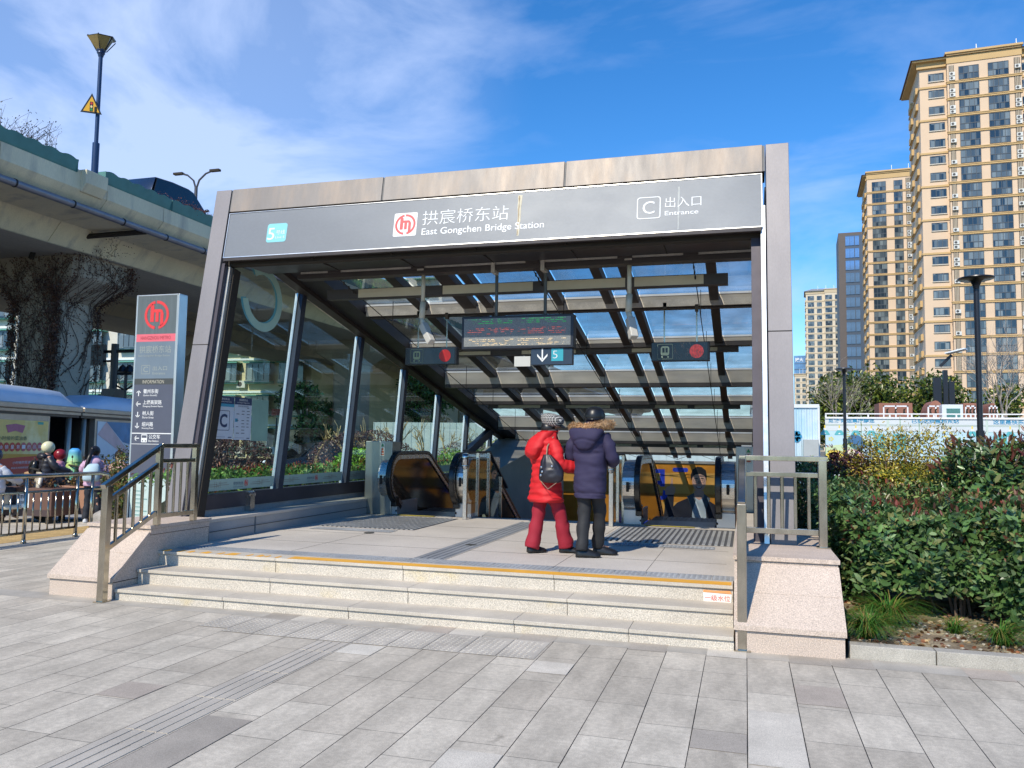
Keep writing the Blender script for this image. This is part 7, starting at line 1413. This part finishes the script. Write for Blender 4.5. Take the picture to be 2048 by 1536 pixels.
def person(lab, loc, rz_, H=1.65, pose=None, skin_=skinm):
    s = H / 1.65; P = dict(pelvis=(0, 0, .90), waist=(0, 0, 1.05), chest=(0, .0, 1.26), neck=(0, .0, 1.40), chin=(0, .02, 1.45), head=(0, .02, 1.54), crown=(0, .01, 1.61),
        shL=(-.16, 0, 1.34), elL=(-.22, .0, 1.08), wrL=(-.21, .12, .90), haL=(-.2, .16, .83), shR=(.16, 0, 1.34), elR=(.22, .0, 1.08), wrR=(.21, .12, .90), haR=(.2, .16, .83),
        hiL=(-.09, 0, .86), knL=(-.10, .02, .47), anL=(-.10, -.02, .08), toL=(-.11, .13, .04), hiR=(.09, 0, .86), knR=(.10, .02, .47), anR=(.10, -.02, .08), toR=(.11, .13, .04))
    if pose: P.update(pose)
    P = {k: tuple(c_ * s for c_ in v) for k, v in P.items()}
    E = [('pelvis', 'waist'), ('waist', 'chest'), ('chest', 'neck'), ('neck', 'chin'), ('chin', 'head'), ('head', 'crown')]
    for q in 'LR': E += [('chest', 'sh' + q), ('sh' + q, 'el' + q), ('el' + q, 'wr' + q), ('wr' + q, 'ha' + q), ('pelvis', 'hi' + q), ('hi' + q, 'kn' + q), ('kn' + q, 'an' + q), ('an' + q, 'to' + q)]
    rd_ = dict(pelvis=(.13, .10), waist=(.12, .09), chest=(.14, .10), neck=.052, chin=(.062, .068), head=(.078, .092), crown=(.055, .065))
    for q in 'LR': rd_.update({'sh' + q: .045, 'el' + q: .042, 'wr' + q: .028, 'ha' + q: (.036, .018), 'hi' + q: .085, 'kn' + q: .045, 'an' + q: .034, 'to' + q: (.036, .025)})
    rd_ = {k: (tuple(x * s for x in v) if isinstance(v, tuple) else v * s) for k, v in rd_.items()}
    me = skinmesh(P, E, rd_); me.name = 'person'; o = put('person', me, skin_, None); o.location = loc; o.rotation_euler = (0, 0, rz_); tag(o, lab, 'person')
    hd_ = Vector(P['head']); return o, P, s
def face(o, hd_, ang, s=1, glasses=True):    # eyes, nose, mouth, ears; ang = turn of the head about z
    M = Matrix.Translation(hd_) @ Matrix.Rotation(ang, 4, 'Z'); b = MB(); b.add([M @ Vector(p) for p in ((-.012 * s, .088 * s, .02), (.012 * s, .088 * s, .02), (.018 * s, .092 * s, -.02), (-.018 * s, .092 * s, -.02), (0, .115 * s, -.016))], [(0, 1, 4), (1, 2, 4), (2, 3, 4), (3, 0, 4)]); mobj(b, 'nose', skinm, o)
    for sx in (-1, 1):
        b = MB(); b.ell(M @ Vector((sx * .033 * s, .082 * s, .022)), (.013, .008, .007), 8, 6); mobj(b, 'eye', hairm, o); b = MB(); b.ell(M @ Vector((sx * .08 * s, .0, .0)), (.012, .024, .034), 8, 6); mobj(b, 'ear', skinm, o)
    b = MB(); b.ell(M @ Vector((0, .086 * s, -.048)), (.024, .008, .007), 8, 6); mobj(b, 'mouth', mat('lips', (.38, .12, .1), .4, 0, 0), o)
    if glasses:
        b = MB()
        for sx in (-1, 1): c_ = Vector((sx * .035 * s, .098 * s, .02)); b.tube([M @ (c_ + Vector((.026 * math.cos(a), 0, .019 * math.sin(a)))) for a in [2 * math.pi * i / 12 for i in range(13)]], .0022, 4, False); b.tube([M @ Vector((sx * .06 * s, .097 * s, .022)), M @ Vector((sx * .085 * s, .0, .02))], .0022, 4)
        mobj(b, 'spectacles', mat('thin_gold', (.6, .45, .3), .3, 1, 0), o)
# --- the man in the navy parka ---
mx_ = at(1180, 950, 8.9).x; ml = Vector((mx_, 8.92, .412)); mrot = R(-14)
# pose in his own frame: x right, y forward
man, P, s = person('man in a long navy parka with fur trimmed hood and black cap, walking away', ml, mrot, 1.66, dict(anL=(-.05, -.12, .09), toL=(-.01, -.02, .035), knL=(-.08, -.02, .48), anR=(.03, .20, .10), toR=(.10, .30, .05), knR=(.07, .14, .48), elL=(-.25, .04, 1.09), wrL=(-.14, .25, 1.04), haL=(-.08, .28, 1.03), elR=(.28, .03, 1.08), wrR=(.12, .25, 1.06), haR=(.06, .28, 1.05), chin=(.02, .04, 1.44), head=(.03, .05, 1.53), crown=(.03, .05, 1.60)))
navyc = mat('navy_parka', (.027, .022, .062), .8, 0, .08, 5, .05, 200); 
def wr(p, a):
    return .016 * noise.noise(Vector((p.x * 5, p.y * 5, p.z * 11))) + .020 * noise.noise(Vector((a * 1.1, p.z * 19 + a * 1.2, 3.3))) * abs(noise.noise(p * 4)) ** .5 * 1.4 + .006 * noise.noise(p * 34) - .011 * math.exp(-((p.z - 1.135 + .012 * math.sin(3 * a)) / .012) ** 2) - .009 * math.exp(-((p.z - .90 + .02 * math.sin(2 * a)) / .012) ** 2) - .010 * math.exp(-((p.z - .70) / .006) ** 2)
b = MB(); cloth(b, [(.645, .0, 0, .172, .15), (.70, 0, 0, .178, .152), (.85, 0, 0, .182, .152), (1.02, 0, 0, .182, .15), (1.15, 0, -.005, .19, .15), (1.27, 0, -.005, .20, .14), (1.34, 0, 0, .19, .125), (1.39, .0, .0, .14, .105), (1.43, .01, .01, .085, .085)], 44, 9, wr)
for sx in (-1, 1): sleeve(b, [(sx * .155, 0, 1.33), (sx * .212, -.005, 1.24), (sx * .252, .03, 1.10), (sx * .20, .16, 1.05), (sx * .13, .26, 1.05)], [.068, .072, .072, .066, .055], lambda q, i: .006 * math.sin(i * 1.15))
mobj(b, 'parka', navyc, man)
b = MB(); cloth(b, [(1.17, .0, -.155, .02, .012), (1.19, .0, -.165, .07, .03), (1.25, .0, -.165, .135, .05), (1.31, .0, -.15, .175, .075), (1.37, 0, -.12, .20, .10), (1.41, 0, -.09, .19, .11), (1.425, 0, -.06, .12, .09)], 36, 7, lambda p, a: .012 * noise.noise(p * 11) - .010 * math.exp(-((p.z - 1.30 + .25 * abs(p.x)) / .014) ** 2)); mobj(b, 'hood', navyc, man)
b = MB(); cloth(b, [(1.36, .02, .02, .105, .10), (1.43, .02, .03, .10, .097), (1.49, .03, .04, .098, .097), (1.505, .03, .04, .09, .09)], 28, 5, lambda p, a: .004 * math.sin(p.z * 260)); mobj(b, 'collar', navyc, man)
tp = [Vector(p) for p in ((-.235, .03, 1.415), (-.20, -.06, 1.435), (-.11, -.13, 1.435), (0, -.16, 1.425), (.11, -.14, 1.435), (.20, -.07, 1.45), (.235, .04, 1.46))]
b = MB(); b.tube(tp, [.02, .03, .028, .025, .03, .045, .04], 10); fur = mobj(b, 'fur_trim', mat('fur_base', (.42, .27, .15), .9, 0, .3, 40), man)
n_ = 5200; ti = rng.uniform(0, 5.999, n_); i0 = ti.astype(int); fr_ = ti - i0; tpa = np.array([tuple(p) for p in tp]); C_ = tpa[i0] * (1 - fr_)[:, None] + tpa[i0 + 1] * fr_[:, None]; D = rng.normal(0, 1, (n_, 3)); D /= np.linalg.norm(D, axis=1, keepdims=True); rr_ = np.interp(ti, range(7), [.02, .03, .028, .025, .03, .045, .04])
o = leaves('fur', C_ + D * rr_[:, None], D, .03, G('b58a5c', 'd2ab7d', '8f6a45', 'e0c29a', 'a87a4c'), None, .12, mat('fur_strand', (.5, .34, .2), .9, 0, 0) if False else None, jit=.45); o.parent = fur
b = MB(); hc = Vector((.03, .045, 1.555)); cloth(b, [(1.505, hc.x, hc.y, .105, .122), (1.54, hc.x, hc.y, .112, .13), (1.58, hc.x, hc.y, .110, .126), (1.625, hc.x, hc.y, .092, .105), (1.652, hc.x, hc.y, .055, .065), (1.66, hc.x, hc.y, .012, .015)], 32, 6, None, 1.0); mobj(b, 'helmet', mat('helmet_black', (.010, .010, .011), .38, 0, 0), man)
b = MB(); cloth(b, [(1.50, hc.x, hc.y, .098, .112), (1.512, hc.x, hc.y, .118, .138), (1.525, hc.x, hc.y, .114, .132)], 32, 4, None, 1.0); mobj(b, 'helmet_rim', rubber, man); face(man, Vector(P['head']), R(-20), 1, False)
blackt = mat('black_trousers', (.016, .017, .020), .75, 0, .1, 6)
def leg(mb, hip, kn, an, r0, r1, r2, hem=.0):
    sleeve(mb, [hip, Vector(hip).lerp(Vector(kn), .5), kn, Vector(kn).lerp(Vector(an), .55), Vector(an) + Vector((0, 0, hem))], [r0, (r0 + r1) / 2, r1, (r1 + r2) / 2, r2], lambda q, i: .004 * math.sin(i * 1.5 + q.z * 7), 20)
b = MB(); leg(b, (-.065, 0, .88), (-.065, -.01, .48), (-.045, -.12, .07), .092, .072, .066); leg(b, (.065, 0, .88), (.06, .13, .48), (.005, .20, .08), .092, .07, .062); mobj(b, 'trousers', blackt, man)
b = MB(); foot(b, -.04, -.09, 0, R(-60), .28, .052, .1); mobj(b, 'boot', shoe_b, man); b = MB(); foot(b, .03, .22, 0.0, R(-64), .28, .052, .1); mobj(b, 'boot', shoe_b, man)
# --- the woman in the red coat ---
wx = at(1091, 950, 9.0).x; wlc = Vector((wx, 9.02, .412)); wrot = R(-38)
wom, P, s = person('woman in a long red quilted coat and checked cap, arm in arm with the man', wlc, wrot, 1.56, dict(anL=(-.085, -.14, .08), toL=(-.08, -.04, .035), knL=(-.085, -.04, .47), anR=(.10, .20, .08), toR=(.14, .33, .04), knR=(.10, .14, .48), elR=(.24, .0, 1.07), wrR=(.30, .22, 1.02), haR=(.32, .28, 1.02), elL=(-.22, .06, 1.08), wrL=(-.16, .22, 1.0), haL=(-.12, .26, .98), chin=(.02, .05, 1.44), head=(.03, .06, 1.52), crown=(.03, .06, 1.59)))
redc = mat('red_quilted_coat', (.56, .010, .014), .68, 0, .10, 5, .03, 150); k_ = 1.56 / 1.65
def qu(p, a): return .013 * abs(math.sin(math.pi * (p.z + .010 * math.sin(3 * a + 9 * p.z)) / .072)) ** .6 + .016 * noise.noise(Vector((a * 2.2, p.z * 22, 1.1))) + .010 * noise.noise(Vector((p.x * 9, p.y * 9, p.z * 14))) + .004 * noise.noise(p * 40)
b = MB(); cloth(b, [(.575, 0, 0, .195, .165), (.60, 0, 0, .202, .17), (.70, 0, 0, .185, .155), (.85, 0, 0, .165, .14), (.98, 0, 0, .152, .132), (1.12, 0, 0, .162, .135), (1.22, 0, 0, .16, .125), (1.28, 0, 0, .14, .115), (1.335, .01, .02, .085, .085), (1.385, .015, .03, .088, .088)], 44, 9, qu)
sleeve(b, [(.13, 0, 1.25), (.205, -.01, 1.15), (.235, .01, 1.02), (.27, .14, .975), (.31, .28, .985)], [.064, .068, .066, .062, .054], lambda q, i: .009 * abs(math.sin(i * .9)), 20, 8); sleeve(b, [(-.13, 0, 1.25), (-.2, -.0, 1.15), (-.215, .05, 1.02), (-.16, .2, .96)], [.064, .066, .064, .055], lambda q, i: .009 * abs(math.sin(i * .9)), 20, 8); mobj(b, 'coat', redc, wom)
b = MB(); cloth(b, [(1.055, -.04, -.15, .02, .02), (1.08, -.04, -.16, .075, .045), (1.13, -.04, -.165, .11, .07), (1.20, -.03, -.145, .125, .085), (1.27, -.02, -.10, .12, .095), (1.33, .0, -.045, .11, .09), (1.37, .01, -.01, .105, .095)], 36, 7, lambda p, a: .012 * noise.noise(p * 12) + .006 * noise.noise(p * 30)); mobj(b, 'hood', redc, wom)
b = MB(); cloth(b, [(1.30, .015, .03, .085, .085), (1.36, .02, .04, .082, .085), (1.40, .02, .045, .075, .08)], 24, 5, lambda p, a: .005 * math.sin(p.z * 200)); mobj(b, 'scarf', mat('grey_scarf', (.06, .06, .065), .9, 0, .3, 20), wom)
Hd = Vector(P['head']); face(wom, Hd, R(-62), .95, True)
b = MB(); b.ell(Hd + Vector((-.02, -.035, -.02)), (.085, .088, .085), 18, 12); b.ell(Hd + Vector((-.05, -.06, -.085)), (.05, .05, .05), 14, 10)
for k, v in enumerate(b.v): q = Vector(v); w_ = .012 * noise.noise(q * 30); b.v[k] = (q.x + w_, q.y, q.z + w_)
mobj(b, 'hair', hairm, wom)
def checkmat():
    m = bpy.data.materials.new('checked_wool'); m.use_nodes = True; t = m.node_tree; n = t.nodes; l = t.links; bs = n['Principled BSDF']; bs.inputs['Roughness'].default_value = .9; tx = n.new('ShaderNodeTexCoord'); ws_ = []
    for ax, sc_ in (('X', 190), ('Z', 200)):
        wv = n.new('ShaderNodeTexWave'); wv.bands_direction = ax; wv.inputs['Scale'].default_value = sc_ / 12; wv.inputs['Distortion'].default_value = .8; wv.inputs['Detail'].default_value = 1; l.new(tx.outputs['Object'], wv.inputs['Vector']); g = n.new('ShaderNodeMath'); g.operation = 'GREATER_THAN'; g.inputs[1].default_value = .92; l.new(wv.outputs['Fac'], g.inputs[0]); ws_.append(g.outputs[0])
    a = ws_[0]
    for w_ in ws_[1:]: mm = n.new('ShaderNodeMath'); mm.operation = 'MAXIMUM'; l.new(a, mm.inputs[0]); l.new(w_, mm.inputs[1]); a = mm.outputs[0]
    mi = n.new('ShaderNodeMix'); mi.data_type = 'RGBA'; l.new(a, mi.inputs[0]); mi.inputs[6].default_value = (.02, .02, .022, 1); mi.inputs[7].default_value = (.62, .60, .56, 1); l.new(mi.outputs[2], bs.inputs['Base Color']); return m
b = MB(); M = Matrix.Translation(Hd + Vector((.0, .0, .045))) @ Matrix.Rotation(R(-62), 4, 'Z') @ Matrix.Rotation(R(-12), 4, 'X'); rings = []
for z, r_ in ((-.035, .098), (-.01, .108), (.025, .124), (.055, .122), (.082, .10), (.098, .06), (.104, .012)): rings.append([M @ Vector((r_ * math.cos(2 * math.pi * j / 28), r_ * 1.12 * math.sin(2 * math.pi * j / 28), z)) for j in range(28)])
b.loft(rings, True); mobj(b, 'cap', checkmat(), wom)
b = MB(); b.add([M @ Vector((.085 * math.cos(a), .095 + .075 * math.sin(a), -.012 - .02 * math.sin(a))) for a in [math.pi * i / 12 for i in range(13)]] + [M @ Vector((.085 * math.cos(a), .095 + .075 * math.sin(a), -.004 - .02 * math.sin(a))) for a in [math.pi * i / 12 for i in range(13)]], [tuple(range(13)), tuple(reversed(range(13, 26)))] + [(i, i + 13, i + 14, i + 1) for i in range(12)]); mobj(b, 'visor', hairm, wom, False)
crim = mat('crimson_trousers', (.30, .010, .026), .8, 0, .08, 6, .05, 200)
b = MB(); leg(b, (-.075, 0, .80), (-.08, -.04, .44), (-.08, -.13, .055), .095, .074, .086); leg(b, (.075, 0, .80), (.10, .13, .45), (.11, .22, .065), .095, .074, .086); mobj(b, 'trousers', crim, wom)
b = MB(); foot(b, -.08, -.11, 0, R(-10), .24, .044, .085); mobj(b, 'shoe', shoe_b, wom); b = MB(); foot(b, .10, .22, 0, R(-42), .25, .044, .085); mobj(b, 'shoe', shoe_b, wom)
# her bag
bp = at(1103, 938, 8.80); bag = thing('handbag', 'black slouchy shoulder bag hanging behind the woman in red', 'bag', bp); bagm = mat('black_nylon', (.014, .012, .018), .42, 0, .1, 8)
b = MB(); cloth(b, [(bp.z - .155, bp.x, bp.y, .075, .05), (bp.z - .13, bp.x, bp.y, .125, .07), (bp.z - .06, bp.x, bp.y, .145, .078), (bp.z + .03, bp.x - .01, bp.y, .125, .065), (bp.z + .10, bp.x - .03, bp.y, .085, .045), (bp.z + .16, bp.x - .05, bp.y, .045, .025)], 32, 7, lambda p, a: .014 * noise.noise(p * 14) - .008 * abs(math.sin(a * 5)) * (p.z > bp.z)); b.build('pouch', bagm, bag, smooth=True)
b = MB(); b.tube([(bp.x - .07, bp.y + .02, bp.z + .1), (bp.x - .06, bp.y + .04, bp.z + .25), (bp.x - .02, bp.y + .16, bp.z + .36)], .008, 6); b.tube([(bp.x + .10, bp.y, bp.z + .0), (bp.x + .07, bp.y + .03, bp.z + .12), (bp.x + .0, bp.y + .1, bp.z + .3)], .005, 6); b.tube([(bp.x - .13, bp.y - .02, bp.z - .12), (bp.x - .02, bp.y - .08, bp.z - .22), (bp.x + .13, bp.y - .03, bp.z - .1)], .004, 5); b.build('strap', mat('tan_cord', (.30, .22, .15), .6, 0, .1), bag)
b = MB(); 
for i, (dx, dz) in enumerate(((-.10, .02), (-.09, -.03), (-.105, -.07), (.02, .03))): b.ell((bp.x + dx, bp.y - .075, bp.z + dz), (.012, .006, .014), 8, 6)
b.build('buckles', STEEL, bag)

# --- people beyond the low fence ---
def scooter(lab, loc, rz_, col):
    t = thing('electric_scooter', lab, 'scooter', loc, None, rz_); m = mat(col[0], col[1], .35, .1, .05)
    for y in (-.55, .62): b = MB(); b.tube([(-.05, y, .24), (.05, y, .24)], .24, 18); mobj(b, 'wheel', MATS['tyre'], t, False)
    b = MB(); cloth(b, [(.30, 0, -.35, .13, .38), (.5, 0, -.38, .17, .42), (.68, 0, -.40, .15, .38), (.74, 0, -.4, .10, .30)], 20, 4); b.box(-.15, .15, -.1, .45, .26, .34); b.beam((0, .42, .3), (0, .52, .95), .34, .06); mobj(b, 'body', m, t)
    b = MB(); cloth(b, [(.74, 0, -.36, .13, .34), (.80, 0, -.36, .15, .36), (.83, 0, -.36, .11, .30)], 20, 4); mobj(b, 'seat', mat('seat_tan', (.42, .26, .14), .5, 0, .1), t)
    b = MB(); b.tube([(-.32, .42, 1.02), (0, .52, .98), (.32, .42, 1.02)], .02, 8); b.tube([(0, .52, .98), (0, .62, .3)], .03, 8); mobj(b, 'handlebar', dk, t)
    for sx in (-1, 1): b = MB(); b.tube([(sx * .25, .46, 1.02), (sx * .3, .48, 1.16)], .006, 5); b.ell((sx * .31, .48, 1.2), (.05, .01, .035), 10, 6); mobj(b, 'mirror', dk, t)
    b = MB(); b.ell((0, .56, .84), (.07, .05, .06), 12, 8); mobj(b, 'headlight', MATS['headlight_off'], t); return t
puf = lambda p, a: .014 * abs(math.sin(math.pi * p.z / .11)) + .008 * noise.noise(p * 12)
def jacket(o, m, hem, arms, rx=.2, s=1., extra=0, nm='jacket'):
    b = MB(); cloth(b, [(hem, 0, 0, rx * .95 + extra, .15), (hem + .08, 0, 0, rx + extra, .16), (1.12, 0, 0, rx, .155), (1.26, 0, 0, rx, .14), (1.33, 0, 0, rx * .8, .12), (1.40, 0, .01, .08, .08)] , 30, 7, puf)
    for A_ in arms: sleeve(b, A_, [.07, .075, .07, .055], lambda q, i: .006 * abs(math.sin(i)), 14)
    b.v = [tuple(Vector(v) * s) for v in b.v]; return mobj(b, nm, m, o)
SIT = dict(hiL=(-.1, 0, .86), knL=(-.14, .38, .80), anL=(-.14, .42, .36), toL=(-.14, .55, .32), hiR=(.1, 0, .86), knR=(.14, .38, .80), anR=(.14, .42, .36), toR=(.14, .55, .32), elL=(-.26, .12, 1.1), wrL=(-.27, .38, 1.03), haL=(-.28, .45, 1.04), elR=(.26, .12, 1.1), wrR=(.27, .38, 1.03), haR=(.28, .45, 1.04))
def sitter(lab, px, py_head, Y, rz_, jm, helm, tm, H=1.62, hood=False):
    p = at(px, py_head, Y); o, P, s = person(lab, (p.x, p.y, 0), rz_, H, SIT); dz = p.z - P['crown'][2]; o.location.z = dz
    jacket(o, jm, .84, [[(-.15, 0, 1.31), (-.24, .05, 1.2), (-.27, .14, 1.1), (-.27, .38, 1.04)], [(.15, 0, 1.31), (.24, .05, 1.2), (.27, .14, 1.1), (.27, .38, 1.04)]], .21, s)
    b = MB(); leg(b, (-.1, 0, .86), (-.14, .38, .80), (-.14, .43, .4), .09, .07, .055); leg(b, (.1, 0, .86), (.14, .38, .80), (.14, .43, .4), .09, .07, .055); mobj(b, 'trousers', tm, o)
    b = MB(); foot(b, -.14, .46, .33, 0, .26, .045, .08); foot(b, .14, .46, .33, 0, .26, .045, .08); mobj(b, 'shoes', shoe_b, o)
    hc = Vector(P['head']); b = MB(); b.ell(hc + Vector((0, -.005, .02)), (.115, .135, .13), 22, 14) if not hood else cloth(b, [(hc.z - .2, 0, -.0, .16, .15), (hc.z - .06, 0, 0, .12, .13), (hc.z + .06, 0, 0, .11, .12), (hc.z + .12, 0, .0, .05, .06)], 24, 5)
    mobj(b, 'helmet' if not hood else 'hood', helm, o); return o, dz, P
rb = mat('rainbow_cape', (.30, .62, .30), .55, 0, .05)
def rainbow():
    t = rb.node_tree; n = t.nodes; l = t.links; tx = n.new('ShaderNodeTexCoord'); sp = n.new('ShaderNodeSeparateXYZ'); l.new(tx.outputs['Object'], sp.inputs[0]); mr = n.new('ShaderNodeMapRange'); mr.inputs[1].default_value = .85; mr.inputs[2].default_value = 1.62; l.new(sp.outputs['Z'], mr.inputs[0]); cr = n.new('ShaderNodeValToRGB'); l.new(mr.outputs[0], cr.inputs[0]); e = cr.color_ramp.elements
    e[0].color = (.03, .45, .55, 1); e[1].color = (.04, .30, .75, 1)
    for p_, c_ in ((.3, (.12, .55, .35, 1)), (.5, (.45, .55, .14, 1)), (.7, (.25, .6, .35, 1))): q = e.new(p_); q.color = c_
    l.new(cr.outputs[0], n['Principled BSDF'].inputs['Base Color'])
rainbow(); puffer = mat('black_puffer', (.022, .021, .028), .42, 0, .1, 6); dkt = mat('dark_trousers', (.02, .024, .035), .8, 0, .1)
o, dz, P = sitter('scooter rider in a black puffer jacket and cream helmet behind the planters', 95, 890, 13.9, R(-25), puffer, mat('cream_helmet', (.70, .66, .42), .3, 0, .04, coat=.3), dkt)
b = MB(); cloth(b, [(.95, -.08, -.2, .10, .05), (1.0, -.08, -.22, .13, .08), (1.15, -.08, -.22, .13, .08), (1.25, -.08, -.2, .1, .05)], 20, 5); mobj(b, 'backpack', rubber, o); b = MB(); b.ell((0, -.1, 1.34), (.16, .09, .08), 18, 10); mobj(b, 'hood', puffer, o)
scooter('electric scooter under the rider with the cream helmet', (o.location.x, o.location.y + .2, dz if dz > 0 else 0), R(-25), ('scooter_dark', (.03, .035, .05)))
o, dz, P = sitter('scooter rider wrapped in a rainbow coloured hooded cape', 150, 901, 14.9, R(-70), rb, rb, dkt, 1.6, True)
scooter('electric scooter under the rider in the rainbow cape', (o.location.x, o.location.y, max(dz, 0)), R(-70), ('scooter_teal', (.03, .12, .14)))
pinkj_ = mat('dusty_pink_jacket', (.48, .20, .27), .6, 0, .08); o, dz, P = sitter('scooter rider in a dusty pink jacket and maroon helmet behind the black puffer jacket', 119, 905, 15.3, R(-60), pinkj_, mat('maroon_helmet', (.22, .01, .02), .3, 0, 0), dkt, 1.58)
scooter('electric scooter under the rider in dusty pink', (o.location.x, o.location.y, max(dz, 0)), R(-60), ('scooter_red', (.3, .02, .02)))
whj = mat('pale_grey_jacket', (.55, .57, .62), .6, 0, .08); o, dz, P = sitter('scooter rider in a pale grey jacket cut off by the left edge of the photo', -10, 905, 11.9, R(10), whj, mat('navy_helmet', (.02, .03, .06), .25, 0, 0), dkt, 1.6)
scooter('cream and blue electric scooter at the left edge of the photo', (o.location.x + .05, o.location.y + .3, 0), R(-30), ('scooter_cream', (.55, .50, .40)))
# girl with backpack
g0 = atz(176, 1046, 0); girl, P, s = person('girl in a lilac jacket with a mint backpack and long ponytail behind the low fence', (g0.x - .02, g0.y + .1, 0), R(32), 1.46, dict(anL=(-.12, -.02, .09), anR=(.12, .05, .09), elL=(-.22, .1, 1.12), wrL=(-.14, .3, 1.1), haL=(-.1, .34, 1.1)))
lil = mat('lilac_jacket', (.58, .38, .52), .6, 0, .08, 8); jacket(girl, lil, .80, [[(-.15, 0, 1.31), (-.22, .03, 1.2), (-.24, .12, 1.12), (-.14, .3, 1.1)], [(.15, 0, 1.31), (.21, .0, 1.2), (.23, .0, 1.08), (.21, .12, .92)]], .19, s)
b = MB(); b.ell((0, -.09, 1.32 * s), (.15, .09, .09), 18, 10); b.ell((0, -.03, 1.40 * s), (.10, .08, .06), 16, 10); mobj(b, 'hood', lil, girl)
b = MB(); leg(b, (-.08 * s, 0, .85 * s), (-.1 * s, .02, .47 * s), (-.12 * s, -.02, .08), .085, .06, .055); leg(b, (.08 * s, 0, .85 * s), (.1 * s, .04, .47 * s), (.12 * s, .05, .08), .085, .06, .055); mobj(b, 'trousers', dkt, girl)
b = MB(); foot(b, -.11, -.0, 0, R(10), .23, .042, .08); foot(b, .11, .07, 0, R(-10), .23, .042, .08); mobj(b, 'shoes', mat('white_trainers', (.6, .62, .66), .5, 0, .1), girl)
Hd = Vector(P['head']); b = MB(); b.ell(Hd + Vector((0, -.015, .015)), (.098, .105, .105), 20, 12); b.ell(Hd + Vector((-.02, -.11, .05)), (.04, .05, .05), 12, 8); b.tube([Hd + Vector((-.02, -.13, .04)), Hd + Vector((-.06, -.2, -.12)), Hd + Vector((-.10, -.24, -.30)), Hd + Vector((-.13, -.24, -.44))], [.035, .04, .03, .012], 10); mobj(b, 'hair', hairm, girl); face(girl, Hd, R(0), .9, False)
b = MB(); cloth(b, [(.80, 0, -.17, .12, .05), (.84, 0, -.2, .15, .085), (.98, 0, -.2, .15, .09), (1.10, 0, -.18, .13, .07), (1.14, 0, -.16, .09, .04)], 24, 5); mobj(b, 'backpack', mat('mint_backpack', (.45, .60, .68), .6, 0, .08), girl)
b = MB(); b.tube([(-.07, -.12, 1.14), (-.09, -.13, 1.0)], .012, 6); b.tube([(.07, -.12, 1.14), (.09, -.13, 1.0)], .012, 6); mobj(b, 'backpack_strap', mat('strap_blue', (.2, .3, .45), .6, 0, 0), girl)
c0 = at(240, 905, 13.6); kid, P, s = person('small child with short black hair and pink top half hidden by the leafy bush', (c0.x, c0.y, 0), R(20), 1.36, None)
jacket(kid, mat('pale_pink_top', (.68, .42, .42), .6, 0, .06), .80, [[(-.15, 0, 1.31), (-.22, .03, 1.2), (-.24, .08, 1.1), (-.22, .2, .98)], [(.15, 0, 1.31), (.21, .0, 1.2), (.23, .0, 1.08), (.21, .12, .92)]], .19, s); Hd = Vector(P['head']); b = MB(); b.ell(Hd + Vector((0, -.01, .015)), (.10, .11, .11), 20, 12); mobj(b, 'hair', hairm, kid)
b = MB(); leg(b, (-.08 * s, 0, .85 * s), (-.1 * s, .02, .47 * s), (-.11 * s, -.02, .08), .08, .06, .055); leg(b, (.08 * s, 0, .85 * s), (.1 * s, .02, .47 * s), (.11 * s, 0, .08), .08, .06, .055); mobj(b, 'trousers', mat('white_leggings', (.55, .55, .58), .8, 0, .1), kid); b = MB(); foot(b, -.1, 0, 0, 0, .2, .04, .07); foot(b, .1, 0, 0, 0, .2, .04, .07); mobj(b, 'shoes', shoe_b, kid)
